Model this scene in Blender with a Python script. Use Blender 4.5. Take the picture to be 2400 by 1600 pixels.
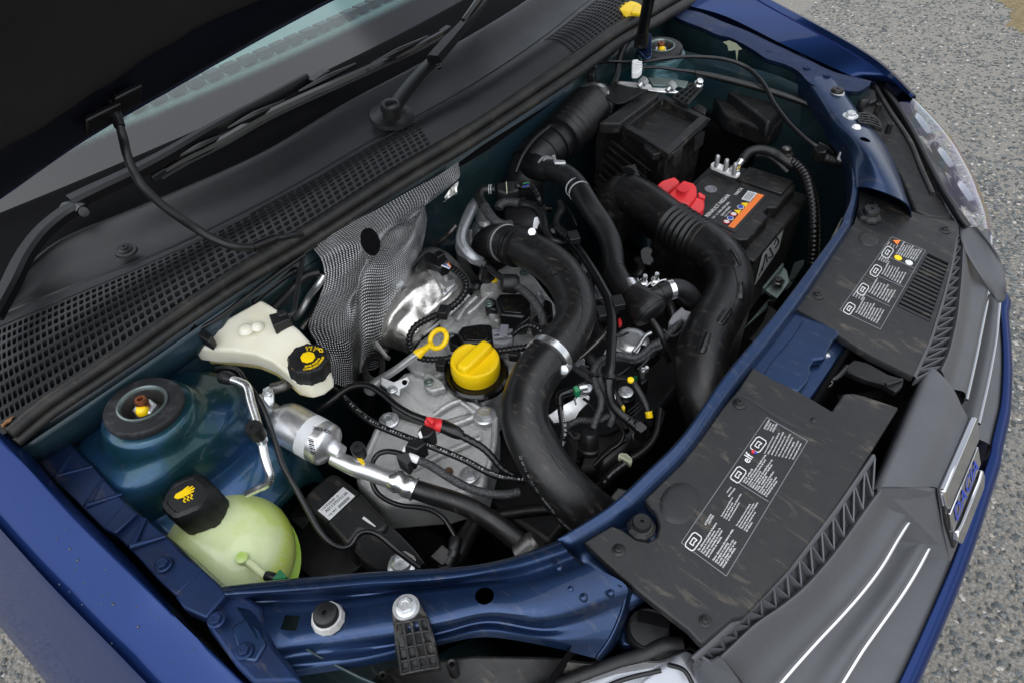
import bpy, bmesh, math, random
import numpy as np
from mathutils import Vector as V, Matrix, noise
random.seed(7)
SC = bpy.context.scene
COL = SC.collection
for o in list(bpy.data.objects): bpy.data.objects.remove(o)
# ------------------------------------------------------------------ camera
# x = forward on the car, y = towards the car's left side, z = up; metres
FPX = 1600.0                                   # focal length in photo pixels (24 mm)
AX = ((0.776272, 0.418361, -0.471567), (0.627960, -0.578905, 0.520130), (-0.055390, -0.699888, -0.712102))
CAM = V((.636, -.647, 1.443))
cd = bpy.data.cameras.new('camera'); cam = bpy.data.objects.new('camera', cd); COL.objects.link(cam)
cd.sensor_width = 36; cd.sensor_fit = 'HORIZONTAL'; cd.lens = FPX/2400*36
cd.clip_start = .02; cd.clip_end = 500
right = V([a[0] for a in AX]); down = V([a[1] for a in AX]); fwd = V([a[2] for a in AX])
M = Matrix((right, -down, -fwd)).transposed().to_4x4(); M.translation = CAM
cam.matrix_world = M
SC.camera = cam
# ------------------------------------------------------------------ world, sun, exposure
SUN_EL, SUN_AZ = math.radians(68), math.radians(-80)     # azimuth measured from +x towards +y
w = bpy.data.worlds.new('World'); SC.world = w; w.use_nodes = True
nt = w.node_tree; bg = nt.nodes['Background']
sky = nt.nodes.new('ShaderNodeTexSky'); sky.sky_type = 'NISHITA'; sky.sun_disc = False
sky.sun_elevation = SUN_EL; sky.sun_rotation = math.radians(90) - SUN_AZ
sky.dust_density = 1.2; sky.ozone_density = 1
hs = nt.nodes.new('ShaderNodeHueSaturation'); hs.inputs['Saturation'].default_value = .30
nt.links.new(sky.outputs[0], hs.inputs['Color']); nt.links.new(hs.outputs[0], bg.inputs['Color'])
bg.inputs['Strength'].default_value = .12
sl = bpy.data.lights.new('sun', 'SUN'); sl.energy = 1.5; sl.angle = math.radians(120); sl.color = (.95, .975, 1)
sun = bpy.data.objects.new('sun', sl); COL.objects.link(sun)
sd = V((math.cos(SUN_EL)*math.cos(SUN_AZ), math.cos(SUN_EL)*math.sin(SUN_AZ), math.sin(SUN_EL)))
sun.rotation_euler = sd.to_track_quat('Z', 'Y').to_euler(); sun.location = (2, 1, 4)
vs = SC.view_settings; vs.view_transform = 'Standard'; vs.look = 'None'; vs.gamma = 1; vs.exposure = 1.0
vs.use_curve_mapping = False
SC.render.engine = 'CYCLES'
# ------------------------------------------------------------------ photo pixel -> point
AV = [V(a) for a in AX]
def W(px, py, z=None, x=None, y=None):
    c = V(((px-1200)/FPX, (py-800)/FPX, 1)); r = V([a.dot(c) for a in AV])
    s = (z-CAM.z)/r.z if z is not None else (x-CAM.x)/r.x if x is not None else (y-CAM.y)/r.y
    return CAM + r*s
def WP(px, py, c, k):                            # onto the plane z = c - k*x
    r_ = W(px, py, z=CAM.z-1)-CAM; t = (c-k*CAM.x-CAM.z)/(r_.z+k*r_.x); return CAM+r_*t
def depth(p): return (p-CAM).dot(fwd)
class Sec:                                       # an enlarged piece of the photo
    def __init__(s, ox, oy, k): s.o = (ox, oy, k)
    def __call__(s, px_, py_, z=None, **kw): return W(s.o[0]+px_/s.o[2], s.o[1]+py_/s.o[2], z, **kw)
    def p(s, px_, py_, c=.8785, k=.115, lift=0): return WP(s.o[0]+px_/s.o[2], s.o[1]+py_/s.o[2], c+lift, k)
    def r(s, px, p): return px/s.o[2]*depth(p)/FPX
S1, S2, S3 = Sec(0,0,2.94), Sec(800,0,2.94), Sec(1600,0,2.94)
S4, S5, S6 = Sec(0,533,2.94), Sec(800,533,2.94), Sec(1600,533,2.94)
S7, S8, S9 = Sec(0,1066,2.936), Sec(800,1066,2.936), Sec(1600,1066,2.936)
N1, N2, N3 = Sec(1300,100,3.92), Sec(1350,380,3.92), Sec(1000,400,4.704)
N4, N5, N6 = Sec(1250,800,5.227), Sec(700,1050,5.227), Sec(1300,600,5.227)
# ------------------------------------------------------------------ materials
MAT = {}
def mat(name, col, rough=.5, metal=0, col2=None, nscale=30, lo=.45, hi=.7, bump=0, bscale=200, coat=0, spec=.5,
        trans=0, sss=0, rvar=0, ior=1.45, flake=0, scratch=None):
    m = bpy.data.materials.new(name); m.use_nodes = True; n = m.node_tree; L = n.links
    b = n.nodes['Principled BSDF']; I = b.inputs
    I['Base Color'].default_value = (*col, 1); I['Roughness'].default_value = rough; I['Metallic'].default_value = metal
    I['Coat Weight'].default_value = coat; I['Coat Roughness'].default_value = .04; I['Specular IOR Level'].default_value = spec
    I['Transmission Weight'].default_value = trans; I['IOR'].default_value = ior
    if sss: I['Subsurface Weight'].default_value = sss; I['Subsurface Radius'].default_value = (.02,.02,.012); I['Subsurface Scale'].default_value = 1
    if col2 or bump or rvar or flake or scratch:
        geo = n.nodes.new('ShaderNodeNewGeometry')
        def noise_(sc, det=4, rgh=.6):
            t = n.nodes.new('ShaderNodeTexNoise'); t.inputs['Scale'].default_value = sc; t.inputs['Detail'].default_value = det
            t.inputs['Roughness'].default_value = rgh; L.new(geo.outputs['Position'], t.inputs['Vector']); return t
        src = None
        if col2:
            t = noise_(nscale, 6, .65); mr = n.nodes.new('ShaderNodeMapRange')
            mr.inputs['From Min'].default_value = lo; mr.inputs['From Max'].default_value = hi
            L.new(t.outputs['Fac'], mr.inputs['Value'])
            mx = n.nodes.new('ShaderNodeMix'); mx.data_type = 'RGBA'
            mx.inputs[6].default_value = (*col, 1); mx.inputs[7].default_value = (*col2, 1)
            L.new(mr.outputs[0], mx.inputs[0]); src = mx.outputs[2]
        if scratch:                                # pale dusty scuffs: (colour, scale, amount)
            mp = n.nodes.new('ShaderNodeMapping'); mp.inputs['Scale'].default_value = (1, 3.2, 1)
            mp.inputs['Rotation'].default_value = (0, 0, .5); L.new(geo.outputs['Position'], mp.inputs['Vector'])
            t = n.nodes.new('ShaderNodeTexNoise'); t.inputs['Scale'].default_value = scratch[1]; t.inputs['Detail'].default_value = 8
            t.inputs['Roughness'].default_value = .72; t.inputs['Distortion'].default_value = .6; L.new(mp.outputs[0], t.inputs['Vector'])
            mr = n.nodes.new('ShaderNodeMapRange'); mr.inputs['From Min'].default_value = .55; mr.inputs['From Max'].default_value = .76
            mr.inputs['To Max'].default_value = scratch[2]; L.new(t.outputs['Fac'], mr.inputs['Value'])
            mx = n.nodes.new('ShaderNodeMix'); mx.data_type = 'RGBA'; mx.inputs[7].default_value = (*scratch[0], 1)
            if src: L.new(src, mx.inputs[6])
            else: mx.inputs[6].default_value = (*col, 1)
            L.new(mr.outputs[0], mx.inputs[0]); src = mx.outputs[2]
        if src: L.new(src, I['Base Color'])
        if rvar:
            t = noise_(nscale*1.7); mr = n.nodes.new('ShaderNodeMapRange'); mr.inputs['From Min'].default_value = .3; mr.inputs['From Max'].default_value = .7
            mr.inputs['To Min'].default_value = max(.02, rough-rvar); mr.inputs['To Max'].default_value = min(1, rough+rvar)
            L.new(t.outputs['Fac'], mr.inputs['Value']); L.new(mr.outputs[0], I['Roughness'])
        if bump:
            t = noise_(bscale, 3); bp = n.nodes.new('ShaderNodeBump'); bp.inputs['Strength'].default_value = bump; bp.inputs['Distance'].default_value = .002
            L.new(t.outputs['Fac'], bp.inputs['Height']); L.new(bp.outputs[0], I['Normal'])
    MAT[name] = m; return m
DUST = (.16,.135,.10)
mat('paint', (.010,.026,.105), .26, .4, spec=.2, coat=.24, bump=.02, bscale=1500)
mat('paint_thin', (.016,.039,.102), .36, .8, col2=(.011,.026,.068), nscale=9, bump=.05, bscale=500, coat=.35, scratch=((.15,.14,.13), 30, .45))
mat('paint_rail', (.012,.028,.085), .42, .6, spec=.35, col2=(.012,.020,.045), nscale=14, bump=.06, bscale=400, scratch=((.17,.14,.1), 24, .5))
mat('primer', (.010,.026,.029), .42, .2, col2=(.010,.030,.05), nscale=5, lo=.5, hi=.7, bump=.05, bscale=500, coat=.3, scratch=((.1,.1,.09), 40, .4))
mat('tower', (.010,.052,.060), .3, .6, col2=(.018,.066,.18), nscale=4.2, lo=.47, hi=.62, bump=.05, bscale=500, coat=.4, scratch=((.1,.1,.1), 45, .4))
mat('plastic', (.0055,.0055,.006), .46, col2=(.010,.010,.0105), nscale=40, bump=.12, bscale=900, rvar=.08)
mat('plastic_cowl', (.0065,.007,.008), .42, col2=(.0085,.009,.0105), nscale=12, bump=.12, bscale=1400, rvar=.05)
mat('plastic_dusty', (.0065,.0065,.007), .48, col2=(.014,.013,.0115), nscale=22, bump=.15, bscale=800, rvar=.1, scratch=(DUST, 36, .5))
mat('plastic_cover', (.0095,.010,.0112), .5, col2=(.017,.0165,.015), nscale=12, bump=.12, bscale=700, rvar=.08, scratch=(DUST, 17, .6))
mat('plastic_grey', (.070,.073,.080), .46, bump=.1, bscale=1500, col2=(.078,.081,.089), nscale=20)
mat('plastic_label', (.012,.012,.013), .4)
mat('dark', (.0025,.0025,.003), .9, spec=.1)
mat('rubber', (.005,.005,.0054), .42, bump=.06, bscale=300, col2=(.009,.0088,.0085), nscale=30, rvar=.08)
mat('rubber_pipe', (.006,.006,.0064), .38, bump=.06, bscale=500, col2=(.011,.0106,.010), nscale=16, rvar=.08, scratch=(DUST, 55, .4))
mat('seal', (.013,.0125,.012), .5, bump=.1, bscale=600, col2=(.03,.027,.022), nscale=24, scratch=(DUST, 30, .3))
mat('wiper_black', (.003,.003,.0035), .38, spec=.35, bump=.04, bscale=900)
mat('gloss_black', (.004,.004,.0045), .2, coat=.25, bump=.02, bscale=900)
mat('satin_black', (.0045,.0045,.005), .3, bump=.04, bscale=900)
mat('braid', (.016,.016,.017), .5, col2=(.10,.10,.105), nscale=520, lo=.45, hi=.7, bump=.6, bscale=420)
mat('alu', (.74,.74,.74), .36, .9, col2=(.62,.62,.62), nscale=25, bump=.04, bscale=260, rvar=.06, scratch=((.3,.29,.27), 60, .5))
mat('alu_bright', (.82,.82,.81), .27, .95, bump=.05, bscale=200, rvar=.08, col2=(.6,.6,.58), nscale=50)
mat('cast', (.56,.56,.55), .48, .55, col2=(.36,.355,.34), nscale=55, bump=.55, bscale=300, rvar=.12, scratch=((.12,.10,.07), 42, .65))
mat('cast_fine', (.60,.60,.59), .46, .55, col2=(.45,.45,.44), nscale=34, bump=.4, bscale=380, rvar=.1, scratch=((.14,.12,.09), 26, .5))
mat('shield', (.74,.72,.68), .34, .9, col2=(.5,.48,.44), nscale=28, bump=.8, bscale=34, rvar=.1)
mat('steel_dark', (.16,.155,.15), .38, .9, col2=(.1,.09,.08), nscale=40, bump=.2, bscale=200)
mat('zinc', (.70,.71,.72), .38, .85, col2=(.58,.6,.6), nscale=60, bump=.08, bscale=300, rvar=.1)
mat('zinc_green', (.22,.27,.26), .4, .8, col2=(.16,.2,.19), nscale=30, bump=.1)
mat('copper', (.35,.12,.05), .4, .9, col2=(.12,.06,.04), nscale=200)
mat('yellow', (.90,.60,.004), .38, bump=.06, bscale=500)
mat('red', (.62,.025,.03), .42, bump=.05, bscale=500)
mat('orange', (.85,.20,.03), .45)
mat('white', (.75,.75,.74), .5)
mat('paper', (.72,.73,.74), .5, col2=(.6,.61,.62), nscale=30)
mat('print_white', (.66,.66,.66), .55)
mat('print_grey', (.42,.43,.44), .55)
mat('print_dim', (.16,.17,.18), .6)
mat('print_black', (.01,.01,.01), .6)
mat('blue_mark', (.02,.05,.35), .5)
mat('green_plastic', (.01,.16,.06), .4)
mat('green_pale', (.38,.40,.28), .5)
mat('grey_plastic', (.16,.16,.18), .5)
mat('lens_black', (.006,.006,.007), .35)
mat('sleeve', (.33,.34,.35), .34, .75, bump=.25, bscale=120, col2=(.25,.26,.27), nscale=60)
mat('reservoir', (.80,.765,.62), .3, sss=.35, bump=.03, bscale=60, col2=(.76,.70,.50), nscale=14)
mat('fluid', (.72,.60,.25), .32, sss=.3)
def tankmat():
    m = mat('tank', (.50,.66,.28), .2, sss=.35, coat=.35); n = m.node_tree; L = n.links; b = n.nodes['Principled BSDF']
    g = n.nodes.new('ShaderNodeNewGeometry'); v = n.nodes.new('ShaderNodeTexVoronoi'); v.feature = 'DISTANCE_TO_EDGE'; v.inputs['Scale'].default_value = 300; L.new(g.outputs['Position'], v.inputs['Vector'])
    t = n.nodes.new('ShaderNodeTexNoise'); t.inputs['Scale'].default_value = 13; t.inputs['Detail'].default_value = 3; L.new(g.outputs['Position'], t.inputs['Vector'])
    a = n.nodes.new('ShaderNodeMapRange'); a.inputs['From Min'].default_value = .10; a.inputs['From Max'].default_value = .02; L.new(v.outputs['Distance'], a.inputs['Value'])
    k = n.nodes.new('ShaderNodeMapRange'); k.inputs['From Min'].default_value = .42; k.inputs['From Max'].default_value = .58; L.new(t.outputs['Fac'], k.inputs['Value'])
    ka = n.nodes.new('ShaderNodeMath'); ka.operation = 'MULTIPLY'; ka.inputs[1].default_value = .55; L.new(k.outputs[0], ka.inputs[0]); mu = n.nodes.new('ShaderNodeMath'); mu.operation = 'MULTIPLY'; L.new(a.outputs[0], mu.inputs[0]); L.new(ka.outputs[0], mu.inputs[1])
    x1 = n.nodes.new('ShaderNodeMix'); x1.data_type = 'RGBA'; x1.inputs[6].default_value = (.58,.70,.22,1); x1.inputs[7].default_value = (.70,.79,.42,1); L.new(k.outputs[0], x1.inputs[0])
    sz = n.nodes.new('ShaderNodeSeparateXYZ'); L.new(g.outputs['Position'], sz.inputs[0]); lv = n.nodes.new('ShaderNodeMapRange'); lv.inputs['From Min'].default_value = .752; lv.inputs['From Max'].default_value = .742; L.new(sz.outputs[2], lv.inputs['Value'])
    x0 = n.nodes.new('ShaderNodeMix'); x0.data_type = 'RGBA'; x0.inputs[7].default_value = (.60,.72,.12,1); L.new(lv.outputs[0], x0.inputs[0]); L.new(x1.outputs[2], x0.inputs[6]); x1 = x0    # coolant seen through the wall
    x2 = n.nodes.new('ShaderNodeMix'); x2.data_type = 'RGBA'; x2.inputs[7].default_value = (.74,.82,.56,1); L.new(mu.outputs[0], x2.inputs[0]); L.new(x1.outputs[2], x2.inputs[6]); L.new(x2.outputs[2], b.inputs['Base Color'])
tankmat()
mat('tank_deep', (.42,.68,.08), .22, sss=.3, coat=.3, col2=(.6,.75,.3), nscale=30)
mat('chrome', (.62,.62,.64), .1, 1)
mat('rust', (.14,.06,.025), .8, col2=(.06,.035,.02), nscale=120)
mat('collar', (.42,.42,.41), .5, col2=(.3,.29,.27), nscale=60)
mat('water', (.02,.03,.06), .05, spec=.6)
mat('lamp_inner', (.50,.51,.55), .35, .4, rvar=.1, nscale=20)
mat('lamp_dark', (.10,.10,.11), .25, .6)
mat('leaf', (.20,.09,.035), .7, col2=(.10,.05,.02), nscale=120)
mat('oil_film', (.006,.006,.006), .25, col2=(.05,.045,.01), nscale=160, lo=.55, hi=.75)
mat('glass', (.9,.97,.95), .0, trans=1, ior=1.5)
def thin(name, tint):
    m = bpy.data.materials.new(name); m.use_nodes = True; n = m.node_tree; L = n.links; n.nodes.remove(n.nodes['Principled BSDF']); out = n.nodes['Material Output']
    tr_ = n.nodes.new('ShaderNodeBsdfTransparent'); tr_.inputs[0].default_value = (.93,.94,.95,1); gl_ = n.nodes.new('ShaderNodeBsdfGlossy'); gl_.inputs['Roughness'].default_value = .04
    fr_ = n.nodes.new('ShaderNodeFresnel'); fr_.inputs[0].default_value = 1.6; mu = n.nodes.new('ShaderNodeMath'); mu.operation = 'MULTIPLY'; mu.inputs[1].default_value = 1.9 if tint else 1.8; L.new(fr_.outputs[0], mu.inputs[0])
    if tint:                                       # stress colours in the polycarbonate
        g = n.nodes.new('ShaderNodeNewGeometry'); mp = n.nodes.new('ShaderNodeMapping'); mp.inputs['Scale'].default_value = (7,1.6,5); L.new(g.outputs['Position'], mp.inputs[0])
        t = n.nodes.new('ShaderNodeTexNoise'); t.inputs['Scale'].default_value = 2.2; t.inputs['Detail'].default_value = 1; t.inputs['Distortion'].default_value = 1.2; L.new(mp.outputs[0], t.inputs['Vector'])
        r = n.nodes.new('ShaderNodeValToRGB'); e = r.color_ramp.elements; e[0].position = .25; e[0].color = (1,.97,.9,1); e[1].position = .8; e[1].color = (.9,.95,1,1)
        for p_, c_ in ((.38,(.86,.78,1,1)),(.46,(1,.9,.78,1)),(.52,(.8,.95,1,1)),(.58,(.97,.82,.97,1)),(.66,(1,1,1,1))): k = e.new(p_); k.color = c_
        L.new(t.outputs['Fac'], r.inputs[0]); L.new(r.outputs[0], gl_.inputs[0])
    mx = n.nodes.new('ShaderNodeMixShader'); L.new(mu.outputs[0], mx.inputs[0]); L.new(tr_.outputs[0], mx.inputs[1]); L.new(gl_.outputs[0], mx.inputs[2]); L.new(mx.outputs[0], out.inputs[0]); MAT[name] = m
thin('lens_clear', 0); thin('lens_tint', 1)
mat('reflector', (.62,.62,.66), .3, .7, rvar=.1, nscale=15)
mat('dash', (.34,.41,.41), .6, bump=.2, bscale=700)
mat('liner', (.003,.003,.0035), .85, bump=.6, bscale=900, col2=(.006,.0055,.0055), nscale=10)
mat('rubber_dusty', (.010,.010,.011), .55, col2=(.04,.042,.046), nscale=60, lo=.5, hi=.75, bump=.3, bscale=260)
mat('bonnet_inner', (.003,.0035,.009), .4, .2, bump=.05)
mat('paint_far', (.010,.028,.10), .28, .85, coat=.5)
mat('tyre', (.012,.012,.012), .8); mat('navy_edge', (.006,.013,.05), .35, .4, coat=.6)

for k_ in ('paint','paint_far'):
    b_ = MAT[k_].node_tree.nodes['Principled BSDF'].inputs; b_['Specular Tint'].default_value = (.25,.36,.7,1); b_['Coat IOR'].default_value = 1.45
# frit band: black ceramic print with a dotted edge, on the glass
def frit():
    m = bpy.data.materials.new('frit_glass'); m.use_nodes = True; n = m.node_tree; L = n.links
    out = n.nodes['Material Output']; b = n.nodes['Principled BSDF']
    b.inputs['Base Color'].default_value = (.005,.005,.0055,1); b.inputs['Roughness'].default_value = .13; b.inputs['Coat Weight'].default_value = .15; b.inputs['Coat IOR'].default_value = 1.4; b.inputs['Coat Roughness'].default_value = .12; b.inputs['Specular IOR Level'].default_value = .5
    tr_ = n.nodes.new('ShaderNodeBsdfTransparent'); tr_.inputs[0].default_value = (.74,.90,.87,1)
    gl_ = n.nodes.new('ShaderNodeBsdfGlossy'); gl_.inputs['Roughness'].default_value = .09; gl_.inputs[0].default_value = (.92,1,.98,1)
    fr_ = n.nodes.new('ShaderNodeFresnel'); fr_.inputs[0].default_value = 1.52; m2 = n.nodes.new('ShaderNodeMath'); m2.operation = 'MULTIPLY'; m2.inputs[1].default_value = 1.7; L.new(fr_.outputs[0], m2.inputs[0])
    g = n.nodes.new('ShaderNodeMixShader'); L.new(m2.outputs[0], g.inputs[0]); L.new(tr_.outputs[0], g.inputs[1]); L.new(gl_.outputs[0], g.inputs[2])
    uv = n.nodes.new('ShaderNodeUVMap'); uv.uv_map = 'UVMap'
    sp = n.nodes.new('ShaderNodeSeparateXYZ'); L.new(uv.outputs[0], sp.inputs[0])
    def mth(op, a, b_=None):
        t = n.nodes.new('ShaderNodeMath'); t.operation = op
        for i, v in enumerate((a, b_)):
            if v is None: continue
            if hasattr(v, 'links'): L.new(v, t.inputs[i])
            else: t.inputs[i].default_value = v
        return t.outputs[0]
    # uv in metres; dots on a diagonal lattice, shrinking away from the solid band (v = .115)
    P = .0020
    u, v = sp.outputs[0], sp.outputs[1]
    a = mth('DIVIDE', mth('ADD', u, v), P); c = mth('DIVIDE', mth('SUBTRACT', u, v), P)
    fa = mth('SUBTRACT', mth('FRACT', a), .5); fc = mth('SUBTRACT', mth('FRACT', c), .5)
    d = mth('SQRT', mth('ADD', mth('MULTIPLY', fa, fa), mth('MULTIPLY', fc, fc)))
    rad = mth('MULTIPLY', mth('SUBTRACT', .127, v), 22.0)        # dot radius
    solid = mth('LESS_THAN', d, rad)
    mx = n.nodes.new('ShaderNodeMixShader'); L.new(solid, mx.inputs[0]); L.new(g.outputs[0], mx.inputs[1]); L.new(b.outputs[0], mx.inputs[2])
    L.new(mx.outputs[0], out.inputs['Surface']); MAT['frit_glass'] = m
frit()
# woven foil insulation
def foil():
    m = bpy.data.materials.new('foil_weave'); m.use_nodes = True; n = m.node_tree; L = n.links; b = n.nodes['Principled BSDF']
    b.inputs['Base Color'].default_value = (.5,.5,.49,1); b.inputs['Metallic'].default_value = 1; b.inputs['Roughness'].default_value = .27
    uv = n.nodes.new('ShaderNodeUVMap'); uv.uv_map = 'UVMap'
    mp = n.nodes.new('ShaderNodeMapping'); L.new(uv.outputs[0], mp.inputs[0]); mp.inputs['Scale'].default_value = (215,215,215)
    hs_ = []
    for dr in ('X', 'Y'):
        t = n.nodes.new('ShaderNodeTexWave'); t.bands_direction = dr; t.inputs['Scale'].default_value = .32; t.inputs['Distortion'].default_value = 2.6; t.inputs['Detail'].default_value = 2; t.inputs['Detail Scale'].default_value = .6
        L.new(mp.outputs[0], t.inputs['Vector']); hs_.append(t.outputs['Fac'])
    mu = n.nodes.new('ShaderNodeMath'); mu.operation = 'MULTIPLY'; L.new(hs_[0], mu.inputs[0]); L.new(hs_[1], mu.inputs[1])
    bp = n.nodes.new('ShaderNodeBump'); bp.inputs['Strength'].default_value = .55; bp.inputs['Distance'].default_value = .004
    L.new(mu.outputs[0], bp.inputs['Height']); L.new(bp.outputs[0], b.inputs['Normal']); MAT['foil_weave'] = m
    mr = n.nodes.new('ShaderNodeMapRange'); mr.inputs['From Max'].default_value = .5; mr.inputs['To Min'].default_value = .16; mr.inputs['To Max'].default_value = .56
    L.new(mu.outputs[0], mr.inputs['Value'])
    cb = n.nodes.new('ShaderNodeCombineColor'); [L.new(mr.outputs[0], cb.inputs[i]) for i in range(3)]; L.new(cb.outputs[0], b.inputs['Base Color'])
foil()
# asphalt
def asphalt():
    m = bpy.data.materials.new('asphalt'); m.use_nodes = True; n = m.node_tree; L = n.links; b = n.nodes['Principled BSDF']; b.inputs['Roughness'].default_value = .85
    geo = n.nodes.new('ShaderNodeNewGeometry')
    v = n.nodes.new('ShaderNodeTexVoronoi'); v.inputs['Scale'].default_value = 95; L.new(geo.outputs['Position'], v.inputs['Vector'])
    no = n.nodes.new('ShaderNodeTexNoise'); no.inputs['Scale'].default_value = 160; no.inputs['Detail'].default_value = 6; L.new(geo.outputs['Position'], no.inputs['Vector'])
    big = n.nodes.new('ShaderNodeTexNoise'); big.inputs['Scale'].default_value = 3; L.new(geo.outputs['Position'], big.inputs['Vector'])
    r1 = n.nodes.new('ShaderNodeValToRGB'); r1.color_ramp.elements[0].color = (.115,.106,.09,1); r1.color_ramp.elements[1].color = (.255,.238,.208,1)
    r1.color_ramp.elements[0].position = .3; r1.color_ramp.elements[1].position = .7; L.new(no.outputs['Fac'], r1.inputs[0])
    r2 = n.nodes.new('ShaderNodeValToRGB'); r2.color_ramp.interpolation = 'LINEAR'
    r2.color_ramp.elements[0].color = (.06,.065,.065,1); r2.color_ramp.elements[1].color = (.30,.30,.285,1)
    L.new(v.outputs['Color'], r2.inputs[0])
    mr = n.nodes.new('ShaderNodeMapRange'); mr.inputs['From Min'].default_value = .30; mr.inputs['From Max'].default_value = .24; L.new(v.outputs['Distance'], mr.inputs['Value'])
    mx = n.nodes.new('ShaderNodeMix'); mx.data_type = 'RGBA'; L.new(mr.outputs[0], mx.inputs[0]); L.new(r1.outputs[0], mx.inputs[6]); L.new(r2.outputs[0], mx.inputs[7])
    L.new(mx.outputs[2], b.inputs['Base Color'])
    bp = n.nodes.new('ShaderNodeBump'); bp.inputs['Strength'].default_value = .8; bp.inputs['Distance'].default_value = .006
    ad = n.nodes.new('ShaderNodeMath'); ad.operation = 'SUBTRACT'; L.new(no.outputs['Fac'], ad.inputs[0]); L.new(v.outputs['Distance'], ad.inputs[1])
    L.new(ad.outputs[0], bp.inputs['Height']); L.new(bp.outputs[0], b.inputs['Normal']); MAT['asphalt'] = m
asphalt()
mat('verge', (.13,.10,.05), .95, col2=(.22,.175,.095), nscale=60, bump=.9, bscale=120)
def stone():
    m = bpy.data.materials.new('stone'); m.use_nodes = True; n = m.node_tree; L = n.links; b = n.nodes['Principled BSDF']; b.inputs['Roughness'].default_value = .6
    g = n.nodes.new('ShaderNodeNewGeometry'); r = n.nodes.new('ShaderNodeValToRGB'); e = r.color_ramp.elements
    e[0].color = (.035,.042,.043,1); e[1].color = (.42,.40,.37,1); e[1].position = 1
    k = e.new(.35); k.color = (.075,.085,.086,1); k = e.new(.7); k.color = (.14,.148,.146,1); k = e.new(.9); k.color = (.23,.205,.165,1)
    L.new(g.outputs['Random Per Island'], r.inputs[0]); L.new(r.outputs[0], b.inputs['Base Color']); MAT['stone'] = m
stone()
# ------------------------------------------------------------------ objects
ROOTS = []
def tag(o, label=None, cat=None, group=None, kind=None):
    for k, v_ in (('label',label),('category',cat),('group',group),('kind',kind)):
        if v_: o[k] = v_
    return o
def thing(name, label, cat, group=None):
    o = bpy.data.objects.new(name, None); COL.objects.link(o); o.empty_display_size = .05; ROOTS.append(o)
    return tag(o, label, cat, group)
def mk(name, vf, m, parent=None, smooth=38, bevel=0, seg=2, solid=0, off=-1, uv=None):
    verts, faces = vf
    if not len(verts): return None
    vs_ = [V(p) for p in verts]
    lo = V([min(p[i] for p in vs_) for i in range(3)]); hi = V([max(p[i] for p in vs_) for i in range(3)])
    loc = V(((lo.x+hi.x)/2, (lo.y+hi.y)/2, lo.z))
    me = bpy.data.meshes.new(name); me.from_pydata([p-loc for p in vs_], [], faces); me.update()
    bm = bmesh.new(); bm.from_mesh(me); bmesh.ops.recalc_face_normals(bm, faces=bm.faces)
    if solid:                                     # open sheet: make it face up
        s = sum((f.normal.z*f.calc_area() for f in bm.faces))
        if s < 0: bmesh.ops.reverse_faces(bm, faces=bm.faces)
    bm.to_mesh(me); bm.free()
    if uv is not None:
        ul = me.uv_layers.new(name='UVMap')
        for l in me.loops: ul.data[l.index].uv = uv[l.vertex_index]
    if smooth:
        me.polygons.foreach_set('use_smooth', [True]*len(me.polygons)); me.set_sharp_from_angle(angle=math.radians(smooth))
    me.materials.append(MAT[m] if isinstance(m, str) else m)
    o = bpy.data.objects.new(name, me); COL.objects.link(o); o.location = loc
    if solid:
        md = o.modifiers.new('thickness', 'SOLIDIFY'); md.thickness = solid; md.offset = off
    if bevel:
        md = o.modifiers.new('edge', 'BEVEL'); md.width = bevel; md.segments = seg; md.limit_method = 'ANGLE'; md.angle_limit = math.radians(35)
        md.use_clamp_overlap = True; md.harden_normals = False
    if parent: o.parent = parent
    return o
def join(*vfs):
    vv, ff = [], []
    for v_, f_ in vfs:
        n0 = len(vv); vv += list(v_); ff += [tuple(i+n0 for i in f) for f in f_]
    return vv, ff
def cr(p0, p1, p2, p3, t):
    t2, t3 = t*t, t*t*t
    return .5*((2*p1)+(p2-p0)*t+(2*p0-5*p1+4*p2-p3)*t2+(3*p1-p0-3*p2+p3)*t3)
def crs(pts, u):                                  # Catmull-Rom through pts, u in [0, n-1]
    n = len(pts); i = min(max(int(math.floor(u)), 0), n-2); t = u-i
    a = pts[i-1] if i > 0 else 2*pts[0]-pts[1]; d = pts[i+2] if i+2 < n else 2*pts[-1]-pts[-2]
    return cr(a, pts[i], pts[i+1], d, t)
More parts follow.
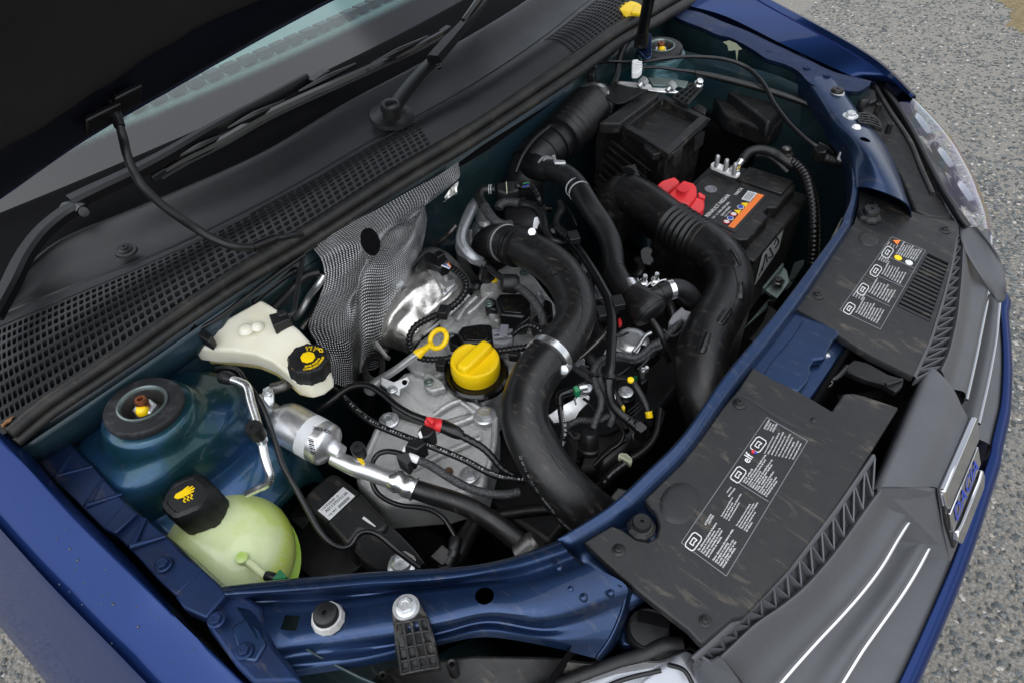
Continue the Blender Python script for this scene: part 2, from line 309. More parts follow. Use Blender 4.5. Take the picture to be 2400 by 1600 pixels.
def sweep(pts, rad, seg=12, rib=None, ds=None, cap=True, flat=1.0):
    """pts world, rad per pt; rib=(period, amplitude fraction)"""
    dense, rr = [], []
    n = len(pts); k = 14
    for i in range((n-1)*k+1):
        u = i/k; dense.append(crs(pts, u)); j = min(int(u), n-2); rr.append(rad[j]+(rad[j+1]-rad[j])*(u-j))
    L = [0]
    for a, b in zip(dense, dense[1:]): L.append(L[-1]+(b-a).length)
    T = L[-1]
    if rib: ds = rib[0]/6
    elif ds is None: ds = max(min(rad)*.45, T/70)
    m_ = max(int(T/ds), 3); out = []
    j = 0
    for i in range(m_+1):
        s = T*i/m_
        while j < len(L)-2 and L[j+1] < s: j += 1
        t = (s-L[j])/max(L[j+1]-L[j], 1e-9)
        r = rr[j]+(rr[j+1]-rr[j])*t
        if rib: r *= 1+rib[1]*math.cos(2*math.pi*s/rib[0])
        out.append((dense[j].lerp(dense[j+1], t), r))
    vv, ff = [], []
    nrm = None
    for i, (p, r) in enumerate(out):
        t = (out[min(i+1, m_)][0]-out[max(i-1, 0)][0]).normalized()
        if nrm is None:
            nrm = t.orthogonal().normalized() if flat == 1 else (V((0,0,1))-t*t.z).normalized()
        nrm = (nrm-t*nrm.dot(t)).normalized(); bn = t.cross(nrm)
        for a in range(seg):
            an = 2*math.pi*a/seg; vv.append(p+nrm*math.cos(an)*r*flat+bn*math.sin(an)*r)
    for i in range(m_):
        for a in range(seg):
            b = (a+1) % seg; ff.append((i*seg+a, i*seg+b, (i+1)*seg+b, (i+1)*seg+a))
    if cap:
        ff.append(tuple(range(seg-1, -1, -1))); ff.append(tuple(m_*seg+a for a in range(seg)))
    return vv, ff
def ribbon(P, hw, th, n=30):
    """flat bar: half width hw per point, thickness th"""
    vv, ff = [], []
    for i in range(n+1):
        u = (len(P)-1)*i/n; a = crs(P, u); t = (crs(P, u+.02)-crs(P, u-.02)).normalized(); j = min(int(u), len(P)-2); h = hw[j]+(hw[j+1]-hw[j])*(u-j)
        s = V((-t.y, t.x, 0)).normalized(); up = t.cross(s); up = up if up.z > 0 else -up
        vv += [a+s*h-up*th, a+s*h+up*th*.4, a+s*h*.6+up*th, a-s*h*.6+up*th, a-s*h+up*th*.4, a-s*h-up*th]
    for i in range(n):
        for k in range(6): l = (k+1) % 6; ff.append((i*6+k, i*6+l, (i+1)*6+l, (i+1)*6+k))
    ff += [tuple(range(6)), tuple(n*6+k for k in range(6))]
    return vv, ff
def path(sec, pts, r=None):
    """pts (x, y, z[, rpx]) -> world points and radii"""
    P, Rr = [], []
    for p in pts:
        q = sec(p[0], p[1], p[2]); P.append(q); Rr.append(sec.r(p[3] if len(p) > 3 else r, q))
    return P, Rr
def tube(name, sec, pts, r, m, parent=None, rib=None, seg=12, ds=None, flat=1.0, **kw):
    P, Rr = path(sec, pts, r)
    return mk(name, sweep(P, Rr, seg, rib, ds, flat=flat), m, parent, smooth=60, **kw)
def basis(axis):
    a = V(axis).normalized(); x = a.orthogonal().normalized() if abs(a.z) < .99 else V((1,0,0))
    x = (x-a*x.dot(a)).normalized(); return x, a.cross(x), a
def lathe(c, axis, prof, seg=32, sq=None, ref=None, lobes=None, loop=False, caps=True):
    """prof [(r, h)...]; closed with fans where r = 0"""
    x, y, a = basis(axis)
    if ref is not None: x = (V(ref)-a*V(ref).dot(a)).normalized(); y = a.cross(x)
    vv, ff, rings = [], [], []
    for r, h in prof:
        if r <= 1e-6: vv.append(c+a*h); rings.append([len(vv)-1]); continue
        st = len(vv)
        for i in range(seg):
            an = 2*math.pi*i/seg; k = 1
            if lobes: k = 1+lobes[1]*(1 if math.cos(lobes[0]*an) > lobes[2] else 0)
            cx, sy = math.cos(an), math.sin(an)
            vv.append(c+a*h+(x*cx*(sq or 1)+y*sy)*r*k)
        rings.append(list(range(st, st+seg)))
    for A, B in zip(rings, rings[1:]):
        if len(A) == 1 and len(B) == 1: continue
        for i in range(seg):
            j = (i+1) % seg
            if len(A) == 1: ff.append((A[0], B[i], B[j]))
            elif len(B) == 1: ff.append((A[i], A[j], B[0]))
            else: ff.append((A[i], A[j], B[j], B[i]))
    if loop:
        for i in range(seg): j = (i+1) % seg; ff.append((rings[-1][i], rings[-1][j], rings[0][j], rings[0][i]))
        return vv, ff
    if not caps: return vv, ff
    if len(rings[0]) > 1: ff.append(tuple(rings[0]))
    if len(rings[-1]) > 1: ff.append(tuple(rings[-1]))
    return vv, ff
def obox(c, ex, ey, ez):
    vv = [c+ex*a+ey*b+ez*d for a in (-1,1) for b in (-1,1) for d in (-1,1)]
    return vv, [(0,1,3,2),(4,6,7,5),(0,4,5,1),(2,3,7,6),(0,2,6,4),(1,5,7,3)]
def wbox(x0, x1, y0, y1, z0, z1):
    return obox(V(((x0+x1)/2,(y0+y1)/2,(z0+z1)/2)), V(((x1-x0)/2,0,0)), V((0,(y1-y0)/2,0)), V((0,0,(z1-z0)/2)))
def prismw(top, h, taper=0):
    """top: world points of the upper outline; extruded h downwards"""
    n = len(top); c = sum(top, V())/n
    bot = [p-V((0,0,h))+(p-c)*taper for p in top]
    return list(top)+bot, [tuple(range(n)), tuple(range(2*n-1, n-1, -1))]+[(i, (i+1) % n, n+(i+1) % n, n+i) for i in range(n)]
def prism(sec, pts, z, h, taper=0):
    return prismw([sec(p[0], p[1], p[2] if len(p) > 2 else z) for p in pts], h, taper)
def patch(rows, nu=6, nv=6, disp=None, lin=False):
    """rows of world points -> smooth grid"""
    R_, C_ = len(rows), len(rows[0]); g = []
    NV, NU = (R_-1)*nv+1, (C_-1)*nu+1
    for i in range(NV):
        v_ = i/nv
        k_ = min(int(v_), R_-2); ctrl = [rows[k_][c].lerp(rows[k_+1][c], v_-k_) if lin else crs([rows[r][c] for r in range(R_)], v_) for c in range(C_)]
        for j in range(NU):
            p = crs(ctrl, j/nu)
            if disp: p = p+V(disp(p))
            g.append(p)
    ff = [(i*NU+j, i*NU+j+1, (i+1)*NU+j+1, (i+1)*NU+j) for i in range(NV-1) for j in range(NU-1)]
    return g, ff
def cut(o, vf):
    """cut a shape out of an object for good"""
    me = bpy.data.meshes.new('c'); me.from_pydata(vf[0], [], vf[1]); me.update()
    bm = bmesh.new(); bm.from_mesh(me); bmesh.ops.recalc_face_normals(bm, faces=bm.faces); bm.to_mesh(me); bm.free()
    c = bpy.data.objects.new('c', me); COL.objects.link(c)
    md = o.modifiers.new('b', 'BOOLEAN'); md.object = c; md.operation = 'DIFFERENCE'; md.solver = 'EXACT'
    bpy.context.view_layer.update()
    ev = o.evaluated_get(bpy.context.evaluated_depsgraph_get())
    nm = bpy.data.meshes.new_from_object(ev); old = o.data; o.modifiers.clear(); o.data = nm; nm.name = old.name
    bpy.data.objects.remove(c)
    nm.set_sharp_from_angle(angle=math.radians(38))
_bolt = {}
def bolt(p, r, m, parent, axis=(0,0,1), name='bolt', flange=1.45, h=.8):
    """hexagon flange bolt, r = half width of the head"""
    key = (m, flange, h)
    if key not in _bolt:
        a = lathe(V((0,0,0)), (0,0,1), [(0,0),(flange,0),(flange,.18),(flange*.85,.32),(0,.32)], 20)
        b = lathe(V((0,0,0)), (0,0,1), [(1,.3),(1,h),(.86,h+.16),(.5,h+.16),(.42,h+.06),(0,h+.06)], 6)
        me = bpy.data.meshes.new(name); v_, f_ = join(a, b); me.from_pydata(v_, [], f_); me.update()
        bm = bmesh.new(); bm.from_mesh(me); bmesh.ops.recalc_face_normals(bm, faces=bm.faces); bm.to_mesh(me); bm.free()
        me.polygons.foreach_set('use_smooth', [True]*len(me.polygons)); me.set_sharp_from_angle(angle=math.radians(30))
        me.materials.append(MAT[m]); _bolt[key] = me
    o = bpy.data.objects.new(name, _bolt[key]); COL.objects.link(o); o.location = p; o.scale = (r,r,r)
    o.rotation_euler = V(axis).to_track_quat('Z', 'X').to_euler(); o.parent = parent
    return o
def frame4(o4, i4, h, hi):
    """square frame with a well: outer and inner outlines, outer depth h, well depth hi"""
    dn = lambda q, d: [p-V((0,0,d)) for p in q]
    v_ = o4+i4+dn(i4, hi)+dn(o4, h); ff = []
    for k in range(4):
        l = (k+1) % 4; ff += [(k,l,4+l,4+k), (4+k,4+l,8+l,8+k), (k,l,12+l,12+k)]
    return v_, ff+[(8,9,10,11),(12,13,14,15)]
def screw(p, r, m, parent, axis=(0,0,1), name='screw'):
    """round washer-head screw with a star socket"""
    key = ('scr', m)
    if key not in _bolt:
        v_, f_ = lathe(V((0,0,0)), (0,0,1), [(0,-.1),(1,-.1),(1,.06),(.9,.12),(.55,.2),(.5,.42),(.4,.48),(.24,.48),(.2,.3),(0,.3)], 24)
        me = bpy.data.meshes.new(name); me.from_pydata(v_, [], f_); me.update()
        bm = bmesh.new(); bm.from_mesh(me); bmesh.ops.recalc_face_normals(bm, faces=bm.faces); bm.to_mesh(me); bm.free()
        me.polygons.foreach_set('use_smooth', [True]*len(me.polygons)); me.set_sharp_from_angle(angle=math.radians(35))
        me.materials.append(MAT[m]); _bolt[key] = me
    o = bpy.data.objects.new(name, _bolt[key]); COL.objects.link(o); o.location = p; o.scale = (r,r,r)
    o.rotation_euler = V(axis).to_track_quat('Z', 'X').to_euler(); o.parent = parent
    return o
def textmesh(s, O, X, N, width=None, size=None, lift=.0004):
    """lettering as flat faces: O origin, X baseline direction, N surface normal"""
    cu = bpy.data.curves.new('t', 'FONT'); cu.body = s; cu.size = 1; cu.resolution_u = 2; cu.fill_mode = 'FRONT'; cu.offset = .014
    ob = bpy.data.objects.new('t', cu); COL.objects.link(ob); bpy.context.view_layer.update()
    me = bpy.data.meshes.new_from_object(ob.evaluated_get(bpy.context.evaluated_depsgraph_get()))
    vv = [v_.co.copy() for v_ in me.vertices]; ff = [tuple(p.vertices) for p in me.polygons]
    bpy.data.objects.remove(ob); bpy.data.curves.remove(cu); bpy.data.meshes.remove(me)
    if not vv: return [], []
    wd = max(v_.x for v_ in vv); k = size if size else width/wd
    X = V(X).normalized(); N = V(N).normalized(); X = (X-N*X.dot(N)).normalized(); Y = N.cross(X)
    return [O+X*v_.x*k+Y*v_.y*k+N*lift for v_ in vv], ff
def on_tube(P, Rr, sec, x, y):
    """where the line of sight through a traced point meets a tube; point and surface normal"""
    n = len(P); D = [(crs(P, i/8), Rr[min(int(i/8), n-2)]+(Rr[min(int(i/8), n-2)+1]-Rr[min(int(i/8), n-2)])*(i/8-min(int(i/8), n-2))) for i in range((n-1)*8+1)]
    d = (sec(x, y, .5)-CAM).normalized(); best = None
    t = .3
    while t < 2.2:
        q = CAM+d*t
        for c_, r_ in D:
            if (q-c_).length < r_: return q, (q-c_).normalized()
        m_ = min((q-c_).length-r_ for c_, r_ in D)
        if best is None or m_ < best[0]: best = (m_, q)
        t += max(m_*.5, .0008)
    c_ = min(D, key=lambda k: (best[1]-k[0]).length)[0]; return best[1], (best[1]-c_).normalized()
def quadw(a, b, c, d, lift=0): 
    n = (b-a).cross(d-a).normalized()
    if n.z < 0: n = -n
    return [p+n*lift for p in (a,b,c,d)], [(0,1,2,3)]
# ================================================================== ground
def sheet(name, pts, m, kind='structure'):
    return tag(mk(name, ([V(p) for p in pts], [tuple(range(len(pts)))]), m, smooth=0), kind=kind)
sheet('road', [(-40,-40,0),(40,-40,0),(40,40,0),(-40,40,0)], 'asphalt')
a, b = W(2318,0,0), W(2400,78,0); dv = (b-a).normalized(); nv = V((dv.y,-dv.x,0)); nv = nv if nv.y > 0 else -nv
def verge():
    rows = []
    for k, off in enumerate((0, .03, .08, .3, 1.2, 20)):
        rows.append([a+dv*t+nv*(off+(.09*noise.noise(V((t*4,k*.3,0)))+.05*noise.noise(V((t*13,k*.3,3))) if k < 3 else 0))+V((0,0,(-.002,.004,.010,.02,.03,.03)[k]))
                     for t in [-20,-6,-3]+[-2+i*.06 for i in range(70)]+[3,6,20]])
    return patch(rows, 1, 1)
tag(mk('verge', verge(), 'verge', smooth=60), kind='structure')
def chips():
    rng = np.random.default_rng(3); vv, ff = [], []
    base = np.array([[0,0,1],[1,0,.25],[.3,.95,.3],[-.8,.6,.25],[-.8,-.6,.3],[.3,-.95,.25],[.6,.3,-.6],[-.5,.4,-.6],[0,-.7,-.6]])
    fb = [(0,1,2),(0,2,3),(0,3,4),(0,4,5),(0,5,1),(1,6,2),(2,6,7),(2,7,3),(3,7,4),(4,7,8),(4,8,5),(5,8,1),(1,8,6)]
    n = 0
    def put(cnt, x0, x1, y0, y1, rmin, rmax):
        nonlocal n
        for _ in range(cnt):
            x, y = rng.uniform(x0, x1), rng.uniform(y0, y1)
            if (V((x,y,0))-a).dot(nv) > rng.exponential(.06): continue
            if noise.noise(V((x*9,y*9,1))) < -.34 and rng.random() < .55: continue
            r = rng.uniform(rmin, rmax)*(1.25 if rng.random() < .12 else 1); an = rng.uniform(0, 6.28); c, s = math.cos(an), math.sin(an)
            p = base*(1+rng.uniform(-.3,.3,base.shape)); p = p*np.array([1.25,.8,.55])*r
            q = np.stack([p[:,0]*c-p[:,1]*s+x, p[:,0]*s+p[:,1]*c+y, p[:,2]+r*.10], 1)
            vv.extend(map(tuple, q)); ff.extend([tuple(i+n for i in f) for f in fb]); n += len(base)
    put(15000, .5, 1.9, -.5, 1.4, .0030, .0066)
    put(15000, -.6, .9, .75, 2.2, .0035, .0068)
    put(36000, -.6, 2.6, 1.2, 4.4, .0042, .0075)
    put(3500, -1.1, .1, -1.25, -.8, .0032, .006)
    return vv, ff
tag(mk('road_chippings', chips(), 'stone', smooth=0), 'grey stone chippings set in the pale road surface', 'gravel', kind='stuff')

# ================================================================== car body
car = thing('car', 'dark blue car body with open engine bay, fenders and blue inner panels', 'car')
def rowpx(sec, pts): return [sec(*p) for p in pts]
# --- fender next to the coolant tank
A = [(-250,-340,.925),(80,0,.905),(500,440,.885),(740,680,.872),(1000,930,.86),(1200,1130,.848),(1650,1568,.825),(2000,1900,.80)]
B = [(-500,-250,.905),(-150,150,.886),(180,570,.866),(390,850,.853),(650,1130,.841),(850,1345,.829),(1250,1790,.805),(1600,2150,.78)]
Cc = [(-900,200,.66),(-450,640,.64),(-180,960,.62),(0,1180,.61),(160,1370,.60),(320,1568,.59),(650,1950,.57),(1000,2350,.55)]
G = [(-150,-420,.905),(250,110,.890),(620,480,.870),(840,700,.858),(1090,970,.846),(1290,1190,.834),(1700,1560,.81),(2060,1890,.785)]
rA, rB, rC, rG = (rowpx(S7, q) for q in (A, B, Cc, G))
rB = [p+V((0,-.047,-.019)) for p in rA]
rM = [p.lerp(q, .5)+V((0,0,.002)) for p, q in zip(rA, rB)]
rB2 = [p+V((0,-.008,-.016)) for p in rB]
rD = [p+V((-.01,.03,-.05)) for p in rC]; rE = [p+V((0,.035,-.10)) for p in rC]
rG2 = [p+V((0,.004,-.03)) for p in rG]
rA2 = [p.lerp(q, .5)+V((0,0,.004)) for p, q in zip(rG, rA)]
fnd = mk('fender', patch([rG2, rG, rA2, rA, rM, rB, rB2, rC, rD, rE], 6, 4), 'paint', car, smooth=70, solid=.0012)
dv, df = [], []
for k in range(46):                                # rain drops left on the shoulder
    u = random.uniform(.6, 5.6); t = random.uniform(.05, 1.0); q = crs(rA, u).lerp(crs(rM, u), min(t*2,1)).lerp(crs(rB, u), max(0,t*2-1))
    n_ = (crs(rB, u)-crs(rA, u)).cross(crs(rA, u+.1)-crs(rA, u)).normalized(); n_ = n_ if n_.z > 0 else -n_
    r_ = random.choice((.0006,.0008,.001,.0015)); v_, f_ = lathe(q+n_*.0004, n_, [(r_,-.001),(r_,0),(r_*.7,r_*.3),(0,r_*.4)], 10); df += [tuple(i+len(dv) for i in g_) for g_ in f_]; dv += v_
tag(mk('water_drops', (dv, df), 'water', fnd, smooth=60), kind='stuff')
# crease that runs along the fender side
# --- inner rail: stepped sheet metal with ribs and bolts
rail = mk('inner_rail', prism(S7, [(-260,-420),(330,-190),(440,-130),(560,0),(640,70),(710,155),(870,330),(715,510),(590,385),(400,195),(200,0)], .848, .03), 'paint_rail', car, bevel=.0015)
mk('rail_strap', prism(S7, [(862,322),(945,395),(790,540),(705,505)], .852, .02), 'paint_rail', rail, bevel=.0015)
mk('rail_plate', prism(S7, [(940,395),(1000,430),(1160,570),(1270,690),(1350,750),(1400,790),(1210,965),(1080,850),(900,650),(780,535)], .846, .03), 'paint_rail', rail, bevel=.0015)
mk('rail_strap', prism(S7, [(1392,780),(1520,900),(1560,950),(1420,1120),(1260,1050),(1200,968)], .848, .02), 'paint_rail', rail, bevel=.002)
for q in (((490,0),(395,148),(640,78)), ((710,160),(600,350),(840,268)), ((1000,435),(905,630),(1140,558))):
    P = [S7(*p, .8475) for p in q]
    mk('rib', join(sweep([P[0], P[0].lerp(P[1], .5), P[1]], [.002,.003,.004], 8), sweep([P[1], P[1].lerp(P[2], .5), P[2]], [.004,.003,.002], 8)), 'paint_rail', rail, smooth=60)
for x, y, z in ((320,-37,.849),(1125,752,.848),(1490,1132,.846),(1682,1345,.842)):
    p = S7(x, y, z); bolt(p, S7.r(42, p), 'paint_rail', rail)
# gutter under the fender edge and dark void below it
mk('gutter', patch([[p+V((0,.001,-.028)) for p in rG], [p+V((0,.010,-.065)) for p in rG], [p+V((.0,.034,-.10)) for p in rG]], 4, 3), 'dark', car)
# --- inner wing walls
wl = [S7(x, y, .835) for x, y in ((-300,-420),(440,-130),(870,330),(1160,570),(1520,900))]+[V((.33,-.60,.82)), V((.45,-.56,.80))]
mk('inner_wing', patch([wl, [p+V((0,.008,-.06)) for p in wl], [p+V((0,.02,-.2)) for p in wl], [p+V((0,.05,-.45)) for p in wl]], 3, 3), 'primer', car, smooth=60, solid=.002)
wr = [V((p.x, -p.y-.005, p.z+.02)) for p in wl]
mk('inner_wing', patch([wr, [p+V((0,-.008,-.06)) for p in wr], [p+V((0,-.02,-.2)) for p in wr], [p+V((0,-.05,-.45)) for p in wr]], 3, 3), 'primer', car, smooth=60, solid=.002)
# floor of the side wells
mk('well_floor', patch([[V((x,-.62,.66-.1*max(0,x)+.0)) for x in (-.08,.05,.2,.4)], [V((x,-.5,.62-.1*max(0,x))) for x in (-.08,.05,.2,.4)], [V((x,-.42,.5)) for x in (-.08,.05,.2,.4)]], 3, 3), 'primer', car, smooth=60, solid=.002)
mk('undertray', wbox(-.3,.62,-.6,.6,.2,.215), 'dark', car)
# --- strut towers
def tower(y, far):
    c = V((-.004, y, .872)); sg = 1 if y < 0 else -1; ax_ = (.03, .06*sg, 1)
    vt, ft = lathe(c, (0,0,1), [(.024,-.04),(.03,0),(.046,.001),(.050,-.004),(.056,-.018),(.066,-.028),(.086,-.034),(.100,-.044),(.110,-.066),(.118,-.10),(.124,-.17),(.13,-.32),(.135,-.47)], 56)
    for q in vt:                                   # the tower's front is cut back towards the bulkhead
        dx, dy = q.x-c.x, q.y-c.y; r_ = math.hypot(dx, dy)
        if r_ > .05 and dx > 0: k = (.05+(r_-.05)*(1-.80*dx/r_))/r_; q.x, q.y = c.x+dx*k, c.y+dy*(.5+.5*k)
    t = mk('strut_tower', (vt, ft), 'tower', car, smooth=70)
    mk('mount_rubber', lathe(c, ax_, [(.020,.0),(.040,.0),(.0415,.002),(.0418,.009),(.040,.0115),(.0265,.0125),(.0245,.011),(.022,.004)], 48, loop=True), 'rubber_dusty', t, smooth=40)
    mk('cup', lathe(c, ax_, [(.0262,.010),(.0265,.0145),(.0245,.0152),(.0225,.012),(.0222,.004)], 40, loop=True), 'zinc_green', t, smooth=50)
    mk('bowl', lathe(c, ax_, [(.0228,.0125),(.0205,.002),(.017,-.008),(0,-.010)], 40, caps=False), 'steel_dark', t, smooth=60)
    mk('nut', lathe(c, ax_, [(.0125,-.006),(.0125,.006),(.0105,.008),(0,.008)], 6), 'zinc', t, smooth=20)
    mk('stud', lathe(c, ax_, [(.0066,.006),(.0066,.012),(.0071,.013),(.0066,.0145),(.0071,.016),(.0066,.0175),(.006,.020),(.003,.020),(.0028,.016),(0,.016)], 16), 'copper', t)
    mk('paint_mark', lathe(c+V((.0045,-.0045,0)), ax_, [(.007,.006),(.0068,.010),(.0045,.014),(0,.0145)], 10), 'yellow', t, smooth=60)
tower(-.552, 0); tower(.556, 1)
# platform in front of the tower and the lower shelf
mk('wing_shelf', patch([[V((-.09,-.63,.79)),V((.05,-.63,.785)),V((.12,-.63,.75))],[V((-.09,-.52,.79)),V((.06,-.53,.785)),V((.12,-.53,.74))],[V((-.09,-.46,.77)),V((.07,-.45,.76)),V((.10,-.45,.70))],[V((-.09,-.43,.6)),V((.08,-.43,.6)),V((.10,-.43,.55))]], 6, 6), 'tower', car, smooth=70, solid=.002)
mk('wing_shelf', patch([[V((-.09,.64,.79)),V((.05,.64,.77)),V((.10,.64,.70))],[V((-.09,.52,.79)),V((.06,.53,.77)),V((.10,.53,.70))],[V((-.09,.46,.77)),V((.07,.45,.74)),V((.09,.45,.66))],[V((-.09,.43,.6)),V((.08,.43,.6)),V((.09,.43,.5))]], 6, 6), 'tower', car, smooth=70, solid=.002)
# bulkhead
mk('bulkhead', patch([[V((-.075,y,z)) for y in (-.70,-.4,0,.4,.72)] for z in (.895,.75,.6,.35)], 2, 2), 'primer', car, solid=.003)
# sloping blue-green wall between the seal and the near tower
mk('bulkhead_side', patch([[S4(x,y,z) for x,y,z in q] for q in (((130,1520,.885),(640,1180,.885),(1150,830,.885),(1700,440,.885)), ((230,1600,.86),(700,1330,.85),(1130,1020,.85),(1500,740,.86)), ((300,1640,.80),(760,1400,.79),(1150,1080,.79),(1500,820,.80)))], 5, 4), 'primer', car, smooth=70, solid=.002)
# --- blue bridge panel over the near headlamp
E0 = [(-830,900),(-270,840),(150,805),(400,790),(690,775),(950,748),(1200,690),(1490,585)]
R1 = [(-800,960),(-270,925),(150,885),(400,872),(690,850),(950,815),(1220,755),(1550,650)]
G1 = [(-760,1010),(-270,990),(150,955),(400,930),(690,895),(960,860),(1270,815),(1610,700)]
P1 = [(-700,1070),(-300,1045),(150,1010),(420,965),(720,935),(990,905),(1330,880),(1720,765)]
P2 = [(-560,1300),(-330,1270),(150,1225),(420,1195),(720,1140),(1020,1080),(1430,1090),(1960,895)]
G2 = [(-480,1400),(-300,1370),(150,1325),(420,1285),(720,1205),(1020,1140),(1450,1190),(1925,1050)]
R2 = [(-420,1460),(-270,1445),(150,1390),(420,1330),(720,1260),(1010,1200),(1430,1260),(1840,1250)]
E2 = [(-380,1530),(-270,1515),(150,1450),(420,1385),(700,1300),(1000,1250),(1400,1310),(1740,1395)]
zb = [.004,.003,.002,0,0,-.001,-.003,-.006]
def rz(row, z, dz=None): return [S8(x, y, z+zb[i]+(dz[i] if dz else 0)) for i, (x, y) in enumerate(row)]
rows = [[p+V((-.002,0,-.028)) for p in rz(E0, .838)], rz(E0, .838), rz(R1, .845), rz(G1, .825, [0,0,0,0,0,.003,.008,.009]),
        rz(P1, .836, [0,-.011,-.006,0,0,0,.002,.002]), rz(P2, .836, [0,-.011,-.006,0,0,0,-.001,-.002]),
        rz(G2, .814, [.004,.002,0,0,0,0,0,.004]), rz(R2, .817, [0,0,0,0,0,0,-.002,-.014]), rz(E2, .808, [0,0,0,0,0,0,-.004,-.02])]
br = mk('headlamp_bridge', patch(rows, 7, 5), 'paint_thin', car, smooth=70, solid=.0018)
p = S8(985, 965, .836); cut(br, lathe(p, (0,0,1), [(S8.r(66,p),-.05),(S8.r(66,p),.05)], 28))
p = S7(1985, 1130, .836); e = S7.r(52, p)
cut(br, obox(p, V((.80,.6,0))*e, V((-.6,.80,0))*e, V((0,0,.05))))
for x, y, r in ((1500,775,24),(1578,920,24),(1668,975,30),(1855,945,26)):
    p = S8(x, y, .833); mk('weld_dimple', lathe(p, (0,0,1), [(S8.r(r,p),-.004),(S8.r(r,p)*.9,.0012),(S8.r(r,p)*.5,.0022),(0,.0024)], 18), 'paint_thin', br, smooth=70)
mk('bridge_end', patch([[S8(1955,900,.827), S8(1930,1050,.812), S8(1845,1250,.797), S8(1745,1395,.782)], [S8(1995,930,.81), S8(1955,1090,.795), S8(1870,1290,.78), S8(1770,1410,.768)], [S8(2000,960,.76), S8(1960,1110,.75), S8(1880,1310,.74), S8(1775,1420,.73)]], 5, 4), 'paint_thin', br, smooth=70, solid=.0015)
mk('joint_line', sweep([S8(1555,655,.8385), S8(1640,735,.832), S8(1760,820,.829), S8(1930,905,.829)], [.0006]*4, 5), 'dark', br)
mk('bridge_flange', prism(S8, [(1925,1085,.79),(1955,1140,.785),(1850,1345,.775),(1780,1360,.775)], .8, .006), 'paint_thin', br, bevel=.002)
mk('corner_plate', prism(S7, [(1500,905),(1700,960),(1810,1040),(1830,1180),(1890,1310),(2000,1440),(2075,1560),(1740,1570),(1620,1450),(1420,1180),(1440,1080)], .8375, .02), 'paint_rail', br, bevel=.004, seg=3)
mk('corner_tab', prism(S7, [(1590,1180),(1690,1120),(1790,1190),(1830,1300),(1760,1420),(1650,1400)], .8405, .006), 'paint_thin', br, bevel=.002)
# --- front crossmember
I_ = [S8(1480,580,.832), S8(1840,350,.831), S8(2100,110,.831), S6(0,1425,.831), S6(270,1040,.831), S6(560,690,.831), S6(760,435,.831), S6(1000,110,.832), S6(1080,0,.833), S3(1105,1500,.836), S3(1150,1390,.838), S3(1165,1230,.842), S3(1130,960,.85)]
O_ = [S8(1545,640,.830), S8(1930,400,.829), S8(2160,190,.829), S6(60,1500,.829), S6(345,1095,.829), S6(625,745,.829), S6(830,470,.829), S6(1060,130,.830), S6(1140,10,.831), S3(1160,1530,.834), S3(1195,1400,.836), S3(1210,1260,.840), S3(1180,950,.849)]
C1_ = [p.lerp(q, .5)+V((0,0,.003)) for p, q in zip(I_, O_)]
gv = [(q-p).normalized() for p, q in zip(I_, O_)]
def gdn(q, dx, dz): return V((q.x+dx, q.y, min(q.z-dz, .8785-.115*(q.x+dx)-.015)))
g1 = [gdn(q,.008,.012) for q in O_]; g2 = [gdn(q,.028,.014) for q in O_]; g3 = [gdn(q,.070,.018) for q in O_]; g4 = [gdn(q,.073,.045) for q in O_]
cm = mk('front_crossmember', patch([[p+V((-.001,0,-.03)) for p in I_], I_, C1_, O_, g1, g2, g3, g4], 5, 4), 'paint_thin', car, smooth=70, solid=.0015)
# plate between the two covers, with its wavy opening for the catch
mk('catch_plate', prism(S6, [(850,455),(1090,730),(1040,775),(1010,830),(980,900),(905,910),(880,960),(885,1000),(860,1060),(800,1130),(600,1090),(420,1000)], .8165, .012), 'paint_thin', cm, bevel=.003, seg=3)
mk('plate_crease', sweep([S6(x,y,.8162) for x,y in ((830,650),(760,760),(640,900),(570,1000))], [.0012]*4, 6), 'paint_rail', cm, smooth=60)
# --- far bridge panel
fb = [[(800,500,.868),(900,610,.865),(1040,830,.86),(1150,1010,.855),(1205,1290,.845)], [(930,490,.872),(1030,650,.87),(1160,850,.866),(1300,1060,.869),(1400,1330,.852)], [(1060,560,.866),(1120,640,.862),(1230,800,.855),(1420,1040,.845),(1560,1420,.838)]]
fbr = [rowpx(S3, q) for q in fb]
fbr = [[p+V((-.002,-.002,-.03)) for p in fbr[0]]]+fbr+[[p+V((.012,.012,-.035)) for p in fbr[2]]]
bf = mk('headlamp_bridge', patch(fbr, 7, 6), 'paint_thin', car, smooth=70, solid=.0015)
p = S3(1255, 970, .866); cut(bf, lathe(p, (0,0,1), [(S3.r(36,p),-.05),(S3.r(36,p),.05)], 24))
ff_lo = [(-250,20,.892),(0,140,.888),(130,190,.886),(240,240,.884),(340,265,.882),(480,340,.88),(570,400,.878),(660,430,.876),(720,450,.875),(800,495,.873),(880,575,.87),(1000,605,.868),(1200,632,.866),(1290,585,.866)]
ff_hi = [(-250,-60,.897),(0,55,.893),(130,90,.891),(300,160,.889),(420,205,.887),(520,250,.885),(620,300,.883),(720,345,.881),(800,385,.879),(880,420,.877),(980,470,.874),(1070,505,.872),(1180,530,.87),(1300,560,.868)]
rl = [S3(x,y,z) for x,y,z in ff_lo]; rh = [S3(x,y,z) for x,y,z in ff_hi]
fl = mk('inner_rail', patch([[p+V((0,.002,-.008)) for p in rl], rl, rh, [q+V((0,.02,-.012)) for q in rh]], 4, 3, lin=True), 'paint_rail', car, smooth=50, solid=.0015)
for x, y in ((20,105),(595,370),(850,485),(990,538)):
    p = S3(x, y, .884-.000016*x); bolt(p, S3.r(26,p), 'paint_rail', fl)
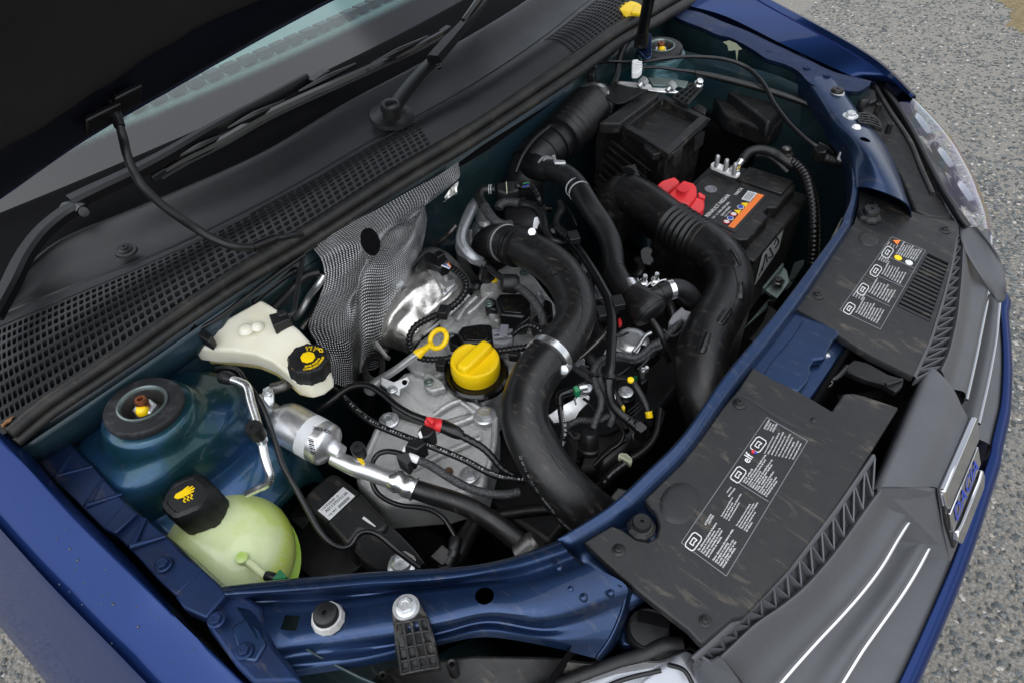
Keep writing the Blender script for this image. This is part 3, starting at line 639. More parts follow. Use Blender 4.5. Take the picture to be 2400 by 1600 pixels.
mk('wing_wall', patch([[p+V((0,.004,-.003)) for p in rl], [p+V((.0,.012,-.10)) for p in rl], [p+V((0,.02,-.40)) for p in rl]], 2, 3), 'primer', car, smooth=60)
# --- far fender
T = [(-300,-420,.93),(200,-220,.925),(600,0,.915),(900,160,.905),(1200,330,.89),(1400,470,.875),(1590,660,.848)]
U = [(-300,-370,.926),(180,-185,.92),(560,35,.91),(860,200,.898),(1160,370,.883),(1370,505,.867),(1580,665,.846)]
Fq = [(-300,-60,.902),(0,30,.897),(300,115,.885),(700,312,.872),(1000,452,.862),(1220,540,.852),(1400,552,.846)]
rT, rU, rF = (rowpx(S3, q) for q in (T, U, Fq))
ou1 = [p+V((.0,.03,-.012)) for p in rT]; ou2 = [p+V((.0,.07,-.07)) for p in rT]; ou3 = [p+V((-.02,.09,-.25)) for p in rT]
fn = mk('fender', patch([[p+V((0,.012,-.05)) for p in rF], [p+V((0,.008,-.006)) for p in rF], rF, rU, [p.lerp(q,.5)+V((0,0,-.004)) for p,q in zip(rU,rT)], rT, ou1, ou2, ou3], 6, 3, lin=True), 'paint_far', car, smooth=30, solid=.0012)
for x0, y0, x1, y1 in ((330,70,290,110),(610,160,570,235),(960,270,925,360),(1205,430,1180,520)):
    P = [S3(x0,y0,.895-.00003*x0), S3((x0+x1)/2,(y0+y1)/2,.89-.00003*x0), S3(x1,y1,.882-.00003*x0)]
    mk('flange_rib', sweep(P, [.004,.006,.005], 8), 'paint', fn, smooth=60)
# wheels, mostly out of sight
for sy in (-1, 1):
    wh = mk('wheel', lathe(V((.02, sy*.72, .30)), (0,sy,0), [(.20,-.09),(.29,-.09),(.305,-.06),(.308,0),(.305,.06),(.29,.085),(.2,.09)], 40), 'tyre', car, smooth=50)
    mk('rim', lathe(V((.02, sy*.72, .30)), (0,sy,0), [(0,.03),(.05,.05),(.17,.05),(.2,.08),(.205,.085),(.205,-.08)], 32), 'reflector', wh, smooth=50)

# ================================================================== scuttle panel (plastic cowl)
cw = [ # along the car's width: front edge, ridge, back edge
 (S4(-300,1640,.905), S4(-300,740,.945), S4(-300,560,.965)),
 (S4(60,1400,.905), S4(0,610,.945), S4(40,420,.965)),
 (S4(640,1010,.905), S4(560,390,.945), S4(420,110,.965)),
 (S4(1320,540,.905), S4(1200,140,.945), S4(1010,-140,.965)),
 (S4(2100,60,.905), S4(1950,-235,.945), S4(1800,-487,.965)),
 (S2(400,1200,.905), S2(250,955,.945), S2(20,740,.965)),
 (S2(1000,860,.905), S2(800,655,.945), S2(600,430,.965)),
 (S2(1600,440,.905), S2(1350,295,.945), S2(1100,140,.965)),
 (S2(2150,80,.905), S2(1800,-60,.945), S2(1480,-110,.965)),
 (S2(2600,-240,.905), S2(2300,-400,.945), S2(2000,-450,.965))]
cA, cB, cC = ([q[i] for q in cw] for i in range(3))
def cs(u, v):                                      # front strip, v 0 at the seal, 1 at the ridge
    p = crs(cA, u).lerp(crs(cB, u), v); return p+V((0,0,.012*math.sin(math.pi*v)))
def strip(u0, u1, v0, v1, nu, nv):
    g = [cs(u0+(u1-u0)*j/nu, v0+(v1-v0)*i/nv) for i in range(nv+1) for j in range(nu+1)]
    return g, [(i*(nu+1)+j, i*(nu+1)+j+1, (i+1)*(nu+1)+j+1, (i+1)*(nu+1)+j) for i in range(nv) for j in range(nu)]
def lattice(u0, u1, v0, v1, nu, nv, inset=.30, dep=.007):
    vv, ff = [], []
    for i in range(nv):
        for j in range(nu):
            uu = [u0+(u1-u0)*(j+t)/nu for t in (0,1)]; w_ = [v0+(v1-v0)*(i+t)/nv for t in (0,1)]
            c = [cs(uu[0],w_[0]), cs(uu[1],w_[0]), cs(uu[1],w_[1]), cs(uu[0],w_[1])]; m_ = sum(c, V())/4
            ci = []
            for k in range(4):                     # chamfered square hole
                a_ = m_.lerp(c[k], 1-inset*1.0); ci.append(a_)
            n0 = len(vv); hole = []
            for k in range(4):
                p0, p1 = ci[k-1], ci[(k+1) % 4]
                hole += [ci[k].lerp(p0, .2), ci[k].lerp(p1, .2)]
            vv += c+hole+[h+V((.001,0,-dep)) for h in hole]
            for k in range(4):
                k2 = (k+1) % 4
                ff.append((n0+k, n0+k2, n0+4+2*k2, n0+4+2*k+1)); ff.append((n0+k, n0+4+2*k+1, n0+4+2*k))
            for k in range(8):
                k2 = (k+1) % 8; ff.append((n0+4+k, n0+4+k2, n0+12+k2, n0+12+k))
    return vv, ff
sp = thing('scuttle_panel', 'long black plastic panel with square-hole air grilles below the windscreen', 'cowl panel')
g1u = (.78, 5.42); g2u = (7.05, 7.92)
mk('panel', join(strip(0, g1u[0], 0, 1, 8, 6), strip(g1u[0], g1u[1], .84, 1, 40, 2), strip(g1u[0], g1u[1], 0, .08, 40, 1), strip(g1u[1], g2u[0], 0, 1, 18, 8),
                 strip(g2u[0], g2u[1], .86, 1, 10, 2), strip(g2u[0], g2u[1], 0, .14, 10, 1), strip(g2u[1], 9, 0, 1, 10, 6)), 'plastic_cowl', sp, smooth=50)
mk('air_grille', lattice(*g1u, .08, .84, 66, 9), 'plastic_cowl', sp, smooth=0)
mk('air_grille', lattice(*g2u, .14, .86, 17, 12, .27), 'plastic_cowl', sp, smooth=0)
mk('plenum', patch([[p+V((-.0,0,-.045)) for p in cA], [p+V((-.0,0,-.05)) for p in cB]], 2, 2), 'dark', sp)
# raised ridge line and rear shelf
cB2 = [p+V((-.004,0,.0015)) for p in cB]; cB3 = [p+V((-.010,0,-.004)) for p in cB]
cCm = [p.lerp(q,.5)+V((0,0,-.006)) for p,q in zip(cB3,cC)]
mk('rear_shelf', patch([cB, cB2, cB3, cCm, cC, [p+V((-.012,0,-.004)) for p in cC], [p+V((-.02,0,-.03)) for p in cC]], 6, 4), 'plastic_cowl', sp, smooth=60)
p = S4(862,150,.957); screw(p, S4.r(48,p), 'plastic', sp, (.1,0,1))
mk('screw_boss', lathe(p+V((0,0,-.004)), (.1,0,1), [(S4.r(75,p),0),(S4.r(70,p),.003),(S4.r(48,p),.0035)], 28), 'plastic_cowl', sp)
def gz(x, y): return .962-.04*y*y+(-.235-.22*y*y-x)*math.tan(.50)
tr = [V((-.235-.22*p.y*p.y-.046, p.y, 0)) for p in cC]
mk('bonnet_reflection_strip', patch([[p+V((-.018,0,-.012)) for p in cC], [V((-.235-.22*p.y*p.y+.004, p.y, .962)) for p in cC], [V((q.x+.02, q.y, gz(q.x+.02,q.y)+.003)) for q in tr], [V((q.x, q.y, gz(q.x,q.y)+.0025)) for q in tr], [V((q.x-.003, q.y, gz(q.x,q.y)-.006)) for q in tr]], 4, 3), 'dark', sp, smooth=60)  # added dark strip in place of the bonnet's reflection on the lower glass
# frames around the air grilles
for (u0,u1),v0,v1 in ((g1u,.06,.87),(g2u,.12,.89)):
    loop = [cs(u0,v0), cs(u0,v1)]+[cs(u0+(u1-u0)*t/8,v1) for t in range(1,8)]+[cs(u1,v1), cs(u1,v0)]
    mk('grille_frame', join(*[sweep([loop[i], loop[i].lerp(loop[i+1],.5), loop[i+1]], [.0014]*3, 6) for i in range(len(loop)-1)]), 'plastic_cowl', sp, smooth=60)
# washer filler recess at the far end
# --- rubber seal in front of it: two beads
se = thing('weatherstrip', 'long black rubber bonnet seal with two beads along the scuttle', 'rubber seal')
sl_ = [(90,1440),(330,1240),(640,1030),(1000,785),(1320,560),(1700,310),(2100,75)]
pts = [(x,y) for x,y in sl_]+[(x+2352,y-1567) for x,y in ((400,1225),(800,985),(1160,752),(1600,460),(1900,250),(2150,105),(2340,-5),(2600,-150))]
mk('upper_bead', sweep([S4(x-22,y-26,.908) for x,y in pts], [S4.r(44, S4(x,y,.9)) for x,y in pts], 14), 'seal', se, smooth=60)
mk('lower_bead', sweep([S4(x+24,y+40,.897) for x,y in pts], [S4.r(36, S4(x,y,.9)) for x,y in pts], 12), 'seal', se, smooth=60)
mk('carrier', patch([[S4(x-10,y-10,.898) for x,y in pts], [S4(x+40,y+75,.875) for x,y in pts]], 3, 3), 'seal', se, smooth=60, solid=.003)

# ================================================================== windscreen, dashboard
def gl(u, s):                                      # u across (metres), s up the slope (metres)
    bow = .22*u*u
    return V((-.235-bow-s*math.cos(.50), u, .962-.04*u*u+s*math.sin(.50)-.0*u))
NU, NS = 40, 24; gv_, uvs = [], []
for i in range(NS+1):
    for j in range(NU+1):
        u, s = -.82+1.64*j/NU, -.01+.95*i/NS; gv_.append(gl(u,s)); uvs.append((u,s))
gf = [(i*(NU+1)+j, i*(NU+1)+j+1, (i+1)*(NU+1)+j+1, (i+1)*(NU+1)+j) for i in range(NS) for j in range(NU)]
mk('windscreen', (gv_, gf), 'frit_glass', car, smooth=80, uv=uvs)
db = mk('dashboard', patch([[V((-.36-.18*u*u,u,.955-.03*u*u)) for u in (-.75,-.4,0,.4,.75)], [V((-.55-.1*u*u,u,1.0)) for u in (-.75,-.4,0,.4,.75)], [V((-.8,u,1.03)) for u in (-.75,-.4,0,.4,.75)], [V((-.95,u,.98)) for u in (-.75,-.4,0,.4,.75)], [V((-.98,u,.6)) for u in (-.75,-.4,0,.4,.75)]], 4, 4), 'dash', car, smooth=70)
for k in range(34):                                # demister slots
    u = -.52+k*.033
    f0 = V((-.445-.16*u*u, u, .983)); 
    mk('demister_slot', obox(f0, V((.012,0,.002)), V((0,.0125,0)), V((0,0,.006))), 'dark' if k % 40 == 99 else 'plastic_grey', db)
mk('cabin_back', patch([[V((-1.5,u,z)) for u in (-.8,0,.8)] for z in (.3,1.5)], 1, 1), 'dark', car)

# ================================================================== bonnet, propped open
bn = thing('bonnet', 'raised dark blue bonnet seen from below with black felt liner', 'bonnet')
be = []
for px, py in ((-420,720),(-200,595),(0,464),(211,318),(442,184),(680,51),(860,-40)):
    q = W(px, py, x=-.15)
    for _ in range(6): q = W(px, py, x=-.095-.125*(1-(q.y/.72)**2))
    be.append(q)
zc = be[-1].z
be += [V((-.095-.125*(1-(y/.72)**2), y, zc-.012*(y/.72)**2)) for y in (.22,.38,.54,.70)]
bd = V((math.cos(math.radians(60)),0,math.sin(math.radians(60)))); bnorm = V((math.sin(math.radians(60)),0,-math.cos(math.radians(60))))
def brow(t, off, sq=1): return [V((p.x,p.y*(1-.10*t*sq),p.z))+bd*(t*.92)+bnorm*off for p in be]
mk('outer_skin', patch([brow(0,-.004), brow(.02,-.018), brow(.5,-.05), brow(.97,-.03), brow(1,-.01)], 5, 5), 'paint', bn, smooth=70)
mk('inner_frame', patch([brow(0,-.004), brow(.012,.006), brow(.06,.010), brow(.11,.008)], 5, 4), 'bonnet_inner', bn, smooth=60)
def ldisp(p): return bnorm*(.014*noise.noise(V((p.y*5,p.z*4,1)))+.004*noise.noise(p*25))
mk('liner', patch([brow(.085,.004), brow(.10,.018), brow(.2,.012), brow(.35,.02), brow(.5,.006), brow(.7,.016), brow(.95,.01), brow(1,-.008)], 6, 6, ldisp), 'liner', bn, smooth=70)
# hinge-side bracket that holds the washer hose
c1, c2 = S1(872,685,x=-.148), S1(705,815,x=-.142)
bk = mk('hose_bracket', obox(c1, bd*.0125+V((0,.003,0)), V((0,.0165,.001)), bnorm*.0035), 'satin_black', bn, bevel=.002)
mk('bracket_leg', obox(c2, bd*.0115+V((0,.002,0)), V((0,.020,.001)), bnorm*.0035), 'satin_black', bk, bevel=.002)
# ================================================================== front end
def res(sec, poly, n, z0, z1=None):
    """resample a traced line to n points, height going z0 -> z1"""
    z1 = z0 if z1 is None else z1
    L = [0]
    for p, q in zip(poly, poly[1:]): L.append(L[-1]+math.hypot(q[0]-p[0], q[1]-p[1]))
    out = []
    for i in range(n):
        s = L[-1]*i/(n-1); j = 0
        while j < len(L)-2 and L[j+1] < s: j += 1
        t = (s-L[j])/max(L[j+1]-L[j],1e-9); out.append(sec(poly[j][0]+(poly[j+1][0]-poly[j][0])*t, poly[j][1]+(poly[j+1][1]-poly[j][1])*t, z0+(z1-z0)*i/(n-1)))
    return out
gr = thing('front_grille', 'dark grey plastic grille with bright chrome strips and square badge', 'grille')
n = 9
lipN = [(60,1400),(420,1080),(760,745),(1050,375),(1310,0)]; outN = [(180,1450),(500,1150),(630,1060),(750,985),(930,800),(1090,600),(1230,400),(1350,235)]
ch1N = [(500,1760),(660,1568),(850,1350),(1000,1190),(1180,1000),(1350,780),(1480,560),(1590,385)]
ch2N = [(960,1760),(1090,1568),(1200,1380),(1350,1170),(1500,960),(1600,800),(1695,615)]
blN = [(1380,1760),(1480,1568),(1560,1400),(1700,1090),(1850,740),(1960,440),(2040,200)]
lN = res(S9, lipN, n, .795, .802); oN = res(S9, outN, n, .775, .785); c1N = res(S9, ch1N, n, .685, .722); c2N = res(S9, ch2N, n, .63, .672); bN = res(S9, blN, n, .585, .61)
lipF = [(1590,1030),(1700,790),(1800,470),(1870,180),(1895,-40)]; outF = [(1770,985),(1830,850),(1880,640),(1910,400),(1925,150),(1925,-40)]
ch1F = [(1945,1185),(2000,950),(2060,660),(2100,450),(2116,240),(2115,60)]; ch2F = [(2030,1350),(2100,1050),(2150,780),(2172,560),(2190,380)]
blF = [(2120,1500),(2190,1200),(2203,900),(2185,600),(2170,420)]
lF = res(S6, lipF, n, .802, .79); oF = res(S6, outF, n, .785, .772); c1F = res(S6, ch1F, n, .722, .70); c2F = res(S6, ch2F, n, .675, .66); bF = res(S6, blF, n, .612, .60)
for l_, o_, c1_, c2_, b_, m_ in ((lN,oN,c1N,c2N,bN,1), (lF,oF,c1F,c2F,bF,0)):
    dn = V((0,0,-1))
    mid1 = [p.lerp(q,.45)+V((0,0,-.006)) for p,q in zip(o_,c1_)]; pre1 = [p.lerp(q,.86)+V((0,0,.008)) for p,q in zip(o_,c1_)]
    mk('upper_blade', patch([[p+V((-.004,0,-.012)) for p in o_], o_, [p+V((.004,0,-.001)) for p in o_], mid1, pre1, c1_, [p+V((-.003,0,-.014)) for p in c1_], [p+V((-.03,0,-.02)) for p in c1_]], 4, 4), 'plastic_grey', gr, smooth=55)
    s2 = [p+V((-.022,0,-.034)) for p in c1_]; mid2 = [p.lerp(q,.5)+V((0,0,-.003)) for p,q in zip(s2,c2_)]; pre2 = [p.lerp(q,.86)+V((0,0,.009)) for p,q in zip(s2,c2_)]
    mk('lower_blade', patch([s2, mid2, pre2, c2_, [p+V((-.003,0,-.014)) for p in c2_], [p+V((-.03,0,-.02)) for p in c2_]], 4, 4), 'plastic_grey', gr, smooth=55)
    s3 = [p+V((-.022,0,-.034)) for p in c2_]
    mk('bumper_top', patch([s3, [p.lerp(q,.5)+V((0,0,.004)) for p,q in zip(s3,b_)], b_, [p+V((.004,0,-.03)) for p in b_]], 4, 4), 'plastic_grey', gr, smooth=60)
    for c_ in (c1_, c2_):
        mk('chrome_strip', sweep([p+V((.001,0,.001)) for p in c_], [.0028]*n, 10, flat=.8), 'chrome', gr, smooth=60)
    # pocket strip: lip, floor, zigzag webs
    mk('lip', patch([[p+V((-.003,0,-.02)) for p in l_], [p+V((-.002,0,0)) for p in l_], [p+V((.003,0,0)) for p in l_], [p+V((.004,0,-.015)) for p in l_]], 4, 3), 'plastic_grey', gr, smooth=40)
    mk('pocket_floor', patch([[p+V((.003,0,-.013)) for p in l_], [p+V((-.002,0,-.013)) for p in o_]], 4, 2), 'plastic_grey', gr)
    K = 15
    for i in range(K):
        for t0, t1 in ((i+.05, i+.5), (i+.95, i+.5)):
            a_ = crs(l_, t0/K*(n-1))+V((.003,0,-.001)); b2 = crs(o_, t1/K*(n-1))+V((-.001,0,-.001))
            d_ = (b2-a_); s_ = V((-d_.y,d_.x,0)).normalized()*.0008
            mk('web', ([a_+s_, a_-s_, b2-s_, b2+s_]+[p+V((0,0,-.0125)) for p in (a_+s_, a_-s_, b2-s_, b2+s_)], [(0,1,2,3),(0,4,5,1),(2,6,7,3),(1,5,6,2),(3,7,4,0)]), 'plastic_grey', gr, smooth=0)
# end cap beside the near headlamp
mk('end_cap', prism(S9, [(95,1330,.795),(190,1400,.79),(260,1360,.785),(420,1568,.76),(560,1760,.72),(330,1800,.70),(200,1600,.75),(130,1480,.775)], .78, .04), 'plastic_grey', gr, bevel=.004)
# bumper skin: blue rim below
rim = [V((.36,-.76,.55)), V((.48,-.685,.552)), V((.585,-.58,.555)), V((.665,-.45,.558)), S9(1380,1900,.56)]+[p for p in bN]+[S6(2110,1567,.612)]+list(bF)+[V((.60,.68,.58))]
fr = sorted(rim, key=lambda p: p.y)
mk('bumper', patch([[p+V((.0,0,.003)) for p in fr], [p+V((.008,0,.002)) for p in fr], [p+V((.016,0,-.008)) for p in fr], [p+V((.020,0,-.035)) for p in fr], [p+V((.012,0,-.10)) for p in fr], [p+V((-.06,0,-.30)) for p in fr]], 3, 4), 'paint', car, smooth=70, solid=.002)
# badge housing
Pn, Pf = S9(1755,268,.752), S6(1985,1315,.752)
hn, hf = S9(1345,225,.792), S6(1705,955,.792)
ax = (Pf-Pn).normalized(); bot = (S9(1878,560,.665)-Pn); bot.y = 0; 0
def hx(t, up): return Pn.lerp(Pf, t)+bot*up
rows = [[hn+V((-.004,-.004,-.03)), hn.lerp(hf,.33)+V((-.004,0,-.03)), hn.lerp(hf,.66)+V((-.004,0,-.03)), hf+V((-.004,.004,-.03))],
        [hn, hn.lerp(hf,.33)+V((0,0,.004)), hn.lerp(hf,.66)+V((0,0,.004)), hf],
        [hn.lerp(Pn,.5)+V((0,.0,.008)), hn.lerp(Pn,.5).lerp(hf.lerp(Pf,.5),.33)+V((0,0,.012)), hn.lerp(Pn,.5).lerp(hf.lerp(Pf,.5),.66)+V((0,0,.012)), hf.lerp(Pf,.5)+V((0,0,.008))],
        [Pn+V((-.006,.004,.004)), hx(.33,0)+V((-.006,0,.006)), hx(.66,0)+V((-.006,0,.006)), Pf+V((-.006,-.004,.004))],
        [Pn, hx(.33,0), hx(.66,0), Pf],
        [hx(-.02,.5), hx(.33,.5), hx(.66,.5), hx(1.02,.5)], [hx(0,1.15), hx(.33,1.15), hx(.66,1.15), hx(1,1.15)]]
hs_ = mk('badge_housing', patch(rows, 6, 5), 'plastic_grey', gr, smooth=60)
for a0, a1 in ((hn, Pn), (hf, Pf)):
    q4 = [a0+V((0,0,-.002)), a0.lerp(a1,.5)+V((0,0,.006)), a1+V((-.004,0,.001)), a1+bot*1.12, a0+V((.02,0,-.115))]
    mk('housing_cheek', (q4+[p+V((0,.006 if a0 is hn else -.006,0)) for p in q4], [(0,1,2,3,4),(9,8,7,6,5)]+[(i,(i+1)%5,5+(i+1)%5,5+i) for i in range(5)]), 'plastic_grey', hs_, smooth=0)
nb = ax.cross(bot).normalized(); nb = nb if nb.x > 0 else -nb
def fpt(t, u, l): return hx(t, u)+nb*l
def facep(tu, lift, th):
    q = [fpt(t, u, lift) for t, u in tu]; n_ = len(q); v_ = q+[p-nb*th for p in q]
    return v_, [tuple(range(n_)), tuple(range(2*n_-1, n_-1, -1))]+[(i,(i+1)%n_,n_+(i+1)%n_,n_+i) for i in range(n_)]
bd_ = mk('badge', facep([(.03,.03),(.97,.03),(.99,.5),(.92,1.02),(.08,1.02),(.01,.5)], .003, .006), 'lens_black', gr, bevel=.0015)
mk('badge_bar', facep([(.01,-.06),(.99,-.06),(1.0,.18),(.94,.30),(.80,.28),(.20,.28),(.06,.30),(.0,.18)], .008, .008), 'chrome', bd_, bevel=.0025, seg=3)
mk('badge_bar', facep([(.10,.72),(.22,.76),(.78,.76),(.90,.72),(.93,.86),(.86,1.0),(.14,1.0),(.07,.86)], .010, .009), 'chrome', bd_, bevel=.0025, seg=3)
mk('name_plate', facep([(.06,.38),(.94,.38),(.94,.68),(.06,.68)], .0065, .004), 'chrome', bd_, bevel=.001)
v_, f_ = textmesh('DACIA', fpt(.13,.63,.0068), ax, nb, width=(Pf-Pn).length*.72, lift=.0006)
mk('badge_lettering', (v_, f_), 'blue_mark', bd_, smooth=0)

# ================================================================== covers over the radiator support
def cover(name, label, poly, z=.82):
    o = mk(name, prismw(poly, .012), 'plastic_cover', None, bevel=.0022, seg=2)
    return o
near = [S8.p(1668,592), S8.p(1860,478), S8.p(1935,508), S8.p(2030,575), S8.p(2110,592), S8.p(2168,560), S8.p(2185,490), S8.p(2165,400), S8.p(2085,300),
        S8.p(2349,40), S6.p(130,1440), S6.p(270,1240), S6.p(375,1120), S6.p(482,958), S6.p(620,1040), S6.p(800,1125), S6.p(1030,1262),
        S6.p(1110,1140), S6.p(1170,1138), S6.p(1250,1155), S6.p(1490,1237), S6.p(1300,1540), S9.p(1150,210), S9.p(1000,430), S9.p(740,770), S9.p(420,1105), S9.p(345,1120), S9.p(130,1300), S9.p(40,1200),
        S8.p(2180,1040), S8.p(1920,830)]
far = [S6.p(780,560), S6.p(880,430), S6.p(1000,235), S6.p(1140,20), S3.p(1180,1540), S3.p(1213,1430), S3.p(1216,1312), S3.p(1500,1425), S3.p(1700,1495), S3.p(1890,1522), S3.p(1905,1560),
       S6.p(1888,80), S6.p(1868,190), S6.p(1800,450), S6.p(1700,780), S6.p(1592,1022), S6.p(1300,880), S6.p(1090,752), S6.p(980,665)]
cn = thing('radiator_cover', 'black plastic cover with multilingual white warning print beside the engine mount side', 'plastic cover')
o = cover('panel', '', near); o.parent = cn; coverN = o
cf = thing('radiator_cover', 'black plastic cover with slotted vent and yellow and orange warning symbols', 'plastic cover')
o = cover('panel', '', far); o.parent = cf; coverF = o
for x, y, s, c_ in ((1908,652,S8,cn),(155,1140,S9,cn),(388,1210,S6,cn)):
    p = s.p(x, y); screw(p, s.r(50,p), 'plastic', c_)
for x, y, s, z in ((1325,1415,S3,.8238),(932,468,S6,.8212),(1805,18,S6,.8075)):
    p = s.p(x, y); screw(p, s.r(42,p), 'plastic', cf)
# shallow pressings on the near cover
for q, r in (([(375,1135),(480,1180),(620,1270),(760,1350),(860,1400)],(10,30,34,30,8)),):
    mk('pressing', sweep([S6.p(x,y) for x,y in q], [S6.r(k,S6.p(0,1400)) for k in r], 10, flat=.25), 'plastic_cover', cn, smooth=60)
for x, y, sec, z, r in ((2330,330,S8,.826,180),(1280,85,S6,.8235,90)):
    p = sec.p(x,y,lift=-.0012); rr = sec.r(r,p); mk('round_pressing', lathe(p, (.115,0,1), [(rr,.0006),(rr*.9,.0022),(rr*.7,.0028),(rr*.3,.0030),(0,.003)], 40, sq=.75), 'plastic_cover', cn if sec is S8 else cf, smooth=70)
p = S6.p(905,1325); mk('pip', lathe(p, (0,0,1), [(.004,-.001),(.0035,.0012),(0,.0018)], 14), 'plastic_cover', cn, smooth=70)
# vent slots with slats
q0, q1, q2, q3 = S6.p(1690,180), S6.p(1832,247), S6.p(1700,652), S6.p(1478,545)
cut(coverF, prismw([p+V((0,0,.02)) for p in (q0,q1,q2,q3)], .05))
NS_ = 15
for k in range(NS_):
    t = (k+.98)/(NS_+.5); a_, b_ = q0.lerp(q3,t), q1.lerp(q2,t); h_ = (q3-q0)/(NS_+.5)*.24; h2 = (q2-q1)/(NS_+.5)*.24
    mk('slat', prismw([a_-h_, b_-h2, b_+h2, a_+h_], .010), 'plastic_cover', cf, smooth=0, bevel=.0006, seg=1)
# vents open onto the dark front panel below
mk('vent_back', prismw([p+V((0,0,-.03)) for p in (q0,q1,q2,q3)], .002), 'dark', cf)
# ---- printed warnings
def para(sec, lines, c00, c10, c01, z, gap=None):
    """lines of print: first line runs c00 -> c10, last line starts at c01"""
    out = []
    for i, s in enumerate(lines):
        t = i/max(len(lines)-1,1); O = sec.p(c00[0]+(c01[0]-c00[0])*t, c00[1]+(c01[1]-c00[1])*t)
        E_ = sec.p(c10[0]+(c01[0]-c00[0])*t, c10[1]+(c01[1]-c00[1])*t)
        ln = (E_-O).length*len(s)/max(len(k) for k in lines)
        out.append(textmesh(s, O, E_-O, V((.115,0,1)), width=ln, lift=.0009))
    return join(*[k for k in out if k[0]])
def outline(pts, w_): return join(*[sweep([pts[i], pts[i].lerp(pts[(i+1)%len(pts)],.5), pts[(i+1)%len(pts)]], [w_]*3, 5) for i in range(len(pts))])
zf = .8145
P_ = []
P_.append(para(S6, ['ATTENTION','CAUTION','ACHTUNG','ATENCION'], (566,1392), (600,1330), (622,1412), .8195))
P_.append(para(S6, ['NE PAS OUVRIR MOTEUR CHAUD.','Utilisez uniquement un liquide de','refroidissement homologue par DACIA.','DO NOT OPEN WHEN ENGINE IS HOT.','Only use coolant approved by DACIA.','NICHT OFFNEN BEI HEISSEM MOTOR.','Nur von DACIA freigegeben','NO ABRIR CON MOTOR CALIENTE.','Use un liquido autorizado'], (565,1560), (650,1400), (760,1600), .8185))
P_.append(para(S9, ['DACIA  prefere Elf.','Pour les joints moteur de liquide d huile,','contactez toujours la notice de bord.','DACIA  recommande Elf.','Before topping up the brake fluid or oil,','always refer to the driver handbook.','DACIA  empfiehlt Elf.','Konsultieren Sie das Handbuch.','DACIA  recomienda Elf.','Antes de proceder consulte','el manual del vehiculo.'], (420,190), (560,-10), (575,290), .8135))
P_.append(para(S9, ['ACHTUNG','IMPORTANTE'], (305,262), (350,205), (318,290), .8165))
P_.append(para(S9, ['Die Batterie niemals abklemmen','solange der Motor lauft.','Vor jedem Eingriff an der Batterie bitte','die Gebrauchsanweisung lesen.'], (268,425), (370,250), (318,455), .8155))
P_.append(para(S9, ['No desconecte nunca la bateria','mientras el motor este en marcha.','Para toda intervencion en la bateria','consulte el manual de uso','del vehiculo.'], (372,490), (485,310), (440,530), .8135))
P_.append(para(S9, ['ATTENTION','CAUTION'], (158,485), (200,410), (182,478), .8175))
P_.append(para(S9, ['Ne debranchez jamais la batterie','lorsque le moteur tourne.','Pour toute intervention sur la','batterie, consultez le manuel','de conduite du vehicule.'], (112,660), (235,470), (178,708), .8165))
P_.append(para(S9, ['Never disconnect the battery whilst','the engine is running.','For any intervention on the','battery please refer to the','manual of the vehicle.'], (212,730), (350,515), (278,778), .8145))
mk('warning_print', join(*P_), 'print_white', cn, smooth=0)
lc = [S6.p(580,1305), S6.p(860,1467), S9.p(300,830), S9.p(-10,600)]
mk('label_border', join(outline(lc, .0005), *[outline([S9.p(*a_), S9.p(*b_)], .0005) for a_,z_,b_,z2_ in (((320,148),.8185,(590,318),.8115),)]), 'print_dim', cn, smooth=0)
def icon(sec, c, ex, ey, z):
    p = [sec.p(c[0]+a_*ex[0]+b_*ey[0], c[1]+a_*ex[1]+b_*ey[1]) for a_,b_ in ((-1,-.7),(-.7,-1),(.7,-1),(1,-.7),(1,.7),(.7,1),(-.7,1),(-1,.7))]
    i = [sec.p(c[0]+a_*ex[0]*.4+b_*ey[0]*.4, c[1]+a_*ex[1]*.4+b_*ey[1]*.4) for a_,b_ in ((-1,-1),(1,-1),(1,1),(0,.4),(-1,1))]
    return join(outline([q+V((0,0,.0006)) for q in p], .0006), outline([q+V((0,0,.0006)) for q in i], .0006))
mk('print_symbol', icon(S9, (73,595), (34,-48), (30,22), .8178), 'print_white', cn, smooth=0)
mk('print_symbol', icon(S9, (382,135), (30,-42), (30,20), .8168), 'print_white', cn, smooth=0)
mk('print_symbol', icon(S6, (520,1495), (30,-40), (32,20), .8200), 'print_white', cn, smooth=0)
v_, f_ = textmesh('elf', S9.p(452,62), S9.p(505,-20)-S9.p(452,62), V((.115,0,1)), width=(S9.p(488,8)-S9.p(452,62)).length, lift=.001)
mk('print_word', (v_,f_), 'print_white', cn, smooth=0)
for dx, m_ in ((0,'red'),(16,'blue_mark')):
    p = S6.p(486+dx*.8,1544+dx*.5); mk('print_dot', lathe(p, (.115,0,1), [(S6.r(14-dx*.3,p),0),(S6.r(14-dx*.3,p),.0012+dx*.00002),(0,.0012+dx*.00002)], 18), m_, cn)
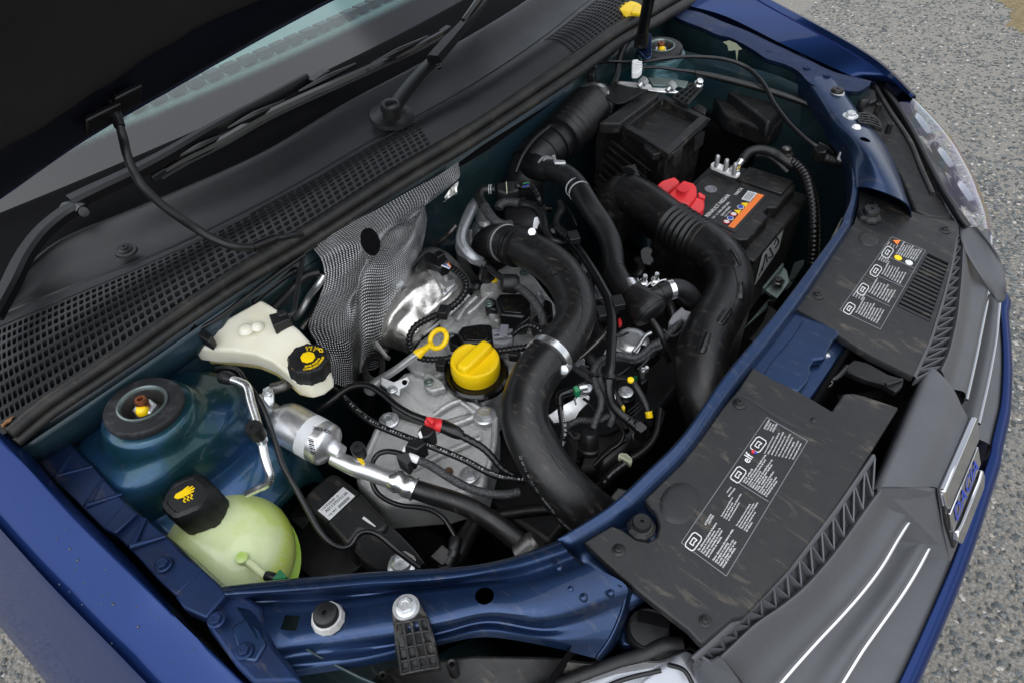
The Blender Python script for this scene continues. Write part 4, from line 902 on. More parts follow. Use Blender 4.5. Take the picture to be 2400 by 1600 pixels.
# far label
Q_ = []
for c00,c10,c01,nl in (((1475,190),(1530,105),(1600,235),9), ((1375,330),(1425,240),(1495,395),8), ((1285,455),(1345,355),(1415,525),8), ((1195,595),(1255,490),(1335,665),9)):
    Q_.append(para(S6, [('Only use approved fluid for this','vehicle. Consult the handbook','Utilisez uniquement un fluide','homologue pour ce vehicule','Nur zugelassene Mittel benutzen')[k%5][:30-(k*7)%9] for k in range(nl)], c00, c10, c01, .8155-.0000045*(c00[0]-1200)*1.0))
for c00,c10,c01 in (((1410,130),(1425,105),(1470,150)),((1352,232),(1375,200),(1400,250)),((1175,480),(1200,445),(1230,505))):
    Q_.append(para(S6, ['ATTENTION','CAUTION','ACHTUNG','ATENCION'], c00, c10, c01, .817))
mk('warning_print', join(*Q_), 'print_white', cf, smooth=0)
lf = [S6.p(1440,65), S6.p(1672,160), S6.p(1362,702), S6.p(1082,570)]
mk('label_border', join(outline(lf,.0005), *[outline([S6.p(*a_), S6.p(*b_)],.0005) for a_,b_ in (((1372,185),(1595,282)),((1285,308),(1515,410)),((1190,432),(1428,545)))]), 'print_dim', cf, smooth=0)
for c_ in ((1410,175),(1330,302),(1240,430),(1147,562)):
    mk('print_symbol', icon(S6, c_, (22,-32), (24,14), .8172), 'print_white', cf, smooth=0)
v0 = [S6.p(x,y) for x,y in ((1448,92),(1500,92),(1478,122))]
mk('print_triangle', prismw([p+V((0,0,.0008)) for p in v0], .0006), 'orange', cf)
for x,y,m_ in ((1483,212,'yellow'),(1558,246,'print_white')):
    p = S6.p(x,y); mk('print_dot', lathe(p, (.115,0,1), [(S6.r(25,p),-.001),(S6.r(25,p),.0010),(0,.0010)], 20), m_, cf)

# ================================================================== catch in the gap between the covers
lt = thing('bonnet_latch', 'black bonnet catch with plastic lever in the gap between the covers', 'latch')
mk('lever', prism(S6, [(1110,960,.79),(1180,905,.795),(1270,925,.797),(1420,1010,.80),(1530,1038,.80),(1515,1090,.80),(1470,1130,.798),(1385,1075,.795),(1250,1040,.79),(1130,990,.788)], .8, .010), 'plastic', lt, bevel=.002)
mk('lever_rib', sweep([S6(1400,1080,.803), S6(1450,1065,.803), S6(1510,1045,.803)], [.0022]*3, 8), 'plastic', lt, smooth=60)
mk('striker_plate', prism(S6, [(940,880,.795),(1000,880,.797),(1048,950,.79),(1040,985,.79),(985,940,.792)], .79, .006), 'satin_black', lt, bevel=.0015)
mk('catch_hook', sweep([S6(x,y,z) for x,y,z in ((1130,960,.787),(1060,1030,.785),(990,1060,.782),(960,1110,.778),(930,1180,.775))], [.005,.0045,.004,.004,.003], 10), 'satin_black', lt, smooth=60)
mk('spring', sweep([S6(x,y,z) for x,y,z in ((970,1080,.785),(1000,1050,.788),(1030,1070,.785),(1000,1095,.78),(960,1070,.78),(880,1080,.775))], [.0016]*6, 8), 'steel_dark', lt, smooth=60)
p = S6(985,885,.8); mk('pin', lathe(p, (.3,.2,1), [(.0045,-.006),(.0045,.004),(.003,.005),(0,.005)], 14), 'zinc', lt)
mk('catch_box', join(wbox(.565,.645,-.06,.10,.70,.705), wbox(.56,.565,-.06,.10,.70,.80), obox(V((.60,.03,.735)), V((.02,.02,0)), V((-.003,.004,0)), V((0,0,.03)))), 'dark', lt)
mk('blue_panel', obox(V((.62,.03,.722)), V((.018,.0,.006)), V((0,.035,0)), V((0,0,.004))), 'paint_rail', lt, bevel=.002)

# ================================================================== rubber buffers for the bonnet
def buffer(p, r, collar, label):
    t = thing('bonnet_buffer', label, 'rubber stop')
    if collar:
        mk('collar', lathe(p, (0,0,1), [(r*1.3,0),(r*1.32,.002),(r*1.18,r*.72),(r*1.02,r*.78),(r*.95,0)], 12), 'collar', t, smooth=20)
        z0 = 0
        mk('stop', lathe(p, (0,0,1), [(r*1.05,0),(r*1.0,r*.9),(r*.92,r*1.25),(r*.8,r*1.35),(r*.2,r*1.35),(r*.18,r*1.0),(0,r*1.0)], 28), 'rubber', t, smooth=40)
    else:
        mk('collar', lathe(p, (0,0,1), [(r*1.55,0),(r*1.5,r*.3),(r*1.2,r*.7),(r*1.0,r*.75)], 9), 'plastic_dusty', t, smooth=20)
        mk('stop', lathe(p, (0,0,1), [(r*1.0,0),(r*.98,r*1.2),(r*.88,r*1.4),(r*.2,r*1.4),(r*.18,r*1.1),(0,r*1.1)], 28), 'rubber', t, smooth=40)
p = S7(2262,1130,.832); buffer(p, S7.r(88,p), 1, 'white collared rubber stop on the blue panel beside the square hole')
p = S3(1055,665,.862); buffer(p, S3.r(42,p), 1, 'pale collared rubber stop on the far blue panel above a headlamp bolt')
p = S8(2062,500,.820); buffer(p, S8.r(66,p), 0, 'black rubber stop in the cutout of the warning-print cover')
p = S3.p(1282,1500); buffer(p, S3.r(54,p), 0, 'black rubber stop standing on the slotted-vent cover')

# ================================================================== headlamps and their brackets
hl = thing('headlight', 'headlight with clear lens below the blue panel by the coolant tank', 'headlight')
hp = [S8(x,y,z) for x,y,z in ((120,1640,.76),(250,1490,.77),(400,1425,.775),(650,1400,.778),(900,1372,.78),(1400,1375,.775),(1720,1410,.77),(2060,1335,.765),(2240,1238,.765),(2330,1250,.765),(2349,1330,.762),(2150,1430,.762),(1900,1470,.762),(1500,1600,.755),(1000,1800,.74),(300,1900,.74))]
mk('housing', prismw(hp, .05), 'plastic_dusty', hl, bevel=.004)
mk('housing_rail', sweep([S8(x,y,z) for x,y,z in ((1300,1640,.762),(1600,1530,.766),(1900,1420,.77),(2070,1370,.77),(2230,1300,.772),(2349,1290,.77))], [.006,.006,.006,.007,.007,.006], 10, flat=.5), 'plastic', hl, smooth=60)
for x,y,r in ((300,1545,34),(770,1468,38)):
    p = S8(x,y,.78); rr = S8.r(r,p); mk('post', lathe(p, (0,0,1), [(rr,-.012),(rr*.95,.012),(rr*.8,.013),(rr*.45,.012),(rr*.4,.004),(0,.004)], 18), 'plastic_dusty', hl, smooth=40)
LL = [(1350,1620,.757),(1600,1525,.76),(1900,1445,.763),(2080,1415,.764),(2200,1415,.764),(2340,1350,.763),(2410,1330,.76),(2480,1400,.752),(2600,1600,.735),(2700,1800,.71),(2200,1900,.70),(1700,1900,.71),(1300,1750,.735)]
LQ = [S8(*q) for q in LL]; lc0 = sum(LQ, V())/len(LQ)
rows_ = [LQ+[LQ[0]], [p.lerp(lc0,.35)+V((0,0,.004)) for p in LQ+[LQ[0]]], [p.lerp(lc0,.7)+V((0,0,.005)) for p in LQ+[LQ[0]]], [lc0+V((0,0,.005))+(p-lc0)*.01 for p in LQ+[LQ[0]]]]
mk('lens', patch(rows_, 3, 3), 'lens_clear', hl, smooth=80)
mk('reflector', patch([[p+V((-.002,0,-.012)) for p in r_] for r_ in rows_], 3, 3), 'lamp_inner', hl, smooth=80)
for q in ([(1700,1640,.752),(1950,1540,.756),(2200,1480,.757)], [(2250,1440,.757),(2360,1480,.752),(2430,1600,.742)]):
    tube('inner_trim', S8, q, 16, 'lens_black', hl)
tube('lens_edge', S8, [q for q in LL[:9]], 9, 'lens_black', hl)
ck = [LQ[12], LQ[11], LQ[10], LQ[9]]; rk = [V((.36,-.76,.55)), V((.50,-.67,.552)), V((.60,-.56,.555)), V((.69,-.40,.558))]
mk('bumper_corner', patch([ck, [p.lerp(q,.5)+V((.02,-.02,.01)) for p,q in zip(ck,rk)], rk, [q+V((0,0,-.2)) for q in rk]], 5, 5), 'paint', car, smooth=70, solid=.002)
hl2 = thing('headlight', 'headlight with rainbow-tinted clear lens beside the road behind the far blue panel', 'headlight')
hp2 = [S3(x,y,z) for x,y,z in ((1240,600,.835),(1330,575,.835),(1440,700,.83),(1560,880,.825),(1680,1120,.815),(1780,1330,.81),(1850,1480,.805),(1890,1520,.80),(1700,1492,.806),(1600,1440,.81),(1500,1200,.818),(1380,1010,.828),(1290,880,.833),(1210,720,.835))]
mk('housing', prismw(hp2, .045), 'plastic_dusty', hl2, bevel=.004)
Lf = [[(1345,565,.84),(1450,690,.838),(1570,880,.832),(1690,1120,.824),(1790,1310,.818),(1870,1440,.812),(1960,1567,.80)], [(1410,560,.842),(1560,690,.84),(1720,880,.834),(1860,1120,.826),(1950,1310,.818),(2010,1440,.81),(2060,1567,.80)], [(1480,585,.835),(1640,720,.83),(1850,950,.822),(1990,1180,.812),(2060,1340,.802),(2100,1460,.795),(2125,1600,.785)], [(1480,640,.79),(1640,790,.78),(1850,1010,.77),(1980,1240,.76),(2050,1400,.75),(2085,1520,.74),(2110,1650,.73)]]
mk('lens', patch([rowpx(S3,q) for q in Lf], 5, 5), 'lens_tint', hl2, smooth=70)
mk('reflector', patch([[p+V((-.012,-.014,-.03)) for p in rowpx(S3,q)] for q in Lf], 5, 5), 'lamp_dark', hl2, smooth=70)
for x, y, z in ((1640,860,.80),(1800,1100,.79),(1940,1340,.78)):
    p = S3(x,y,z); mk('lamp_bowl', lathe(p, (.6,.3,.75), [(.034,-.004),(.036,.004),(.030,.002),(.018,-.010),(.006,-.014),(.006,-.002),(0,0)], 28, caps=False), 'chrome', hl2, smooth=60)
mk('lens_rim', sweep(rowpx(S3, Lf[0]), [.004,.005,.005,.005,.005,.006,.006], 8), 'lens_black', hl2, smooth=60)
mk('ridge', sweep([S3(x,y,.842) for x,y in ((1330,600),(1420,760),(1560,970),(1640,1160),(1720,1340))], [.004]*5, 8), 'plastic_dusty', hl2, smooth=60)
for x,y,r in ((1335,770,18),(1415,905,20)):
    p = S3(x,y,.836); rr = S3.r(r,p); mk('post', lathe(p, (0,0,1), [(rr,-.004),(rr*.95,.014),(rr*.5,.014),(rr*.45,.008),(0,.008)], 14), 'plastic_dusty', hl2, smooth=40)
p = S3(1235,715,.835); mk('adjuster_knob', lathe(p, (0,0,1), [(.012,-.01),(.012,.008),(.009,.012),(0,.012)], 20), 'plastic', hl2, smooth=40)
mk('connector_block', prism(S3, [(1270,610,.845),(1330,620,.845),(1345,690,.842),(1280,710,.84),(1240,660,.842)], .84, .02), 'plastic', hl2, bevel=.003)
# grey trim under the far lens
mk('lamp_trim', patch([[S3(x,y,z) for x,y,z in ((1905,1500,.80),(1990,1540,.80),(2060,1600,.79))], [S6(x,y,z) for x,y,z in ((1930,120,.775),(2080,120,.77),(2200,250,.75))], [S6(x,y,z) for x,y,z in ((2050,330,.75),(2150,350,.735),(2230,420,.72))], [S6(x,y,z) for x,y,z in ((2120,460,.71),(2180,520,.70),(2225,500,.69))]], 6, 5), 'plastic_grey', hl2, smooth=70, solid=.002)
def tab(label, sec, c, rb, outline_, z, tipz, nx, ny, corners, rows_off, dz=.001):
    t = thing('headlamp_bracket', label, 'bracket'); z += dz; tipz += dz; outline_ = [(q[0],q[1],q[2]+dz) for q in outline_]
    mk('tab', prism(sec, outline_, z, .006), 'plastic_dusty', t, bevel=.0012)
    p = sec(*c, z); mk('washer', lathe(p, (0,0,1), [(sec.r(rb*1.55,p),0),(sec.r(rb*1.5,p),.002),(0,.002)], 28), 'zinc', t)
    bolt(p+V((0,0,.001)), sec.r(rb*.95,p), 'zinc', t, flange=1.2)
    a_, b_, c_, d_ = corners
    for j in range(nx+1):
        u = j/nx; P0 = sec(a_[0]+(b_[0]-a_[0])*u, a_[1]+(b_[1]-a_[1])*u, z+.0015); P1 = sec(d_[0]+(c_[0]-d_[0])*u, d_[1]+(c_[1]-d_[1])*u, tipz)
        mk('rib', sweep([P0, P0.lerp(P1,.55)+V((0,0,.002)), P1], [.0016]*3, 6), 'plastic_dusty', t, smooth=60)
    for i in range(ny+1):
        v2 = i/ny
        L0 = sec(a_[0]+(d_[0]-a_[0])*v2, a_[1]+(d_[1]-a_[1])*v2, z+(tipz-z)*v2+.001); R0 = sec(b_[0]+(c_[0]-b_[0])*v2, b_[1]+(c_[1]-b_[1])*v2, z+(tipz-z)*v2+.001)
        mk('rib', sweep([L0, L0.lerp(R0,.5)+V((0,0,.001*rows_off)), R0], [.0014]*3, 6), 'plastic_dusty', t, smooth=60)
tab('black ribbed plastic tab bolted to the blue panel over the near headlamp', S8, (447,1050), 62, [(345,1090,.844),(350,1030,.844),(390,985,.844),(450,972,.844),(520,985,.844),(560,1040,.844),(600,1120,.845),(640,1260,.834),(690,1465,.802),(600,1480,.802),(410,1512,.802),(370,1350,.826),(360,1200,.844)], .844, .808, 4, 4, ((372,1160),(590,1120),(672,1455),(415,1505)), 1)
tab('black ribbed plastic tab bolted to the far blue panel', S3, (1155,805), 34, [(1105,800,.864),(1130,775,.864),(1200,780,.864),(1250,768,.86),(1320,790,.855),(1370,850,.845),(1375,895,.838),(1300,862,.845),(1210,850,.86),(1130,848,.864)], .864, .848, 4, 2, ((1215,785),(1215,845),(1370,885),(1320,800)), 1)
p = S3(1193,890,.864); tag(mk('clip_button', lathe(p, (0,0,1), [(.0075,0),(.0075,.003),(.005,.006),(0,.006)], 8), 'white', smooth=25), 'small white plastic button on the far blue panel', 'clip')
# round black plug at the end of the near bridge
pl = thing('horn_cover', 'round black plastic cover in the gap beside the blue panel end', 'plug')
p = S8(2110,1200,.77); mk('disc', lathe(p, (0,0,1), [(S8.r(150,p),-.01),(S8.r(150,p),.0),(S8.r(135,p),.004),(S8.r(120,p),.002),(0,.003)], 36), 'plastic', pl, smooth=40)
mk('slot', obox(p+V((0,.01,.004)), V((.014,.006,0)), V((-.002,.004,0)), V((0,0,.003))), 'dark', pl)
mk('blue_shelf', prism(S8, [(1920,1050),(2000,1020),(2150,1020),(2260,1130),(2250,1260),(1960,1330),(1900,1280)], .755, .02), 'paint_thin', car, bevel=.004)
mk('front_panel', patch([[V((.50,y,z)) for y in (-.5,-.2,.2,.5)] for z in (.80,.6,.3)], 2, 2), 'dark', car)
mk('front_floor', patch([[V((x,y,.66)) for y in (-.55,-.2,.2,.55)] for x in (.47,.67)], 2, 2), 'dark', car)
# ================================================================== wipers
def wiper_far():
    t = thing('wiper', 'black wiper with round pivot cap standing on the scuttle shelf', 'wiper')
    P, hw = path(S2,[(350,760,.985,48),(400,680,.986,52),(480,575,.988,50),(560,485,.99,46),(650,400,.992,52)])
    mk('arm', ribbon(P, hw, .004), 'wiper_black', t, smooth=30)
    P, hw = path(S2,[(635,405,.998,54),(740,285,1.002,52),(830,185,1.006,40),(920,80,1.01,30),(1030,-60,1.014,26)])
    mk('arm_channel', ribbon(P, hw, .005), 'wiper_black', t, smooth=30)
    p = S2(345,765,.965); mk('pivot_base', lathe(p, (.15,0,1), [(S2.r(155,p),-.012),(S2.r(150,p),-.006),(S2.r(115,p),-.003),(S2.r(100,p),0),(S2.r(75,p),.002),(S2.r(70,p),.012)], 36), 'plastic_cowl', t, smooth=40)
    p = S2(345,755,.985); r = S2.r(62,p); mk('pivot_cap', lathe(p, (.15,0,1), [(r,-.012),(r,.006),(r*.9,.011),(r*.6,.013),(0,.0135)], 28), 'rubber', t, smooth=50)
    p = S2(678,460,1.0); mk('hinge_pin', lathe(p, (.6,.5,.2), [(.004,-.004),(.004,.002),(0,.003)], 12), 'satin_black', t)
    mk('blade_tip', sweep(*path(S2,[(840,140,1.018,14),(930,20,1.02,20),(960,-40,1.022,20)]), 8), 'satin_black', t)
    return t
wiper_far()
def wiper_near():
    t = thing('wiper', 'long black wiper lying across the lower windscreen with exposed blade', 'wiper')
    # arm: from the corner at the glass edge to the blade centre
    P, hw = path(S4,[(-60,620,.975,62),(60,400,.98,60),(160,200,.983,58),(280,40,.985,58),(420,-80,.988,60),(520,-140,.99,62)])
    mk('arm', ribbon(P, hw, .006), 'wiper_black', t, smooth=30)
    P, hw = path(S1,[(490,1395,.992,66),(620,1330,.993,62),(900,1200,.995,54),(1150,1070,.998,44),(1400,925,1.0,34),(1650,790,1.0,24),(1900,660,1.0,22),(2120,540,1.0,22)])
    mk('arm_channel', ribbon(P, hw, .007), 'wiper_black', t, smooth=30)
    p = S1(580,1460,.99); mk('hinge_pin', lathe(p, (.7,-.3,.3), [(.006,-.004),(.006,.003),(0,.004)], 16), 'satin_black', t, smooth=40)
    mk('hinge', sweep(*path(S1,[(440,1430,.988,58),(520,1420,.99,56),(570,1440,.99,48)]), 10, flat=.5), 'gloss_black', t, smooth=50)
    bl = [(1090,1205,.982),(1200,1140,.984),(1320,1075,.986),(1540,965,.988),(1800,815,.991),(2060,690,.992),(2352,560,.993),(2620,440,.992),(2860,330,.99),(3070,215,.986)]
    P = [S1(*q) for q in bl]
    mk('blade_rail', sweep(P, [.004,.0045,.005,.0055,.006,.006,.006,.0055,.005,.004], 6), 'gloss_black', t, smooth=30)
    mk('rubber_lip', sweep([p+V((.006,0,-.004)) for p in P], [.0025]*10, 6), 'rubber', t, smooth=40)
    for x, y, l in ((1380,1010,.995),(1760,790,.999),(2250,540,1.001),(2750,350,.998)):
        a_, b_, c_ = S1(x-190,y+95,l-.006), S1(x,y,l), S1(x+200,y-95,l-.006)
        mk('claw', sweep([a_,b_,c_], [.0025,.005,.0025], 8), 'satin_black', t, smooth=50)
    mk('blade_clip', obox(S1(2200,530,.999), V((.007,.002,.0)), V((-.004,.018,.0)), V((0,0,.004))), 'satin_black', t, bevel=.002)
    for q, nm in ((P[0],'end_cap'),(P[-1],'end_cap')):
        mk(nm, obox(q, V((.006,0,0)), V((0,.010,.001)), V((0,0,.005))), 'plastic', t, bevel=.001)
wiper_near()
# ================================================================== washer parts
wc = thing('washer_filler', 'bright yellow washer filler cap in the scuttle corner', 'cap')
p = S2(1978,100,.914); r = S2.r(96,p)
mk('cap', lathe(p, (.1,0,1), [(r*.95,-.01),(r,.0),(r*.96,.012),(r*.85,.016),(0,.017)], 36), 'yellow', wc, smooth=45)
mk('tab', prism(S2, [(2020,30,.932),(2080,62,.931),(2065,95,.931),(2000,85,.932)], .93, .006), 'yellow', wc, bevel=.002)
mk('neck', lathe(p, (.1,0,1), [(r*1.35,-.03),(r*1.45,-.012),(r*1.3,-.012),(r*1.2,-.03)], 30), 'plastic', wc, smooth=40)
wh = thing('washer_hose', 'black washer hose hanging from the bonnet bracket over the scuttle', 'hose')
mk('hose', sweep(*path(S1,[(770,700,1.125,26),(800,790,1.115,28),(828,880,1.105,28),(850,960,1.095,32),(872,1060,1.085,31),(915,1170,1.07,30),(980,1280,1.055,30),(1090,1390,1.035,30),(1220,1490,1.015,30),(1350,1575,.995,31),(1480,1650,.98,30),(1620,1700,.968,30),(1740,1707,.958,30)]), 12), 'rubber', wh, smooth=60)
mk('sleeve', sweep(*path(S1,[(775,730,1.122,34),(800,800,1.114,40),(826,875,1.106,36)]), 12), 'satin_black', wh, smooth=60)
mk('connector', sweep(*path(S4,[(1740,140,.957,34),(1790,118,.955,36),(1880,82,.951,36),(1905,72,.95,30)]), 14), 'satin_black', wh, smooth=40)
mk('tail', sweep(*path(S4,[(1890,78,.95,22),(1990,62,.944,21),(2080,50,.93,20)]), 10), 'rubber', wh, smooth=60)
# ================================================================== prop rod
pr = thing('prop_rod', 'thick black prop rod standing up from the far inner wing', 'prop rod')
b0 = S2(2068,270,.905); b1 = S2(2115,0,.96)
d_ = (b1-b0).normalized(); top = V((.27,.52,1.70))
mk('rod', sweep([S2(2068,270,.905), S2(2085,170,.94), S2(2118,0,1.0), S2(2150,-170,1.07), S2(2200,-450,1.22)], [.010,.0105,.0105,.010,.009], 14), 'satin_black', pr, smooth=60)
mk('boot', sweep(*path(S2,[(2060,330,.89,44),(2068,280,.903,50),(2080,215,.925,38)]), 14), 'rubber', pr, smooth=60)
mk('foot', prism(S2, [(2040,340,.885),(2110,220,.905),(2140,240,.905),(2140,390,.88),(2100,410,.875)], .88, .006), 'paint_thin', pr, bevel=.002)
# ================================================================== coolant tank
ct = thing('coolant_tank', 'translucent green-yellow coolant tank with black ribbed cap', 'tank')
c = V((.104,-.586,.722))
def tankmesh():
    vv, ff = [], []; NA, NB = 48, 28
    for i in range(NB+1):
        ph = math.pi*i/NB
        for j in range(NA):
            th = 2*math.pi*j/NA
            d = V((math.sin(ph)*math.cos(th), math.sin(ph)*math.sin(th), math.cos(ph)))
            vv.append(c+V((d.x*.086, d.y*.077, d.z*.066)))
    for i in range(NB):
        for j in range(NA):
            k = (j+1) % NA; ff.append((i*NA+j, i*NA+k, (i+1)*NA+k, (i+1)*NA+j))
    return vv, ff
mk('body', tankmesh(), 'tank', ct, smooth=80)
mk('seam', lathe(c+V((0,0,-.012)), (.25,.15,1), [(.06,-.002),(.0785,-.002),(.0785,.002),(.06,.002)], 48, sq=1.11, ref=(1,0,0)), 'tank_deep', ct, smooth=40)
p = S7(1292,285,.822); ca = V((-.02,-.10,1)).normalized(); r = S7.r(172,p)
cap = mk('cap', lathe(p-ca*.0, ca, [(r*.9,-.040),(r*.98,-.038),(r*1.0,-.005),(r*.9,.003),(r*.72,.0045),(r*.68,.003),(0,.003)], 48, lobes=(6,.07,.25)), 'plastic', ct, smooth=35)
mk('neck', lathe(p, ca, [(r*.8,-.07),(r*.8,-.036)], 32), 'tank', ct)
X_ = (S7(1320,240,.82)-S7(1205,290,.82)).normalized(); Y_ = ca.cross(X_)
def capp(u, v, l=.0036): return p+X_*u*r+Y_*v*r+ca*l
hand = [capp(*q) for q in ((-.44,.12),(-.36,.26),(-.10,.30),(.14,.40),(.20,.34),(.02,.24),(.30,.32),(.34,.26),(.08,.16),(.36,.20),(.38,.13),(.10,.07),(.32,.06),(.32,0),(.04,-.02),(-.16,-.04),(-.32,-.02))]
mk('hand_symbol', (hand+[q+ca*.0004 for q in hand], [tuple(range(len(hand))), tuple(range(len(hand), 2*len(hand)))]), 'yellow', cap, smooth=0)
for k in range(3):
    u0 = -.12+k*.14
    mk('steam_symbol', sweep([capp(u0,-.06), capp(u0+.06,-.14), capp(u0-.02,-.22), capp(u0+.05,-.32)], [.0007]*4, 5), 'yellow', cap)
p = S7(1650,690,.785); mk('level_boss', lathe(p, (.25,-.1,1), [(S7.r(46,p),-.014),(S7.r(40,p),-.0065),(0,-.0058)], 24), 'tank_deep', ct, smooth=70)
tube('hose_nipple', S7, [(1660,700,.772,26),(1740,760,.770,26),(1820,830,.768,25),(1880,870,.766,24)], 32, 'tank', ct)
tube('return_hose', S7, [(1835,828,.774,34),(1900,850,.775,36),(2000,900,.76,36),(2080,960,.72,36)], 36, 'rubber', ct)
mk('hose_clip', prism(S7, [(1870,850,.784),(1925,780,.784),(1972,830,.783),(1960,850,.782),(1880,858,.782)], .78, .006), 'green_plastic', ct, bevel=.0015)
p = S7(1480,510,.775); mk('moulded_boss', lathe(p, (-.1,-.1,1), [(S7.r(42,p),-.004),(S7.r(36,p),.002),(0,.003)], 20), 'tank', ct, smooth=70)
mk('mount_lug', prism(S7, [(1080,500,.765),(1140,530,.768),(1175,590,.766),(1150,640,.76)], .76, .01), 'tank', ct, bevel=.002)
# small label tag behind it
tg = tag(mk('identification_plate', prism(S7, [(1455,205,.775),(1520,155,.778),(1630,262,.772),(1570,270,.768)], .77, .003), 'paper', bevel=.0005), 'small grey plate standing behind the coolant tank', 'plate')
# ================================================================== brake fluid reservoir
rv = thing('brake_fluid_reservoir', 'off-white brake fluid reservoir with black warning cap', 'reservoir')
up = [(1320,820,.858),(1400,730,.866),(1470,690,.868),(1560,625,.870),(1680,560,.872),(1800,495,.872),(1860,530,.872),(1922,572,.870),(1870,600,.868),(1900,660,.868),(1990,642,.868),(2060,700,.868),(2115,760,.866),(2200,860,.862),(2275,970,.856),(2265,1010,.852),(2200,1060,.850),(2120,1085,.848),(2040,1060,.848),(1960,985,.850),(1870,915,.852),(1750,865,.854),(1600,845,.855),(1450,840,.856)]
body = mk('upper_shell', prism(S4, up, .86, .026), 'reservoir', rv, bevel=.007, seg=4)
lo = [(1340,850,.838),(1440,850,.838),(1600,865,.836),(1750,885,.836),(1870,935,.834),(1960,1005,.832),(2040,1075,.83),(2120,1095,.83),(2200,1068,.832),(2200,900,.84),(1900,700,.845),(1600,680,.845),(1420,740,.842)]
mk('lower_shell', prism(S4, lo, .835, .028, -.06), 'fluid', rv, bevel=.006, seg=3)
tube('flange', S4, [(1310,832,.842),(1450,868,.84),(1600,880,.838),(1760,900,.837),(1880,955,.835),(1970,1030,.832),(2060,1090,.831),(2140,1105,.831)], 9, 'reservoir', rv)
p = S4(2128,922,.872); ra = V((.12,.05,1)).normalized(); r = S4.r(138,p)
cap = mk('cap', lathe(p, ra, [(r*.95,-.016),(r,-.014),(r,.002),(r*.93,.006),(r*.86,.007),(0,.007)], 64, lobes=(10,.06,.3)), 'plastic', rv, smooth=35)
X_ = (S4(2230,880,.88)-S4(2040,900,.88)).normalized()
mk('cap_centre', lathe(p, ra, [(r*.36,.007),(r*.36,.0082),(r*.30,.0085),(0,.0085)], 8, ref=X_), 'yellow', cap, smooth=20)
Y_ = ra.cross(X_); ring = []
for rad, txt, a0, a1 in ((.62,'WARNING',128,52),(.46,'SEE',100,60),(.82,'FLUID FROM A SEALED CONTAINER',250,352),(.64,'CLEAN FILLER CAP BEFORE REMOVING',172,340),(.84,'USE ONLY DOT 4',225,150)):
    for k, ch in enumerate(txt):
        if ch == ' ': continue
        an = math.radians(a0+(a1-a0)*k/max(len(txt)-1,1)); rd = X_*math.cos(an)+Y_*math.sin(an)
        tn = rd.cross(ra) if a1 < a0 else -rd.cross(ra)
        v_, f_ = textmesh(ch, p+ra*.0072+rd*rad*r-tn*.0009, tn, ra, size=.0040 if rad > .6 and txt != 'WARNING' else .0046, lift=.0002); ring.append((v_,f_))
mk('cap_lettering', join(*ring), 'yellow', cap, smooth=0)
mk('book_symbol', outline([p+ra*.0076+X_*x_*r+Y_*y_*r for x_,y_ in ((.50,.50),(.66,.46),(.72,.26),(.56,.30))], .0006), 'yellow', cap, smooth=0)
for q in ((1690,690,.873,36),(1770,670,.874,30)):
    pp = S4(*q[:3]); mk('moulded_pip', lathe(pp, (.2,0,1), [(S4.r(q[3],pp)*1.5,-.004),(S4.r(q[3],pp),.0),(S4.r(q[3],pp)*.6,.0012),(0,.0014)], 20), 'reservoir', rv, smooth=70)
mk('level_plug', join(prism(S4, [(1850,600,.882),(1960,572,.882),(2005,625,.88),(1880,680,.88)], .88, .016), prism(S4, [(1900,575,.886),(1960,560,.886),(1985,590,.885),(1920,612,.885)], .885, .006)), 'plastic', rv, bevel=.0015)
tube('plug_wire', S4, [(1995,605,.885,16),(2025,585,.888,16),(2040,500,.89,17),(2060,350,.89,18),(2085,220,.89,17)], 16, 'rubber', rv)
mk('hose_clamp_block', prism(S4, [(1310,650,.882),(1400,690,.882),(1470,745,.878),(1440,790,.876),(1290,700,.878)], .88, .016), 'plastic', rv, bevel=.002)
# black lines that pass behind the reservoir
lines = thing('bulkhead_lines', 'bundle of black tubes running along the bulkhead above the brake reservoir', 'tubes')
for q, r in (([(1200,900,.86),(1320,770,.868),(1420,690,.875),(1560,590,.88),(1800,400,.885),(2000,250,.888),(2180,120,.89)],16), ([(1330,720,.878),(1480,640,.884),(1700,480,.888),(1900,330,.89),(2100,190,.892)],15),
             ([(1740,520,.86),(1820,450,.86),(1980,330,.865),(2050,290,.87)],22), ([(1880,560,.85),(2000,440,.85),(2100,340,.86),(2200,310,.86)],30), ([(1780,600,.82),(1900,470,.83),(2060,380,.83)],20)):
    tube('tube', S4, q, r, 'rubber', lines)
tag(tube('brake_pipe', S4, [(1990,650,.78,24),(2060,600,.80,24),(2130,480,.82,24),(2190,400,.84,24),(2230,330,.85,24)], 24, 'alu', None), 'thin bright metal pipe between the brake reservoir and the foil blanket', 'pipe')
tag(tube('brake_pipe', S4, [(2080,700,.77,26),(2140,620,.78,26),(2200,520,.80,26),(2240,440,.82,26)], 26, 'steel_dark', None), 'dark metal pipe beside the foil blanket', 'pipe')
lb = thing('barcode_sticker', 'white barcode sticker on the dark bulkhead beside the brake reservoir', 'sticker')
sq_ = [S4(x,y,.80) for x,y in ((1170,935),(1300,800),(1280,850),(1255,955),(1215,950))]
mk('paper', prismw([S4(x,y,.835) for x,y in ((1165,940),(1215,860),(1290,790),(1285,860),(1255,955))], .001), 'paper', lb)
v_, f_ = textmesh('ITUT', S4(1240,950,.8355), S4(1262,870,.8355)-S4(1240,950,.8355), V((0,0,1)), width=.013); mk('lettering', (v_,f_), 'print_black', lb, smooth=0)
